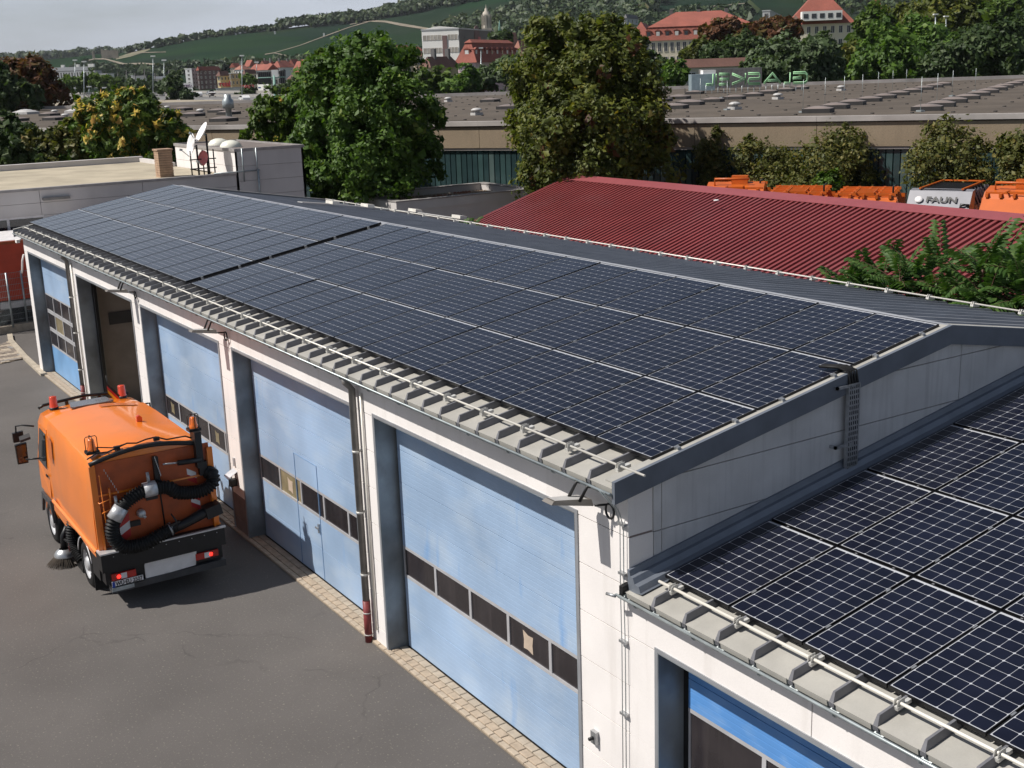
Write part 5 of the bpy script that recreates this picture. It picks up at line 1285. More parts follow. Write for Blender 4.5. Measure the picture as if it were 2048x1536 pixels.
def leaf_mesh(name, centers, normals, size, m, rng, aspect=1.6, droop=0.0, rnd=None, folded=True):
    """one small folded leaf (two quads) or a flat leaf (one quad) per centre"""
    n = len(centers); c = centers; N = normals/(np.linalg.norm(normals, axis=1, keepdims=True)+1e-9)
    t = rng.normal(size=(n,3)); t[:,2] -= droop; t -= N*np.sum(t*N,1,keepdims=True); t /= np.linalg.norm(t,axis=1,keepdims=True)+1e-9
    b = np.cross(N, t); s = size*rng.lognormal(-.08,.38,(n,1)); l = s*aspect/2; w = s/2
    if folded:
        P = np.stack([c-t*l, c-b*w*1.0-N*s*.22, c+t*l-N*s*.1, c+b*w*1.0-N*s*.22], 1); k = 4
        co = P.reshape(-1,3); idx = np.arange(n*4).reshape(-1,4)
        fa = np.concatenate([idx[:,[0,1,2]], idx[:,[0,2,3]]],1).reshape(-1,3)
        nf, per = len(fa), 3; r = np.repeat(rnd if rnd is not None else rng.uniform(0,1,n), 2)
    else:
        P = np.stack([c-t*l, c-b*w, c+t*l, c+b*w], 1); co = P.reshape(-1,3); fa = np.arange(n*4).reshape(-1,4); nf, per = n, 4
        r = rnd if rnd is not None else rng.uniform(0,1,n)
    me = bpy.data.meshes.new(name); me.vertices.add(len(co)); me.vertices.foreach_set('co', co.astype(np.float32).ravel())
    me.loops.add(nf*per); me.loops.foreach_set('vertex_index', fa.astype(np.int32).ravel())
    me.polygons.add(nf); me.polygons.foreach_set('loop_start', np.arange(0, nf*per, per, dtype=np.int32))
    me.update(calc_edges=True)
    at = me.attributes.new('rnd', 'FLOAT', 'FACE'); at.data.foreach_set('value', r.astype(np.float32))
    me.materials.append(m); me.validate(); return me
def crown_points(blobs, n, rng, sub=26, clump=14, spread=.22, solid=.35):
    """clumps of leaves sit on many small lobes spread over the big blobs"""
    cs, ns = [], []; vol = np.array([b[3]*b[4]*b[5] for b in blobs])**.67; vol /= vol.sum()
    for b, f in zip(blobs, vol):
        c = np.array(b[:3]); r = np.array(b[3:6]); nb = max(60, int(n*f)); 
        # lobes
        k = max(8, int(1.5*sub*min(2.0, f*len(blobs))))
        d = rng.normal(size=(k,3)); d[:,2] = np.abs(d[:,2])*rng.choice([1,1,-.7],k); d /= np.linalg.norm(d,axis=1,keepdims=True)
        lc = c+d*r*np.where(rng.uniform(0,1,(k,1)) < .12, rng.uniform(1.05,1.28,(k,1)), rng.uniform(.6,1.05,(k,1))); lr = np.cbrt(r.prod())*rng.uniform(.16,.36,k)
        m_ = int(nb/clump)+1; li = rng.integers(0,k,m_)
        dd = rng.normal(size=(m_,3)); dd[:,2] += .35; dd /= np.linalg.norm(dd,axis=1,keepdims=True)
        rad = np.where(rng.uniform(0,1,m_) < solid*.7, rng.uniform(.3,.85,m_), rng.uniform(.85,1.12,m_))
        cc = lc[li]+dd*(lr[li]*rad)[:,None]
        p = np.repeat(cc,clump,0)+rng.normal(size=(m_*clump,3))*spread*np.cbrt(r.prod())*.28
        o = (p-c)/r; o /= np.linalg.norm(o,axis=1,keepdims=True)+1e-9
        nn = np.repeat(dd,clump,0)*.7+o*.5+rng.normal(size=p.shape)*.55+np.array([0,0,.35])
        cs.append(p[:nb]); ns.append(nn[:nb])
    return np.concatenate(cs), np.concatenate(ns)
def make_tree(name, label, cat, base, blobs, n, size, m, trunk=None, group=None, seed=1, aspect=1.6, droop=0, extra=None, spread=.22, clump=14, sub=26, folded=True, zmin=None, solid=.35):
    rng = np.random.default_rng(seed); t = empty(name, base, label, cat, group); base = np.array(base, float)
    n, size, clump = int(n*1.9), size*.68, int(clump*1.5)
    if extra: extra = (extra[0], extra[1], extra[2]*.75)
    p, nn = crown_points(blobs, n, rng, sub, clump, spread, solid)
    if zmin is not None: k = p[:,2] > zmin; p, nn = p[k], nn[k]
    rn = np.clip(np.repeat(rng.uniform(0,1,len(p)//clump+1),clump)[:len(p)]*.55+rng.uniform(0,.45,len(p)),0,1)
    place('crown', leaf_mesh('crown', p-base, nn, size, m, rng, aspect, droop, rn, folded), t)
    if extra:
        em, frac, es = extra; nc_ = len(p)//clump; sel = (rng.choice(nc_, max(1,int(nc_*frac)), replace=False)[:,None]*clump+np.arange(clump)).ravel()
        place('blossom' if em is LF else 'autumn_leaves', leaf_mesh('leaves', p[sel]-base+nn[sel]*.03, nn[sel], es, em, rng, aspect, droop), t)
    if trunk:
        h, r = trunk; top = np.mean([b[:3] for b in blobs],0); q = MB()
        P0 = base; P1 = base+np.array([0,0,h*.5])+rng.normal(size=3)*.05*h*np.array([1,1,0]); P2 = np.array([base[0]*.6+top[0]*.4, base[1]*.6+top[1]*.4, base[2]+h])
        q.tube([P0, P1, P2], [r*1.25, r, r*.75], 9)
        for b in blobs:
            c = np.array(b[:3]); q.tube([P2-np.array([0,0,h*.15]), (P2+c)/2+rng.normal(size=3)*.15, c+np.array([0,0,b[5]*.45])], [r*.6, r*.35, r*.1], 6)
            for k in range(5):
                d = rng.normal(size=3); d /= np.linalg.norm(d); q.tube([(P2*.4+c*.6), c*.7+P2*.3+d*np.array(b[3:6])*.5, c+d*np.array(b[3:6])*.85], [r*.25,r*.14,r*.04], 5)
        q.build('trunk', BARK, t)
    return t
def pb_(u, v, w, ru, rv, rd=None):
    """a crown blob seen at (u, v), at distance w, ru x rv pixels"""
    c = atw(u, v, w); s = w/FPX; return (c[0], c[1], c[2], (rd or ru)*s, (rd or ru)*s, rv*s)
def tree_px(name, label, cat, u, w, blobs, n, size, m, z0=0, **k):
    b0 = atw(u, 768, w); g = atw(u, 300, w)
    bl = [pb_(a, b, w+(c[3] if len(c) > 3 else 0) if False else w+dd, ru, rv) for (a, b, ru, rv, dd) in blobs]
    return make_tree(name, label, cat, (np.mean([x[0] for x in bl]), np.mean([x[1] for x in bl]), z0), bl, n, size, m, **k)

# two big trees in front of the hall
tree_px('deciduous_tree', 'tall fresh green tree in front of the hall, right of the white block', 'tree', 725, 60,
        [(755,135,80,60,0),(690,190,85,75,0),(800,230,75,80,-1),(735,290,110,85,0),(650,255,60,80,.5),(830,320,50,60,-.5),(620,320,55,65,0),(850,260,32,50,0),(720,350,120,45,0),(745,105,35,32,0)], 36000, .215, LG, trunk=(4.5,.24), seed=5, clump=12, spread=.26, zmin=2.0)
tree_px('deciduous_tree', 'olive brown tinged tall tree in the middle, left of the red roof', 'tree', 1190, 57,
        [(1115,85,62,52,0),(1225,85,55,52,0),(1170,150,120,75,0),(1120,205,85,70,0),(1240,190,85,85,0),(1170,260,130,80,-.5),(1090,300,60,60,0),(1280,270,65,65,0),(1180,335,130,55,0),(1320,300,35,40,0),(1065,235,38,45,0)], 44000, .19, LO, trunk=(4.5,.24), seed=8, extra=(LR,.02,.28), clump=12, spread=.25, zmin=1.8)
tree_px('deciduous_tree', 'yellow green tree between the white block and the tall fresh green tree', 'tree', 560, 64,
        [(545,240,50,45,0),(590,290,42,55,0),(520,265,30,26,0),(600,220,30,40,0),(640,165,34,42,2),(645,120,24,22,2)], 6500, .26, LY, trunk=(4,.15), seed=9, extra=(LF,.03,.14), zmin=2)
# trees in front of the hall on the left
tree_px('flowering_tree', 'bushy tree with drooping yellow blossom behind the flat beige roof', 'tree', 250, 68,
        [(215,225,48,38,0),(275,245,52,52,0),(330,275,45,45,0),(230,285,60,45,0),(205,205,24,20,0),(265,210,25,22,0)], 18000, .21, LY, trunk=(3,.14), seed=12, extra=(LF,.13,.24), aspect=2.2, droop=.8, zmin=3)
for i, (u, bl, m_, lab) in enumerate(((40, [(35,280,60,42,0),(5,300,50,45,0),(60,315,60,30,0)], LD, 'dark green tree at the left edge behind the flat beige roof'),
                                      (120, [(105,288,55,32,0),(150,280,45,38,0),(110,318,60,26,0),(160,312,50,25,0)], LB, 'olive green tree left of the yellow flowering tree'),
                                      (180, [(165,275,38,40,0),(185,310,55,28,0),(230,315,60,24,0),(290,312,50,24,0)], LG, 'green tree close behind the roof edge, under the yellow blossom'),
                                      (370, [(350,292,36,26,0),(330,310,50,20,0)], LG, 'small green tree beside the satellite dishes'))):
    tree_px('deciduous_tree', lab, 'tree', u, 69, bl, 4600, .27, m_, trunk=(2.5,.12), seed=20+i, zmin=2)
tree_px('deciduous_tree', 'big reddish brown autumn tree at the left edge beyond the hall roof', 'tree', 70, 150,
        [(60,155,45,35,0),(30,190,50,50,0),(90,195,40,45,0),(5,160,35,40,3)], 8000, .55, LR, trunk=(7,.3), seed=31, clump=10, spread=.3)
tree_px('deciduous_tree', 'dark green tree at the far left edge in front of the autumn tree', 'tree', 10, 140,
        [(5,190,40,40,0),(50,205,35,30,0),(-20,150,35,40,0)], 5000, .5, LD, trunk=(6,.3), seed=32)
# bushes along the glass wall
for i, (u, w, bl, lab) in enumerate(((1425, 59.5, [(1415,315,22,45,0),(1440,275,16,18,0),(1425,355,26,40,0)], 'thin climbing shrub on the glass wall, nearest the olive tree'),
     (1530, 57.8, [(1510,320,38,36,0),(1560,335,42,32,0),(1530,370,60,30,0),(1500,290,16,14,0)], 'straggly yellowish shrub by the glass wall, above the orange trucks'),
     (1665, 56.3, [(1690,290,42,32,0),(1660,330,66,46,0),(1630,370,60,34,0),(1700,345,45,50,0),(1692,262,16,10,0)], 'broad olive shrub in the middle of the glass wall'),
     (1910, 53.6, [(1890,270,36,30,0),(1900,320,66,52,0),(1930,370,60,40,0),(1860,340,40,52,0),(1945,300,26,20,0)], 'tall brownish shrub on the glass wall behind the grey truck'),
     (2035, 52.2, [(2030,310,38,38,0),(2055,350,50,46,0)], 'yellow brown shrub at the right edge by the glass wall'))):
    tree_px('wall_shrub', lab, 'shrub', u, w, bl, 4300 if i else 1900, .15, LB, trunk=(1.5,.06), seed=40+i, clump=9, spread=.62, zmin=1, solid=.5, sub=26)
tree_px('wall_shrub', 'bright green leafy shrub beside the second ladder truck', 'shrub', 1640, 54.5, [(1655,372,28,24,0)], 1500, .22, LG, seed=47, zmin=1)

# sumac with long drooping fronds behind the garage
SUM = leaf_mat('leaf_sumac', [(0,(.03,.07,.016)),(.6,(.055,.115,.024)),(1,(.10,.16,.04))], .3)
STEM = mat('sumac_stem', (.11,.05,.035), .7, var=.2)
def frond_mesh(L, curve, seed):
    rng = np.random.default_rng(seed); q = MB(); n = 11; pts = []
    for i in range(n+1):
        s = i/n; pts.append(np.array([0, L*s*(1-.25*s*curve), L*(.42*s-curve*.62*s*s)]))
    q.mi = 1; q.tube(pts, [.008*(1-.7*i/n) for i in range(n+1)], 4, False); q.mi = 0
    for i in range(2, n+1):
        p = pts[i]; ll = L*.27*(1-.35*abs(i/n-.5)*2)*rng.uniform(.85,1.1)
        for s_ in (-1, 1):
            d = np.array([s_*.86, .42, -.28+rng.uniform(-.12,.12)]); d /= np.linalg.norm(d); w = np.array([0, .95, .1])*ll*.27
            a = p+d*ll*.5; e = p+d*ll+np.array([0,.0,-ll*.12])
            q._add([p, a-w+(0,0,-.004), e, a+w+(0,0,-.012), a+np.array([0,0,.012])], [[0,1,4],[1,2,4],[2,3,4],[3,0,4]])
    me = q.mesh('frond', [SUM, STEM]); at = me.attributes.new('rnd','FLOAT','FACE'); at.data.foreach_set('value', rng.uniform(0,1,len(me.polygons)).astype(np.float32)); return me
fms = [frond_mesh(1.0, .55, 1), frond_mesh(1.15, .8, 2), frond_mesh(.85, 1.05, 3), frond_mesh(.95, .3, 4)]
rg = random.Random(21)
def sumac(top_list, label, y):
    ps = [aty(u, v, y+dy) for u, v, dy in top_list]
    base = (np.mean([p[0] for p in ps]), y+.3, 0)
    t = empty('sumac_tree', base, label, 'tree', 'sumac trees behind the garage'); q = MB()
    for p in ps:
        q.tube([np.array(base), np.array([base[0]*.5+p[0]*.5+rg.uniform(-.15,.15), base[1]*.5+p[1]*.5, p[2]*.6]), p], [.06,.04,.018], 6)
        nfr = rg.randint(12, 16); a0 = rg.uniform(0, 6.3)
        for k in range(nfr):
            o = place('frond', rg.choice(fms), t, p-np.array(base)+np.array([0,0,-.04*k])); o.rotation_euler = (R(rg.uniform(-6, 34) if k > 2 else rg.uniform(30,62)), R(rg.uniform(-14,14)), a0+k*2.4)
            s = rg.uniform(.85, 1.25); o.scale = (s, s, s)
    q.build('stem', STEM, t)
sumac([(1735,580,0),(1705,575,.3),(1765,555,.5)], 'sumac with drooping fronds left of its group, low behind the white rail', 11.4)
sumac([(1800,555,0),(1840,570,.3),(1880,545,.4)], 'sumac with drooping fronds in the middle of its group in front of the red roof', 11.3)
sumac([(1965,530,0),(1995,555,.3),(1930,585,.3),(1975,600,-.3),(2010,590,0)], 'tallest sumac of the group, reaching up to the red ridge', 11.2)
sumac([(2045,560,0),(2080,540,.2),(2050,610,0)], 'sumac cut by the right edge of the photo behind the garage', 11.0)
p = atz(935, 442, 3.3)
t = empty('leafy_weed', (p[0], p[1], 2.4), 'small green leafy plant between the garage and the gravel roof', 'plant')
for k in range(7): o = place('frond', fms[k % 4], t, (0,0,.5)); o.rotation_euler = (R(35), 0, k*.9); o.scale = (.9,.9,.9)
q = MB().tube([(p[0],p[1],0.01),(p[0],p[1],2.95)], .03, 5).build('stem', STEM, t)
# ------------------------------------------------------------------ hills
def hv(u):     # hill foot and skyline (ground, without trees), in picture rows
    top = np.interp(u, [-300,60,110,200,235,262,300,400,500,560,640,740,860,1000,1200,1500,2400], [128,122,118,108,108,104,96,76,64,58,48,36,8,-38,-80,-110,-150])
    return top
def horizon(u): return 768-FPX*math.tan(-PITCH)*1.0/1.0+ (1024-u)*math.tan(-ROLL) if False else 142.3+(1024-u)*.03455
def hill_pt(u, t):
    w = 640+t*900; foot = horizon(u)+9.0*FPX/640; top = hv(u); v = foot+(top-foot)*t**.92
    return atw(u, v, w)
def hill_at(u, v, lift=.6):
    foot = horizon(u)+9.0*FPX/640; top = hv(u); t = max(0, min(1, (foot-v)/(foot-top)))**(1/.92); p = hill_pt(u, t); p[2] += lift; return p
VINE = bpy.data.materials.new('vineyard'); VINE.use_nodes = True
nt = VINE.node_tree; L = nt.links.new; b = nt.nodes['Principled BSDF']; b.inputs['Roughness'].default_value = .95; b.inputs['Specular IOR Level'].default_value = 0.0
g = nt.nodes.new('ShaderNodeNewGeometry'); mpn = nt.nodes.new('ShaderNodeMapping'); mpn.inputs['Rotation'].default_value = (0,0,R(38))
wv = nt.nodes.new('ShaderNodeTexWave'); wv.inputs['Scale'].default_value = .16; wv.inputs['Distortion'].default_value = 1.2; wv.inputs['Detail'].default_value = 2
no = nt.nodes.new('ShaderNodeTexNoise'); no.inputs['Scale'].default_value = .009; no.inputs['Detail'].default_value = 6
vo = nt.nodes.new('ShaderNodeTexVoronoi'); vo.inputs['Scale'].default_value = .007
L(g.outputs['Position'], mpn.inputs['Vector']); L(mpn.outputs['Vector'], wv.inputs['Vector']); L(g.outputs['Position'], no.inputs['Vector']); L(g.outputs['Position'], vo.inputs['Vector'])
r = nt.nodes.new('ShaderNodeValToRGB'); r.color_ramp.elements[0].position = .3; r.color_ramp.elements[0].color = (.016,.040,.020,1); r.color_ramp.elements[1].position = .72; r.color_ramp.elements[1].color = (.030,.060,.030,1)
L(no.outputs['Fac'], r.inputs['Fac'])
m1 = nt.nodes.new('ShaderNodeMix'); m1.data_type = 'RGBA'; m1.blend_type = 'MULTIPLY'; m1.inputs['Factor'].default_value = .5; L(r.outputs['Color'], m1.inputs['A']); L(wv.outputs['Color'], m1.inputs['B'])
m2 = nt.nodes.new('ShaderNodeMix'); m2.data_type = 'RGBA'; m2.blend_type = 'MULTIPLY'; m2.inputs['Factor'].default_value = .3; L(m1.outputs['Result'], m2.inputs['A']); L(vo.outputs['Color'], m2.inputs['B'])
hs = nt.nodes.new('ShaderNodeHueSaturation'); hs.inputs['Saturation'].default_value = .9; L(m2.outputs['Result'], hs.inputs['Color']); L(hs.outputs['Color'], b.inputs['Base Color'])
us = np.linspace(-260, 2350, 150); ts = np.concatenate([np.linspace(0, 1, 34), [1.12, 1.4]])
V = []; 
for u in us:
    for t in ts:
        if t <= 1: V.append(hill_pt(u, t))
        else:
            p = hill_pt(u, 1); d = FW*np.array([1,1,0]); V.append(p+d*(t-1)*900+np.array([0,0,-(t-1)*40]))
n = len(ts); F = [[i*n+j, (i+1)*n+j, (i+1)*n+j+1, i*n+j+1] for i in range(len(us)-1) for j in range(n-1)]
q = MB(); q.smooth = True; q._add(V, F); tag(q.build('vineyard_hill', VINE), kind='structure')
# farther hill at the left
q = MB(); V = []; us2 = np.linspace(-400, 420, 40)
for u in us2:
    top = np.interp(u, [-400,0,60,120,180,230,420], [112,118,116,113,109,107,112])
    for (w, v) in ((1700, 170),(2000, top+14),(2300, top),(2700, top+25)): V.append(atw(u, v, w))
q.smooth = True; q._add(V, [[i*4+j, (i+1)*4+j, (i+1)*4+j+1, i*4+j+1] for i in range(39) for j in range(3)]); tag(q.build('far_hill', VINE), kind='structure')
# tracks and dry-stone walls on the slope
TRACK = mat('pale_track', (.20,.17,.125), .95, var=.25, scale=.06)
DRY = mat('dry_slope', (.15,.14,.085), .95, var=.3, scale=.03)
def strip(name, pts, wpx, m, kind='structure', up=.7):
    P = []; n = 26; us_ = np.array([p[0] for p in pts], float); vs_ = np.array([p[1] for p in pts], float); s = np.linspace(0, len(pts)-1, n)
    for x in s:
        u = np.interp(x, range(len(pts)), us_); v = np.interp(x, range(len(pts)), vs_); wp = np.interp(x, range(len(pts)), wpx) if isinstance(wpx, (list,tuple)) else wpx
        P.append((u, v, wp))
    V = []
    for u, v, wp in [(a_, b_, c_*.75) for a_, b_, c_ in P]: V += [hill_at(u, v-wp/2, up), hill_at(u, v+wp/2, up)]
    q = MB(); q._add(V, [[2*i, 2*i+1, 2*i+3, 2*i+2] for i in range(n-1)]); return tag(q.build(name, m), kind=kind)
strip('hill_track', [(188,119),(210,119),(232,125),(250,130),(285,128),(320,131),(378,133)], [2,3,5,5,4,4,3], TRACK)
strip('hill_track', [(188,119),(172,123),(168,132)], 2, TRACK)
strip('hill_track', [(252,107),(290,106),(332,105)], 1.6, TRACK)
strip('hill_track', [(530,110),(548,107),(575,113),(585,122)], [2,2,2.5,4], TRACK)
strip('hill_track', [(548,107),(600,92),(640,77),(700,55),(742,43)], [1.5,1.5,2,2,2], TRACK)
strip('hill_track', [(742,43),(770,44),(800,50),(862,60)], [4,5,7,5], TRACK)
strip('hill_track', [(742,43),(720,46),(700,50)], 1.5, TRACK)
strip('hill_track', [(898,32),(915,36),(930,40)], 2, TRACK)
strip('hill_track', [(1340,20),(1400,16),(1490,8)], 1.6, TRACK)
strip('dry_slope', [(232,118),(262,110),(285,103),(300,99)], [6,10,9,3], DRY, up=.5)
# woods: crowns joined into one mass (nobody could count them)
def wood(name, spots, m, seed, folded=False):
    rng = np.random.default_rng(seed); ps, ns, sz = [], [], []
    for (x, y, z, r_, h) in spots:
        k = 34; d = rng.normal(size=(k,3)); d[:,2] = np.abs(d[:,2])*1.1-.15; d /= np.linalg.norm(d,axis=1,keepdims=True)
        ps.append(np.array([x,y,z+h*.5])+d*np.array([r_,r_,h*.5])*rng.uniform(.75,1.05,(k,1))); ns.append(d+rng.normal(size=(k,3))*.35)
    p = np.concatenate(ps); nn = np.concatenate(ns); rn = np.clip(np.repeat(rng.uniform(0,1,len(spots)),34)*.6+rng.uniform(0,.4,len(p)),0,1)
    return tag(place(name, leaf_mesh(name, p, nn, 4.2, m, rng, 1.1, 0, rn, True)), kind='stuff')
WOODM = leaf_mat('leaf_far_wood', [(0,(.022,.042,.017)),(.6,(.045,.07,.026)),(.9,(.075,.10,.034)),(1,(.09,.06,.025))], .15)
rg = random.Random(77); sp = []
def scatter(poly, n, h=(7,12), lift=-.5):
    us_ = [p[0] for p in poly]; vs_ = [p[1] for p in poly]; k = 0; tries = 0
    while k < n and tries < n*60:
        tries += 1; u, v = rg.uniform(min(us_), max(us_)), rg.uniform(min(vs_), max(vs_)); c = False
        for i in range(len(poly)):
            (x1,y1),(x2,y2) = poly[i], poly[(i+1)%len(poly)]
            if (y1 > v) != (y2 > v) and u < (x2-x1)*(v-y1)/(y2-y1)+x1: c = not c
        if not c: continue
        p = hill_at(u, v, lift); hh = rg.uniform(*h); sp.append((p[0],p[1],p[2],hh*rg.uniform(.4,.6),hh)); k += 1
for u in np.arange(255, 1400, 3.2):   # ridge line
    if 300 < u < 312: continue
    a = hv(u); p = hill_at(u, a+rg.uniform(0,3), -1); hh = rg.uniform(6,10) if u < 560 else rg.uniform(10,16); sp.append((p[0],p[1],p[2],hh*.5,hh))
scatter([(560,60),(640,48),(740,36),(830,14),(860,22),(800,30),(740,44),(640,55)], 160)
scatter([(740,40),(860,6),(1000,-38),(1060,-40),(980,0),(900,14),(790,36)], 260, (9,14))
scatter([(880,58),(980,40),(1060,10),(1120,-20),(1330,-40),(1420,-40),(1330,10),(1290,40),(1340,75),(1100,90),(1000,80),(940,62)], 900, (8,14))
scatter([(860,60),(930,48),(985,60),(985,75),(900,70)], 110, (6,9))
scatter([(1290,40),(1420,20),(1500,25),(1500,50),(1300,60)], 120, (5,9))
scatter([(1500,-60),(2300,-100),(2300,60),(1800,60),(1620,20)], 700, (9,14))
scatter([(330,140),(640,125),(860,110),(860,128),(640,140),(330,152)], 260, (5,9))
scatter([(170,128),(240,140),(330,142),(330,160),(100,165)], 160, (4,7))
wood('hillside_wood', sp, WOODM, 4)
sp = []
for u in np.arange(-60, 255, 4.5):
    top = np.interp(u, [-400,0,60,120,180,230,420], [112,118,116,113,109,107,112])
    for k in range(3): p = atw(u+rg.uniform(-2,2), top+rg.uniform(0,9), 2280+rg.uniform(-80,20)); hh = rg.uniform(11,18); sp.append((p[0],p[1],p[2]-2,hh*.6,hh))
wood('far_hill_wood', sp, WOODM, 5)

# ------------------------------------------------------------------ houses
WINK = mat('window_dark', (.03,.032,.037), .2, spec=.6); WINF = mat('window_frame_white', (.60,.59,.57), .6)
ROOFT = mat('roof_tile_red', (.25,.075,.052), .85, var=.14, scale=.25, fine=.10, bscale=2.5)
ROOFT2 = mat('roof_tile_brown', (.15,.075,.058), .85, var=.15, scale=.25, fine=.08, bscale=2.5)
ROOFT3 = mat('roof_tile_pale', (.28,.12,.085), .85, var=.15, scale=.25, fine=.08, bscale=2.5)
WALLS = {k: mat('render_'+k, c, .85, var=.06, scale=.15) for k, c in dict(cream=(.66,.60,.47), white=(.74,.73,.70), grey=(.40,.41,.42), pink=(.56,.42,.44), beige=(.36,.31,.20), yellow=(.62,.50,.27), brown=(.16,.10,.095), ochre=(.34,.26,.14), darkgrey=(.13,.125,.125), tan=(.45,.38,.28)).items()}
RVx = np.array([RT[0],RT[1],0]); RVx /= np.linalg.norm(RVx); FVx = np.array([-RVx[1],RVx[0],0])
def along(B, d, u):
    """length along d from B until picture column u"""
    k = (u-1024)/FPX; rel = B-CAM; a = rel@RT-k*(rel@FW); c = d@RT-k*(d@FW); return -a/c
def house(label, uL, uB, uR, w, phi, v_eave, v_base, v_ridge, wall, roof, style='hip', rows=3, colsL=3, colsR=3, name='house', group=None, cat='house', winh=.5, overhang=.5, wall_r=None, chimneys=0, dormers=0, mansard=0.0, ridge_in=None, ww=.45, z_base=None, skip_win=False):
    B = atw(uB, v_eave, w); ze = B[2]; zb = atw(uB, v_base, w)[2] if z_base is None else z_base
    d1 = -math.cos(phi)*RVx+math.sin(phi)*FVx; d2 = math.sin(phi)*RVx+math.cos(phi)*FVx
    L1 = abs(along(B, d1, uL)); L2 = abs(along(B, d2, uR)); L1, L2 = min(L1, 90), min(L2, 60)
    o = np.array([B[0], B[1], zb]); t = empty(name, o, label, cat, group); H = ze-zb
    def Pt(a, b, z): return o+d1*a+d2*b+np.array([0,0,z])
    ws = MB(); ws.mi = 0; ws.quad(Pt(0,0,0),Pt(L1,0,0),Pt(L1,0,H),Pt(0,0,H)); ws.quad(Pt(0,L2,0),Pt(L1,L2,0),Pt(L1,L2,H),Pt(0,L2,H)); ws.quad(Pt(L1,0,0),Pt(L1,L2,0),Pt(L1,L2,H),Pt(L1,0,H))
    ws.mi = 1 if wall_r else 0; ws.quad(Pt(0,0,0),Pt(0,L2,0),Pt(0,L2,H),Pt(0,0,H))
    rm_ = MB(); hr = atw(uB, v_ridge, w)[2]-ze if v_ridge is not None else .3; e = overhang
    if style == 'flat':
        rm_.prism([Pt(-.15,-.15,H),Pt(L1+.15,-.15,H),Pt(L1+.15,L2+.15,H),Pt(-.15,L2+.15,H)], (0,0,.35))
    else:
        z0 = H
        if mansard:
            mi_ = mansard*.35; P0 = [Pt(-e,-e,H),Pt(L1+e,-e,H),Pt(L1+e,L2+e,H),Pt(-e,L2+e,H)]; P1 = [Pt(mi_,mi_,H+mansard),Pt(L1-mi_,mi_,H+mansard),Pt(L1-mi_,L2-mi_,H+mansard),Pt(mi_,L2-mi_,H+mansard)]
            rm_._add(P0+P1, [[0,1,5,4],[1,2,6,5],[2,3,7,6],[3,0,4,7],[4,5,6,7]]); z0 = H+mansard; e2 = -mi_+.35
        else: e2 = e
        long1 = L1 >= L2; half = min(L1, L2)/2
        rin = ridge_in if ridge_in is not None else (half if style == 'hip' else -e2)
        A = [Pt(-e2,-e2,z0),Pt(L1+e2,-e2,z0),Pt(L1+e2,L2+e2,z0),Pt(-e2,L2+e2,z0)]
        hh = max(.8, hr-(mansard or 0)*.0-(z0-H))
        if long1: r0, r1 = Pt(rin,L2/2,z0+hh), Pt(L1-rin,L2/2,z0+hh); fs = [[0,1,5,4],[1,2,5],[2,3,4,5],[3,0,4]]
        else: r0, r1 = Pt(L1/2,rin,z0+hh), Pt(L1/2,L2-rin,z0+hh); fs = [[0,1,4],[1,2,5,4],[2,3,5],[3,0,4,5]]
        rm_._add(A+[r0,r1], fs+[[3,2,1,0]])
        if style == 'gable':
            if long1: ws._add([Pt(0,0,H),Pt(0,L2,H),Pt(0,L2/2,H+hh*.93)], [[0,1,2]]); ws._add([Pt(L1,0,H),Pt(L1,L2,H),Pt(L1,L2/2,H+hh*.93)], [[0,1,2]])
            else: ws._add([Pt(0,0,H),Pt(L1,0,H),Pt(L1/2,0,H+hh*.93)], [[0,1,2]])
    ws.build('wall', [WALLS[wall], WALLS[wall_r or wall]], t)
    rf = rm_.build('roof', roof, t)
    for k in range(chimneys):
        c = Pt(L1*(.25+.5*k/max(1,chimneys-1)) if L1 >= L2 else L1/2, L2/2 if L1 >= L2 else L2*(.3+.5*k/max(1,chimneys-1)), H+hr*.8); MB().obox(c+np.array([0,0,.8]), d1*.45, d2*.45, (0,0,1.3)).build('chimney', WALLS['darkgrey'], rf)
    if not skip_win:
        for (Ln, d, nrm, nc) in ((L1, d1, -d2, colsL), (L2, d2, -d1, colsR)):
            if nc < 1: continue
            fh = H/rows; ww_ = min(1.5, Ln/nc*ww); wh = fh*winh; q = MB()
            X, N_ = d*ww_/2, nrm*.04; Z = np.array([0,0,wh/2])
            q.obox(np.zeros(3), X, N_*1.4, Z); 
            wm = q.mesh('window', WINK); q2 = MB(); b_ = .09
            q2.obox(Z+np.array([0,0,b_/2]), X+d*b_, nrm*.09, np.array([0,0,b_/2])); q2.obox(-Z-np.array([0,0,b_/2]), X+d*b_, nrm*.11, np.array([0,0,b_/2]))
            q2.obox(X+d*b_/2, d*b_/2, nrm*.09, Z); q2.obox(-X-d*b_/2, d*b_/2, nrm*.09, Z); q2.obox(nrm*.06, d*.03, nrm*.02, Z)
            fm = q2.mesh('window_frame', WINF)
            for i in range(nc):
                for j in range(rows):
                    c = o+d*Ln*(i+.5)/nc+np.array([0,0,fh*(j+.55)]); wo_ = place('window', wm, t, c-o); place('window_frame', fm, wo_)
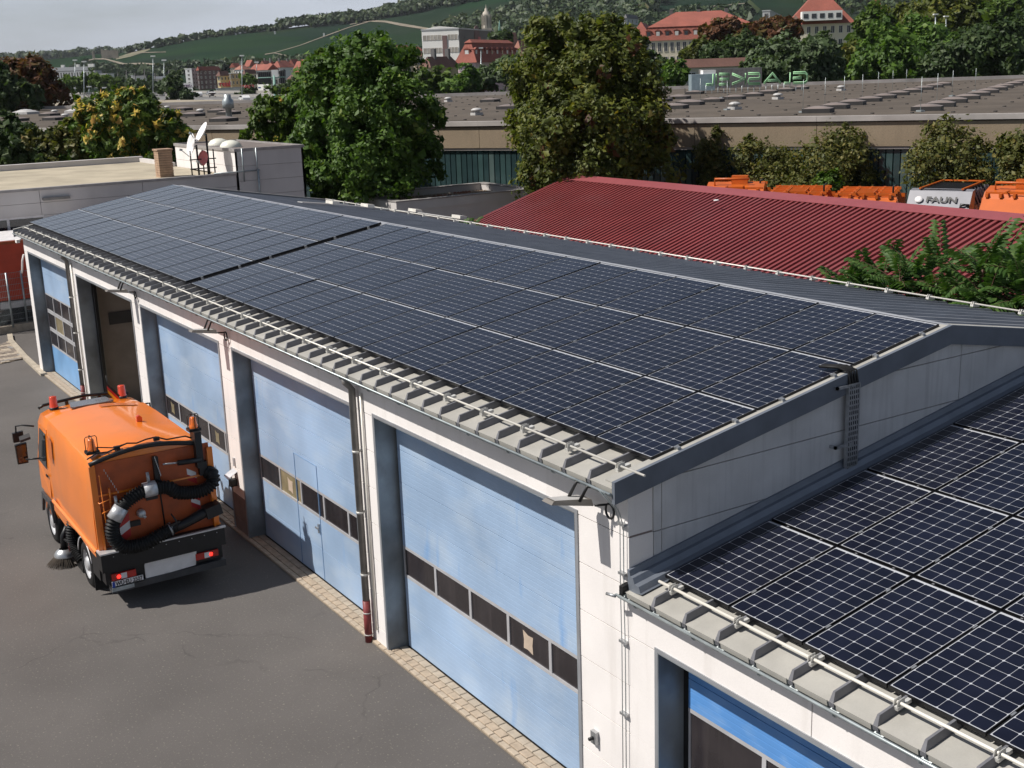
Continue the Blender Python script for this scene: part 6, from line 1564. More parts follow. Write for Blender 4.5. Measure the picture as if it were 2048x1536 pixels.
    if dormers:
        for (Ln, d, nrm, Ld, nc) in ((L1, d1, -d2, L2, int(dormers*L1/(L1+L2)+.5)), (L2, d2, -d1, L1, int(dormers*L2/(L1+L2)+.5))):
            for i in range(nc):
                hz = H+(mansard*.5 if mansard else hr*.28); c = o+d*Ln*(i+.5)/nc+np.array([0,0,hz])-nrm*(mansard*.2 if mansard else min(L1,L2)/2*.28)
                dw_ = .75; dh = .75
                dd_ = MB().obox(c-nrm*.5, d*dw_, nrm*1.0, (0,0,dh)).prism([c+nrm*.6-d*(dw_+.15)+np.array([0,0,dh]), c+nrm*.6+d*(dw_+.15)+np.array([0,0,dh]), c+nrm*.6+np.array([0,0,dh+.45])], -nrm*2.0).build('dormer', roof, t)
                MB().obox(c+nrm*.52, d*dw_*.62, nrm*.04, (0,0,dh*.72)).build('dormer_window', WINF if (mansard and i % 2 == 0) else WINK, dd_)
    return t, o, d1, d2, L1, L2, H
PH = R(20)
# pink mansard house and neighbours
house('pink house with a red mansard roof and white dormers, centre background', 915, 951, 1042, 285, R(22), 125, 215, 86, 'pink', ROOFT, 'hip', 4, 3, 6, mansard=4.6, dormers=10, overhang=.6, winh=.38, name='mansard_house')
T = house('beige house with a brown hipped roof left of the pink house', 842, 860, 916, 262, R(25), 135, 205, 113, 'beige', ROOFT2, 'hip', 3, 2, 0, wall_r='beige', chimneys=2, name='hipped_house')
house('small cream gabled house right of the pink house', 1034, 1053, 1070, 262, R(60), 140, 200, 121, 'cream', ROOFT, 'gable', 3, 1, 1, name='gabled_house')
house('brown roofed house between the pink house and the olive tree', 1040, 1046, 1085, 320, R(20), 118, 170, 100, 'tan', ROOFT2, 'hip', 2, 1, 3, name='hipped_house')
# white office block with ribbon windows
t, o, d1, d2, L1, L2, H = house('white office block with ribbon windows and a dark stair tower', 843, 917, 987, 345, R(16), 58, 165, None, 'white', WALLS['grey'], 'flat', 4, 0, 0, wall_r='darkgrey', name='office_block', cat='building', skip_win=True)  # right wall coloured dark grey to paint in the white block's shaded side
STRIPW = mat('office_glazing', (.36,.33,.29), .35, var=.2, scale=.4)
def Pt(a, b, z): return o+d1*a+d2*b+np.array([0,0,z])
for j in range(4):
    zc = H-2.1-j*3.55
    for (a0, a1) in ((.03*L1, .30*L1), (.46*L1, .97*L1)):
        q = MB().obox(Pt((a0+a1)/2,-.04,zc), d1*(a1-a0)/2, d2*.03, (0,0,.72)).build('ribbon_window', STRIPW, t)
        n_ = max(3, int((a1-a0)/1.1)); m_ = MB()
        for k in range(n_+1): m_.obox(Pt(a0+(a1-a0)*k/n_,-.09,zc), d1*.05, d2*.03, (0,0,.72))
        m_.build('mullion', WALLS['white'], q)
MB().obox(Pt(.38*L1,-.12,H/2-.6), d1*.06*L1, d2*.1, (0,0,H/2-1)).build('stair_glazing', WALLS['brown'], t)
MB().prism([Pt(0,-.05,H+.35),Pt(L1,-.05,H+.1),Pt(L1*.66,-.05,H+.9),Pt(L1*.5,-.05,H+1.0)], d2*.6).build('roof_upstand', WALLS['white'], t)
REDT = mat('stair_red', (.35,.05,.05), .5)
q = MB(); zc = H*.42
q.obox(Pt(-.1, L2*.50, zc+2), d1*.12, d2*.08*L2, (0,0,zc-1.0)); q.lathe([(0.08*L2,-.2),(.08*L2,.02),(0,.02)], Pt(0,L2*.50,2*zc+1), (d2,np.array([0,0,1]),-d1), 18); q.build('stair_recess', WALLS['brown'], t)
MB().obox(Pt(-.22, L2*.54, zc+2), d1*.12, d2*.035*L2, (0,0,zc-1.5)).build('stair_panel', REDT, t)
MB().obox(Pt(-.05,L2*.8,H-2.2), d1*.05, d2*.1*L2,(0,0,.5)).obox(Pt(-.05,L2*.22,H-2.2), d1*.05, d2*.08*L2,(0,0,.5)).build('vent_grille', WALLS['darkgrey'], t)
# church tower
ST_ = mat('tower_stone', (.42,.38,.32), .85, var=.15, scale=.5)
b = atw(974, 70, 600); s_ = 600/FPX
tw = empty('church_tower', (b[0],b[1],0), 'slender stone church tower with an open belfry and domed lantern', 'church tower')
cz = lambda v: atw(974, v, 600)[2]
MB().obox((b[0],b[1],cz(57)/2), RVx*10*s_, FVx*10*s_, (0,0,cz(57)/2)).build('shaft', ST_, tw)
q = MB(); hbel = (cz(33)-cz(50)); zb_ = cz(50)
for k in range(8):
    a = k*math.pi/4; c = np.array([b[0]+8.2*s_*math.cos(a), b[1]+8.2*s_*math.sin(a), zb_+hbel/2-.6]); q.obox(c, RVx*.55, FVx*.55, (0,0,hbel/2+1.4))
q.build('belfry_column', ST_, tw)
MB().lathe([(9.4*s_,cz(58)),(9.4*s_,cz(51)),(7.2*s_,cz(50.5)),(5*s_,cz(50)),(5*s_,cz(33)),(9.6*s_,cz(33)),(9.6*s_,cz(31.5)),(7.4*s_,cz(29)),(6.6*s_,cz(25)),(3.2*s_,cz(22.5)),(3*s_,cz(18)),(.8*s_,cz(16)),(.4*s_,cz(10)),(0,cz(9))], (b[0],b[1],0), 'z', 12).build('lantern', ST_, tw)
MB().obox((b[0],b[1],(zb_+cz(34))/2), RVx*4.2*s_, FVx*4.2*s_, (0,0,hbel/2)).build('belfry_core', WALLS['darkgrey'], tw)
b = atw(1000, 80, 560); MBs = MB().tube([(b[0],b[1],atw(1000,70,560)[2]),(b[0],b[1],atw(1000,41,560)[2])], [.9,.1], 8)
GRC = mat('copper_green', (.16,.30,.25), .6); tag(MBs.build('copper_spire', GRC, None, (b[0],b[1],20)), 'thin green copper spire right of the church tower', 'spire')
house('steep pale red roofed hall church right of the tower', 1003, 1010, 1035, 560, R(25), 92, 150, 64, 'tan', ROOFT3, 'gable', 2, 1, 3, name='hall_church', cat='church')
house('pale roofed house beside the hall church', 1028, 1040, 1062, 520, R(25), 100, 150, 80, 'tan', ROOFT3, 'hip', 2, 2, 3)
# long barracks style building with red roof
house('long red roofed building with a row of dormers behind the autumn trees', 1288, 1514, 1530, 330, R(6), 74, 160, 15, 'cream', ROOFT, 'hip', 3, 18, 2, mansard=3.6, dormers=20, chimneys=3, overhang=.4, winh=.6, name='long_building', cat='building', ridge_in=9, ww=.5)
house('red roofed wing at the left end of the long building', 1262, 1300, 1322, 350, R(10), 75, 150, 42, 'cream', ROOFT, 'hip', 3, 2, 2, name='wing', cat='building')
# cream building with five storeys
house('big cream building with a red mansard roof and stone edged windows', 1578, 1706, 1730, 290, R(10), 45, 125, -30, 'cream', ROOFT, 'hip', 3, 8, 2, overhang=.6, winh=.5, ridge_in=5, name='cream_building', cat='building', ww=.4)
def shed_dormer():
    t = [o_ for o_ in bpy.data.objects if o_.name == 'cream_building'][0]
    a, b_ = atw(1604, 41, 288.5), atw(1684, 40, 287.5); X = (b_-a)/2; X[2] = 0; d = X/np.linalg.norm(X); n_ = np.array([-d[1], d[0], 0]); Z = np.array([0,0,1.])
    if n_@FW < 0: n_ = -n_
    c = (a+b_)/2; h = 18*288/FPX
    s_ = MB().obox(c+Z*h/2+n_*1.6, X, n_*1.8, Z*h/2).build('shed_dormer', WALLS['white'], t)
    for k in range(5): MB().obox(c+Z*h*.5-n_*.22+X*(k-2)/2.45, d*.55, n_*.04, Z*h*.24).build('dormer_window', WINK, s_)
shed_dormer()
house('red roofed wing of the cream building rising beyond the trees', 1740, 1765, 1850, 320, R(16), 40, 130, -18, 'cream', ROOFT, 'hip', 3, 2, 5, dormers=3, name='wing', cat='building')
house('red roof half hidden behind the right-hand trees', 1880, 1900, 2060, 330, R(18), 12, 120, -25, 'cream', ROOFT, 'hip', 3, 2, 5, name='house')
house('low brown tiled house behind the hall roof, left of the green letters', 1326, 1332, 1500, 190, R(80), 137, 190, 120, 'cream', ROOFT2, 'gable', 1, 1, 5, overhang=.3, name='low_house')
t = house('grey scaffolded building between the red roofs', 1525, 1540, 1600, 420, R(16), 22, 110, None, 'grey', WALLS['grey'], 'flat', 4, 1, 4, name='scaffolded_building', cat='building')
house('pale flat roofed house up on the vineyard slope', 1248, 1253, 1276, 620, R(20), 36, 48, 28, 'grey', WALLS['darkgrey'], 'hip', 1, 1, 3)
# left town
house('grey tower block at the left end of the town', 370, 383, 399, 610, R(40), 138, 178, None, 'grey', WALLS['grey'], 'flat', 5, 1, 3, name='tower_block', cat='building')
house('brown apartment block with pale stair strips and red roofs', 394, 397, 440, 600, R(12), 141, 180, 133, 'brown', ROOFT, 'hip', 4, 1, 5, wall_r='brown', name='apartment_block', cat='building')
t_ = house('yellow house with a brown roof behind the red lettering', 434, 440, 460, 560, R(20), 152, 185, 142, 'yellow', ROOFT2, 'hip', 3, 1, 3)
house('flat ochre building in the middle of the town', 458, 462, 490, 560, R(15), 148, 185, None, 'ochre', WALLS['grey'], 'flat', 3, 1, 4, name='ochre_building', cat='building')
house('cream house with a brown roof left of the dark road sign', 486, 490, 513, 560, R(20), 148, 185, 139, 'cream', ROOFT2, 'hip', 3, 1, 4)
TR = [(500,535,556,620,140,128,'white',ROOFT),(540,560,590,640,135,122,'white',ROOFT),(585,597,620,620,145,122,'cream',ROOFT),(596,622,640,560,150,118,'white',ROOFT),(470,482,500,660,139,130,'white',ROOFT3),(520,530,548,700,132,122,'cream',ROOFT),(552,565,585,690,131,121,'grey',ROOFT),(575,590,602,560,158,146,'yellow',ROOFT2),(600,612,634,700,128,120,'tan',ROOFT)]
TB = [(468,128),(482,131),(497,126),(512,129),(528,125),(541,127),(556,124),(571,126),(586,124),(604,127),(622,122),(640,124)]
for i, (u_, v_) in enumerate(TB):
    house('red roofed house in the back rows of the town, %s from the left' % ORD[i], u_-7, u_+2, u_+13, 690-8*(i%3), R(20+13*(i%4)), v_+7, 175, v_-2-(i%3)*2, ['cream','white','tan','pink'][i%4], [ROOFT,ROOFT3,ROOFT][i%3], ['gable','hip'][i%2], 3, 2, 2, chimneys=i%2, group='red roofed houses in the back rows of the town')
TL = ['white gabled town house just right of the cream house','white red roofed town house above the dark road sign','cream town house with a tall red gable','white house with the highest red gable beside the yellow green tree','small white house with a pale red roof at the back','cream house in the back row of the town','grey house in the back row of the town','yellow house with a brown roof right of the dark road sign','tan house at the back right of the town']
for i, (a_, b_, c_, w_, ve, vr, wl, rf) in enumerate(TR): house(TL[i], a_, b_, c_, w_, R([35,20,55,50,30,25,30,20,25][i]), ve, 190, vr, wl, rf, 'gable' if i % 3 != 1 else 'hip', 3, 2, 2, chimneys=1 if i % 2 else 0)
for i, (a_, b_, c_, ve, vr) in enumerate(((790,800,818,100,90),(806,822,845,102,93),(818,832,850,112,104),(795,806,826,112,104))):
    house(['small red roofed house left of the office block, highest','red roofed house touching the office block','red roofed house low beside the office block','small house behind the fresh green tree top'][i], a_, b_, c_, 480, R(25), ve, 160, vr, 'tan', ROOFT if i % 2 else ROOFT3, 'gable', 2, 2, 2)
# far left offices
t, o, d1, d2, L1, L2, H = house('long white office building with tall dark windows at the far left', 70, 190, 203, 660, R(6), 141, 176, None, 'white', WALLS['darkgrey'], 'flat', 2, 22, 0, wall_r='grey', name='office_building', cat='building', winh=.62, ww=.55)
MB().obox(o+d1*L1*.55+d2*3+np.array([0,0,H+1.2]), d1*L1*.42, d2*2, (0,0,1.1)).build('roof_storey', WALLS['grey'], t)
q = MB()
for a_ in (.05,.1,.3,.55): q.obox(o+d1*L1*a_+d2*2+np.array([0,0,H+2.8]), d1*.8, d2*.8, (0,0,.8))
q.build('roof_units', WALLS['white'], t)
house('small pale blue white building right of the long office', 191, 215, 228, 640, R(10), 148, 178, None, 'white', WALLS['grey'], 'flat', 2, 4, 1, name='small_office', cat='building', ww=.4)
house('white block behind the motorway bushes', 262, 266, 292, 560, R(8), 152, 178, None, 'white', WALLS['grey'], 'flat', 2, 1, 0, name='white_block', cat='building', skip_win=True)
house('long low white shed right of the white block', 302, 306, 352, 600, R(8), 158, 176, 153, 'white', WALLS['white'], 'gable', 1, 1, 5, name='shed', cat='building')
# ruin and mast on the hill
RUIN = mat('ruin_stone', (.26,.225,.18), .9, var=.25, scale=.1)
b = hill_at(188, 118, 0); t = empty('ruined_tower', b, 'small ruined tower at the left end of the pale hill track', 'ruin'); MB().obox(b+np.array([0,0,4]), RVx*1.3, FVx*1.3, (0,0,4.5)).obox(b+np.array([.5,0,8.8]), RVx*.6, FVx*1.3, (0,0,.8)).build('tower_wall', RUIN, t)
b = hill_at(206, 117, 0); t = empty('ruined_castle', b, 'ruined stone castle on the shoulder of the vineyard hill', 'ruin')
q = MB()
for k in range(9): c = b+RVx*(k*2.2); q.obox(c+np.array([0,0,4+(3 if k == 0 else random.uniform(0,2.5))/2]), RVx*1.15, FVx*1.2, (0,0,4+(3 if k == 0 else random.uniform(0,2.5))/2))
q.build('castle_wall', RUIN, t)
b = hill_at(255, 100, 0); MBm = MB().tube([b, b+np.array([0,0,17])], [.22,.06], 5); tag(MBm.build('radio_mast', ZINC, None, b), 'thin radio mast on the hill shoulder', 'mast')
for i, (u, v) in enumerate(((262,98),(250,104))): p = hill_at(u, v, 0); make_tree('hilltop_tree', ['dark tree beside the radio mast','smaller dark tree left of the radio mast'][i], 'tree', p, [(p[0],p[1],p[2]+4-i,3.2-.6*i,3.2-.6*i,3.4-i*.8)], 500, 1.0, LD, trunk=(2,.3), seed=60+i, folded=False)
WHT = WALLS['white']
for i, (u, v) in enumerate(((472,70),(550,68),(648,72))):
    p = hill_at(u, v, 0); tag(MB().obox(p+np.array([0,0,1.2]), RVx*.9, FVx*.9, (0,0,1.3)).prism([p-RVx*1.1-FVx*1+np.array([0,0,2.5]),p+RVx*1.1-FVx*1+np.array([0,0,2.5]),p-FVx*1+np.array([0,0,3.5])], FVx*2).build('vineyard_hut', WHT, None, p), ['tiny white hut high in the vineyard, leftmost','tiny white hut in the vineyard above the town','tiny white hut near the fork of the hill track'][i], 'hut')

# ------------------------------------------------------------------ motorway, cars, signs
ROAD = mat('motorway_asphalt', (.15,.145,.14), .9, var=.1, scale=.05); RAIL_ = mat('guard_rail', (.36,.34,.31), .5, .3)
MZ = 4.1
def mway(u, v): return atz(u, v, MZ)
e1 = [mway(90, 189.5), mway(330, 186.5), mway(620, 188), mway(900, 186)]; e0 = [mway(90, 207), mway(330, 205), mway(620, 206), mway(900, 200)]
q = MB()
for i in range(3): q.quad(e0[i], e0[i+1], e1[i+1], e1[i])
tag(q.build('motorway', ROAD), kind='structure')
q = MB(); LINE = mat('road_marking', (.7,.69,.66), .7)
for f in (.22,.52,.78):
    for i in range(3):
        a_, b_ = e0[i]*(1-f)+e1[i]*f, e0[i+1]*(1-f)+e1[i+1]*f; n_ = int(np.linalg.norm(b_-a_)/12)
        for k in range(n_):
            if f == .52 or k % 2: p0, p1 = a_+(b_-a_)*k/n_, a_+(b_-a_)*(k+.98 if f == .52 else k+.6)/n_; c = np.cross(p1-p0, [0,0,1]); c = c/np.linalg.norm(c)*.3; z = np.array([0,0,.02]); q.quad(p0-c+z, p1-c+z, p1+c+z, p0+c+z)
tag(q.build('lane_marking', LINE), kind='structure')
def barrier(name, label, P, z0, z1, th, m):
    o_ = P[0]; t = empty(name, o_, label, 'barrier')
    for a_, b_ in zip(P[:-1], P[1:]):
        d = (b_-a_)/2; nn = np.cross(d, [0,0,1]); nn = nn/np.linalg.norm(nn)*th; MB().obox((a_+b_)/2+np.array([0,0,(z0+z1)/2]), d, nn, (0,0,(z1-z0)/2)).build('barrier_rail', m, t)
barrier('far_barrier', 'long grey guard rail along the far side of the motorway', e1, .1, 1.1, .15, RAIL_)
barrier('near_barrier', 'concrete edge beam along the near side of the motorway bridge', e0, -3.9, .6, .3, KERB)
mid_ = [e0[i]*.55+e1[i]*.45 for i in range(4)]; barrier('central_barrier', 'low guard rail in the middle of the motorway', mid_, .3, .8, .08, RAIL_)
CARW = mat('car_white', (.72,.72,.72), .3, coat=.5); CARS = mat('car_silver', (.42,.43,.45), .3, .4, coat=.5); BOATB = mat('boat_dark', (.10,.07,.06), .5)
def car(u, v, heading, m, label, kind='suv'):
    p = mway(u, v); d = heading/np.linalg.norm(heading); n_ = np.array([-d[1], d[0], 0]); Z = np.array([0,0,1.]); t = empty('car', p, label, 'car', 'cars on the motorway')
    def Q(a, b, c): return p+d*a+n_*b+Z*c
    prof = [(-2.2,.45),(2.2,.45),(2.25,.75),(2.1,1.0),(1.2,1.12),(.55,1.62),(-1.6,1.66),(-2.15,1.15),(-2.25,.8)] if kind == 'suv' else [(-2.1,.4),(2.1,.4),(2.1,.75),(1.1,.95),(.4,1.38),(-1.1,1.4),(-1.9,1.0),(-2.1,.8)]
    bd = MB().prism([Q(a, -.85, c) for a, c in prof], n_*1.7).build('body', m, t)
    for s_ in (-1, 1): MB().prism([Q(a, s_*.86, c) for a, c in ([(1.05,1.12),(.5,1.54),(-1.5,1.56),(-1.95,1.14)] if kind == 'suv' else [(.95,.97),(.35,1.32),(-1.05,1.33),(-1.7,1.0)])], n_*s_*.02).build('side_glass', GLASSD, t)
    MB().prism([Q(1.24,-.7,1.13),Q(1.24,.7,1.13),Q(.62,.65,1.6),Q(.62,-.65,1.6)] if kind == 'suv' else [Q(1.12,-.7,.97),Q(1.12,.7,.97),Q(.46,.65,1.36),Q(.46,-.65,1.36)], Z*.02+d*.02).build('windscreen', GLASSD, t)
    for a in (-1.35, 1.35):
        for s_ in (-1, 1): MB().lathe([(0,.0),(.2,.0),(.34,.0),(.34,.2),(0,.2)], Q(a, s_*.70, .34), (d, Z, n_*s_), 14).build('wheel', RUBBER, t)
    return t
hd = e1[2]-e1[1]
car(397, 194.5, -hd, CARW, 'white estate car on the far lane of the motorway')
car(489, 203, -hd, CARW, 'white car on the near lane, half hidden by the bridge edge', 'sedan')
car(420, 190.5, -hd, CARS, 'silver car towing the boat on the motorway', 'sedan')
p = mway(424, 194.5); d = -hd/np.linalg.norm(hd); n_ = np.array([-d[1],d[0],0]); Z = np.array([0,0,1.])
t = empty('boat_trailer', p, 'dark and white motor boat on a trailer behind the cars on the motorway', 'boat')
def Q(a, b, c): return p+d*a+n_*b+Z*c
MB()._add([Q(2.6,0,1.5),Q(.5,-.95,1.4),Q(-2.4,-.9,1.35),Q(-2.4,.9,1.35),Q(.5,.95,1.4),Q(1.6,0,.8),Q(-2.4,0,.6)], [[0,1,5],[1,2,6,5],[2,3,6],[3,4,5,6],[4,0,5]]).build('hull', BOATB, t)
MB()._add([Q(2.6,0,1.52),Q(.5,-.95,1.42),Q(-2.4,-.9,1.37),Q(-2.4,.9,1.37),Q(.5,.95,1.42),Q(.4,0,1.8)], [[0,1,5],[1,2,5],[2,3,5],[3,4,5],[4,0,5]]).build('deck', CARW, t)
MB().prism([Q(.3,-.7,1.5),Q(.3,.7,1.5),Q(-.4,.6,2.1),Q(-.4,-.6,2.1)], -d*.05).build('windshield', GLASSD, t); MB().obox(Q(-.3,0,.55), d*2.3, n_*.6, Z*.08).build('trailer_frame', BLACK, t)
for s_ in (-1,1): MB().lathe([(0,0),(.3,0),(.3,.2),(0,.2)], Q(-.8,s_*.75,.3), (d,Z,n_*s_), 12).build('wheel', RUBBER, t)
# gantry sign, seen from behind
p = atw(551, 206, 300); sp_ = 300/FPX; t = empty('road_sign_gantry', (p[0],p[1],0), 'dark back of a motorway sign board on a pale green post', 'road sign')
up = lambda u, v: atw(u, v, 300)
MB().tube([(p[0],p[1],0), up(548,150)], .34, 8).build('post', GRC, t)
bd = MB().quad(up(514,144),up(542,143),up(543,168),up(516,169)).quad(up(558,141),up(571,140),up(571,166),up(559,167))
q = MB(); q.prism([up(514,144),up(542,143),up(543,168),up(516,169)], FVx*.15); q.prism([up(558,141),up(571,140),up(571,166),up(559,167)], FVx*.15); q.build('sign_board', RUBBER, t)
q = MB()
for u in np.arange(517,543,4): q.prism([up(u,144),up(u+.8,144),up(u+1.8,168),up(u+1,168)], -FVx*.2)
for u in (561,565,569): q.prism([up(u,142),up(u+.8,142),up(u+.8,166),up(u,166)], -FVx*.2)
q.build('board_rib', DKGREY, t)
MB().tube([up(516,156), up(571,154)], .18, 6).build('cross_arm', GRC, t); MB().obox(up(550,147), RVx*.8, FVx*.4, (0,0,.9)).build('sign_lamp', WHT, t)
# shop letters and boards
REALR = mat('letter_red', (.52,.02,.035), .5); REALB = mat('letter_blue', (.04,.10,.36), .5)
def sign_text(name, label, s, u, v, w, hpx, m, extra=None):
    p = atw(u, v, w); t = empty(name, p, label, 'shop sign'); text('letters', s, hpx*w/FPX*1.35, m, t, p, RVx, (0,0,1), .12, .06); return t
sign_text('shop_letters', 'red letters real on the retail park roof, left of the pair', 'real', 450, 168, 500, 11, REALR)
t = sign_text('shop_letters', 'bigger red letters real with a blue mark, right of the pair', 'real', 495, 173, 430, 13, REALR)
p = atw(517, 174, 430); text('blue_mark', ',-', 3.2, REALB, t, p, RVx, (0,0,1), .12, .08)
p = atw(376, 171, 480); t = empty('shop_board', (p[0],p[1],0), 'white board lettered real on two posts', 'shop sign')
MB().obox(p+FVx*.3, RVx*2.0, FVx*.15, (0,0,1.0)).build('board', WHT, t); text('letters', 'real,-', 1.5, mat('letter_violet', (.10,.03,.14), .5), t, p, RVx, (0,0,1), .05, .03)
for s_ in (-1.6, 1.6): MB().tube([(p[0]+RVx[0]*s_,p[1]+RVx[1]*s_,0),(p[0]+RVx[0]*s_,p[1]+RVx[1]*s_,p[2]-.9)], .1, 6).build('post', ZINC, t)
house('low white supermarket hall under the red letters', 432, 436, 560, 520, R(3), 178, 200, None, 'white', WALLS['grey'], 'flat', 1, 0, 0, name='supermarket', cat='building', skip_win=True)
p = atw(366, 184, 440); t = empty('white_van', p-np.array([0,0,1.2]), 'white van parked by the motorway bushes', 'van'); MB().obox(p, RVx*1.1, FVx*2.2, (0,0,1.2)).build('body', CARW, t); MB().obox(p-FVx*2.22+np.array([0,0,.4]), RVx*.8, FVx*.03, (0,0,.5)).build('rear_window', GLASSD, t)
# lamp posts
LMP = mat('lamp_head', (.70,.70,.68), .5)
def lamp(u, v0, v1, w, label):
    a, b_ = atw(u, v0, w), atw(u, v1, w); t = empty('street_lamp', (a[0],a[1],b_[2]), label, 'street lamp', 'street lamps in the background')
    s = w/FPX; MB().tube([b_, a], [.16,.08], 6).build('pole', ZINC, t); MB().obox(a+np.array([0,0,.1]), RVx*4.2*s, FVx*.35, (0,0,1.2*s)).build('lamp_head', LMP, t)
for (u, v0, v1, w, l) in ((168,124,206,330,'street lamp by the far left motorway, taller one'),(150,121,186,420,'street lamp in front of the long white office'),(178,174,192,330,'double headed lamp low on the motorway, left'),(209,176,192,330,'double headed lamp low on the motorway, right'),(306,113,190,360,'tall street lamp in the vineyard gap left of the town'),(328,121,190,380,'second tall street lamp left of the town'),(484,112,204,330,'street lamp rising above the ochre building'),(962,97,200,240,'thin lamp post in front of the pink house'),(1518,57,110,210,'street lamp before the red autumn tree'),(1561,58,100,210,'street lamp left of the cream building'),(1525,86,110,260,'short street lamp under the autumn trees'),(1871,30,85,190,'street lamp among the right-hand trees, left one'),(1892,34,110,190,'street lamp among the right-hand trees, right one'),(1980,77,100,190,'small lamp at the right among dark trees'),(513,125,150,500,'lamp over the town houses')):
    lamp(u, v0, v1, w, l)
for i, u in enumerate((236,253,270,289,310,338)):
    w = 520; a, b_ = atw(u, 146-(i%2)*6, w), atw(u, 185, w); t = empty('railway_mast', b_, 'dark railway mast behind the motorway, %s from the left' % ORD[i], 'mast', 'railway masts left of the town'); MB().tube([b_, a], .22, 5).build('pole', BLACK, t); MB().tube([a-np.array([0,0,1]), a-np.array([0,0,1])+RVx*2.4], .12, 4).build('cantilever', BLACK, t)

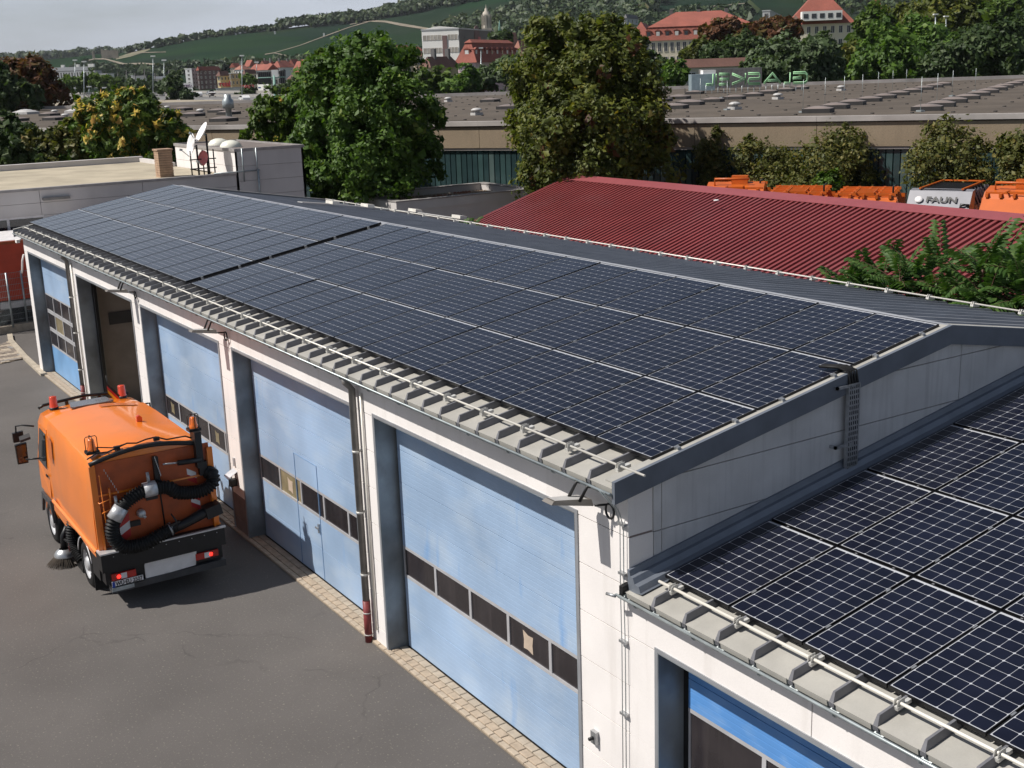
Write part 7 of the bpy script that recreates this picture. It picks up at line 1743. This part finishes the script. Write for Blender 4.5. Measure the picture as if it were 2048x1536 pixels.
# ------------------------------------------------------------------ background trees
BT = [  # u, w, blobs, n, size, mat, label
 (1550,210,[(1555,72,34,30,0),(1508,74,26,28,0),(1580,66,22,24,0)],5000,.85,LR,'dark red brown autumn tree left of the cream building'),
 (1440,215,[(1440,74,30,28,0),(1468,68,26,26,0),(1415,98,24,22,0)],4200,.85,LR,'reddish autumn tree in front of the long red roof'),
 (1395,205,[(1400,104,18,22,0),(1380,112,16,16,0)],2400,.8,LO,'yellow olive tree left of the reddish tree'),
 (1470,200,[(1480,105,45,28,0),(1440,112,40,22,0),(1520,110,40,25,0)],4500,.75,LD,'dark green bushes below the autumn trees'),
 (1570,150,[(1560,125,55,38,0),(1620,120,55,42,0),(1530,140,45,25,0),(1650,140,32,32,0),(1600,150,60,25,0),(1500,150,30,18,0)],11000,.55,LW,'broad silvery willow behind the green letters'),
 (1745,200,[(1745,60,34,36,0),(1765,90,40,42,0),(1725,85,24,28,0)],4800,.7,LY,'bright green tree right of the cream building'),
 (1840,165,[(1800,120,70,55,0),(1760,140,55,38,0),(1860,110,60,60,0),(1720,150,34,24,0)],11000,.6,LG,'broad rounded green tree above the hall roof at the right'),
 (1880,215,[(1860,55,62,55,0),(1920,40,60,58,0),(1810,70,40,40,0)],8500,.85,LO,'tall dark olive tree between the right-hand street lamps'),
 (1980,150,[(1960,120,75,50,0),(2030,105,50,60,0),(1900,140,50,30,0)],11000,.55,LD,'dense dark green tree at the right edge above the hall roof'),
 (2010,210,[(2010,40,52,46,0),(2045,70,38,50,0),(1990,75,34,40,0)],5500,.8,LY,'light green tree top in the upper right corner'),
 (1950,240,[(1960,10,48,40,0),(1900,5,45,35,0)],3500,.9,LD,'dark tree at the top edge near the right corner'),
 (1300,160,[(1275,120,22,40,0),(1290,150,45,26,0),(1335,152,24,20,0)],6000,.6,LD,'dark tree right behind the olive tree'),
 (1355,150,[(1350,152,26,24,0)],1800,.5,LG,'small light green tree left of the green letters'),
 (1010,200,[(1020,150,34,30,0),(985,160,30,22,0)],3600,.65,LW,'grey green bush right of the pink house'),
 (935,195,[(933,165,24,26,0),(915,178,26,15,0)],2800,.6,LG,'light green tree in front of the pink house'),
 (880,200,[(885,168,30,22,0),(850,165,25,28,0),(905,175,25,18,0)],3400,.6,LY,'yellowish bush in front of the beige house'),
 (965,210,[(965,170,22,22,0)],1500,.55,LR,'brownish bush below the pink house'),
 (1000,330,[(995,86,20,20,0),(1010,80,12,18,0)],1500,1.0,LD,'dark tree beside the office block'),
 (1650,170,[(1680,130,24,22,0),(1700,110,20,26,0)],2200,.6,LO,'olive bush below the cream building'),
 (355,300,[(338,180,20,16,0),(350,165,16,18,0),(365,192,24,14,0)],2000,.8,LD,'dark bushy tree in front of the white board'),
 (288,280,[(286,198,16,18,0),(300,202,14,10,0)],1300,.7,LD,'small dark conifer by the motorway'),
 (180,400,[(185,165,26,15,0),(150,170,25,14,0),(215,168,26,12,0)],2600,1.2,LY,'row of light green bushes below the long office'),
 (250,420,[(250,172,30,10,0),(290,175,30,10,0)],1800,1.2,LD,'dark bushes behind the motorway left of the town'),
 (478,420,[(498,186,16,8,0),(480,192,12,5,0)],900,.9,LD,'dark bush in front of the red letters'),
 (600,330,[(590,178,30,16,0),(570,185,22,12,0),(610,170,20,16,0)],2400,.9,LD,'dark bush right of the motorway sign post'),
 (500,420,[(500,160,16,9,0)],800,1.0,LY,'light tree before the cream house in the town'),
]
for i, (u, w, bl, n, s, m_, lab) in enumerate(BT):
    b0 = atw(u, 200, w); tree_px('background_tree', lab, 'tree', u, w, bl, n, s, m_, z0=0 if w < 260 else 0, trunk=(4,.25), seed=100+i, folded=True, clump=10, spread=.3)
# scrub filling behind the hall
sp = []
rg = random.Random(5)
for k in range(240):
    u = rg.uniform(850, 2300); w = rg.uniform(175, 205) if u < 1300 else rg.uniform(165, 200); p = atw(u, 200, w); hh = rg.uniform(2,3.4); sp.append((p[0],p[1],0,hh*.9,hh+2.2))
rngs = np.random.default_rng(9); ps, ns = [], []
for (x, y, z, r_, h) in sp:
    k = 90; d = rngs.normal(size=(k,3)); d[:,2] = np.abs(d[:,2]); d /= np.linalg.norm(d,axis=1,keepdims=True); ps.append(np.array([x,y,z+h*.35])+d*np.array([r_,r_,h*.62])*rngs.uniform(.7,1.05,(k,1))); ns.append(d+rngs.normal(size=(k,3))*.5)
tag(place('scrub_belt', leaf_mesh('scrub', np.concatenate(ps), np.concatenate(ns), .9, LD, rngs, 1.3)), kind='stuff')

# ------------------------------------------------------------------ air: thin haze round the whole place
hz = bpy.data.materials.new('haze'); hz.use_nodes = True; nt = hz.node_tree; nt.nodes.clear()
o_ = nt.nodes.new('ShaderNodeOutputMaterial'); v_ = nt.nodes.new('ShaderNodeVolumePrincipled')
v_.inputs['Color'].default_value = (.82,.88,.96,1); v_.inputs['Density'].default_value = .000045; v_.inputs['Anisotropy'].default_value = .2
nt.links.new(v_.outputs['Volume'], o_.inputs['Volume'])
m = MB().box(CAM[0]-3300, CAM[0]+3300, CAM[1]-3300, CAM[1]+3300, -1.3, 260)
tag(m.build('haze', hz, None, (0,0,0)), kind='stuff')
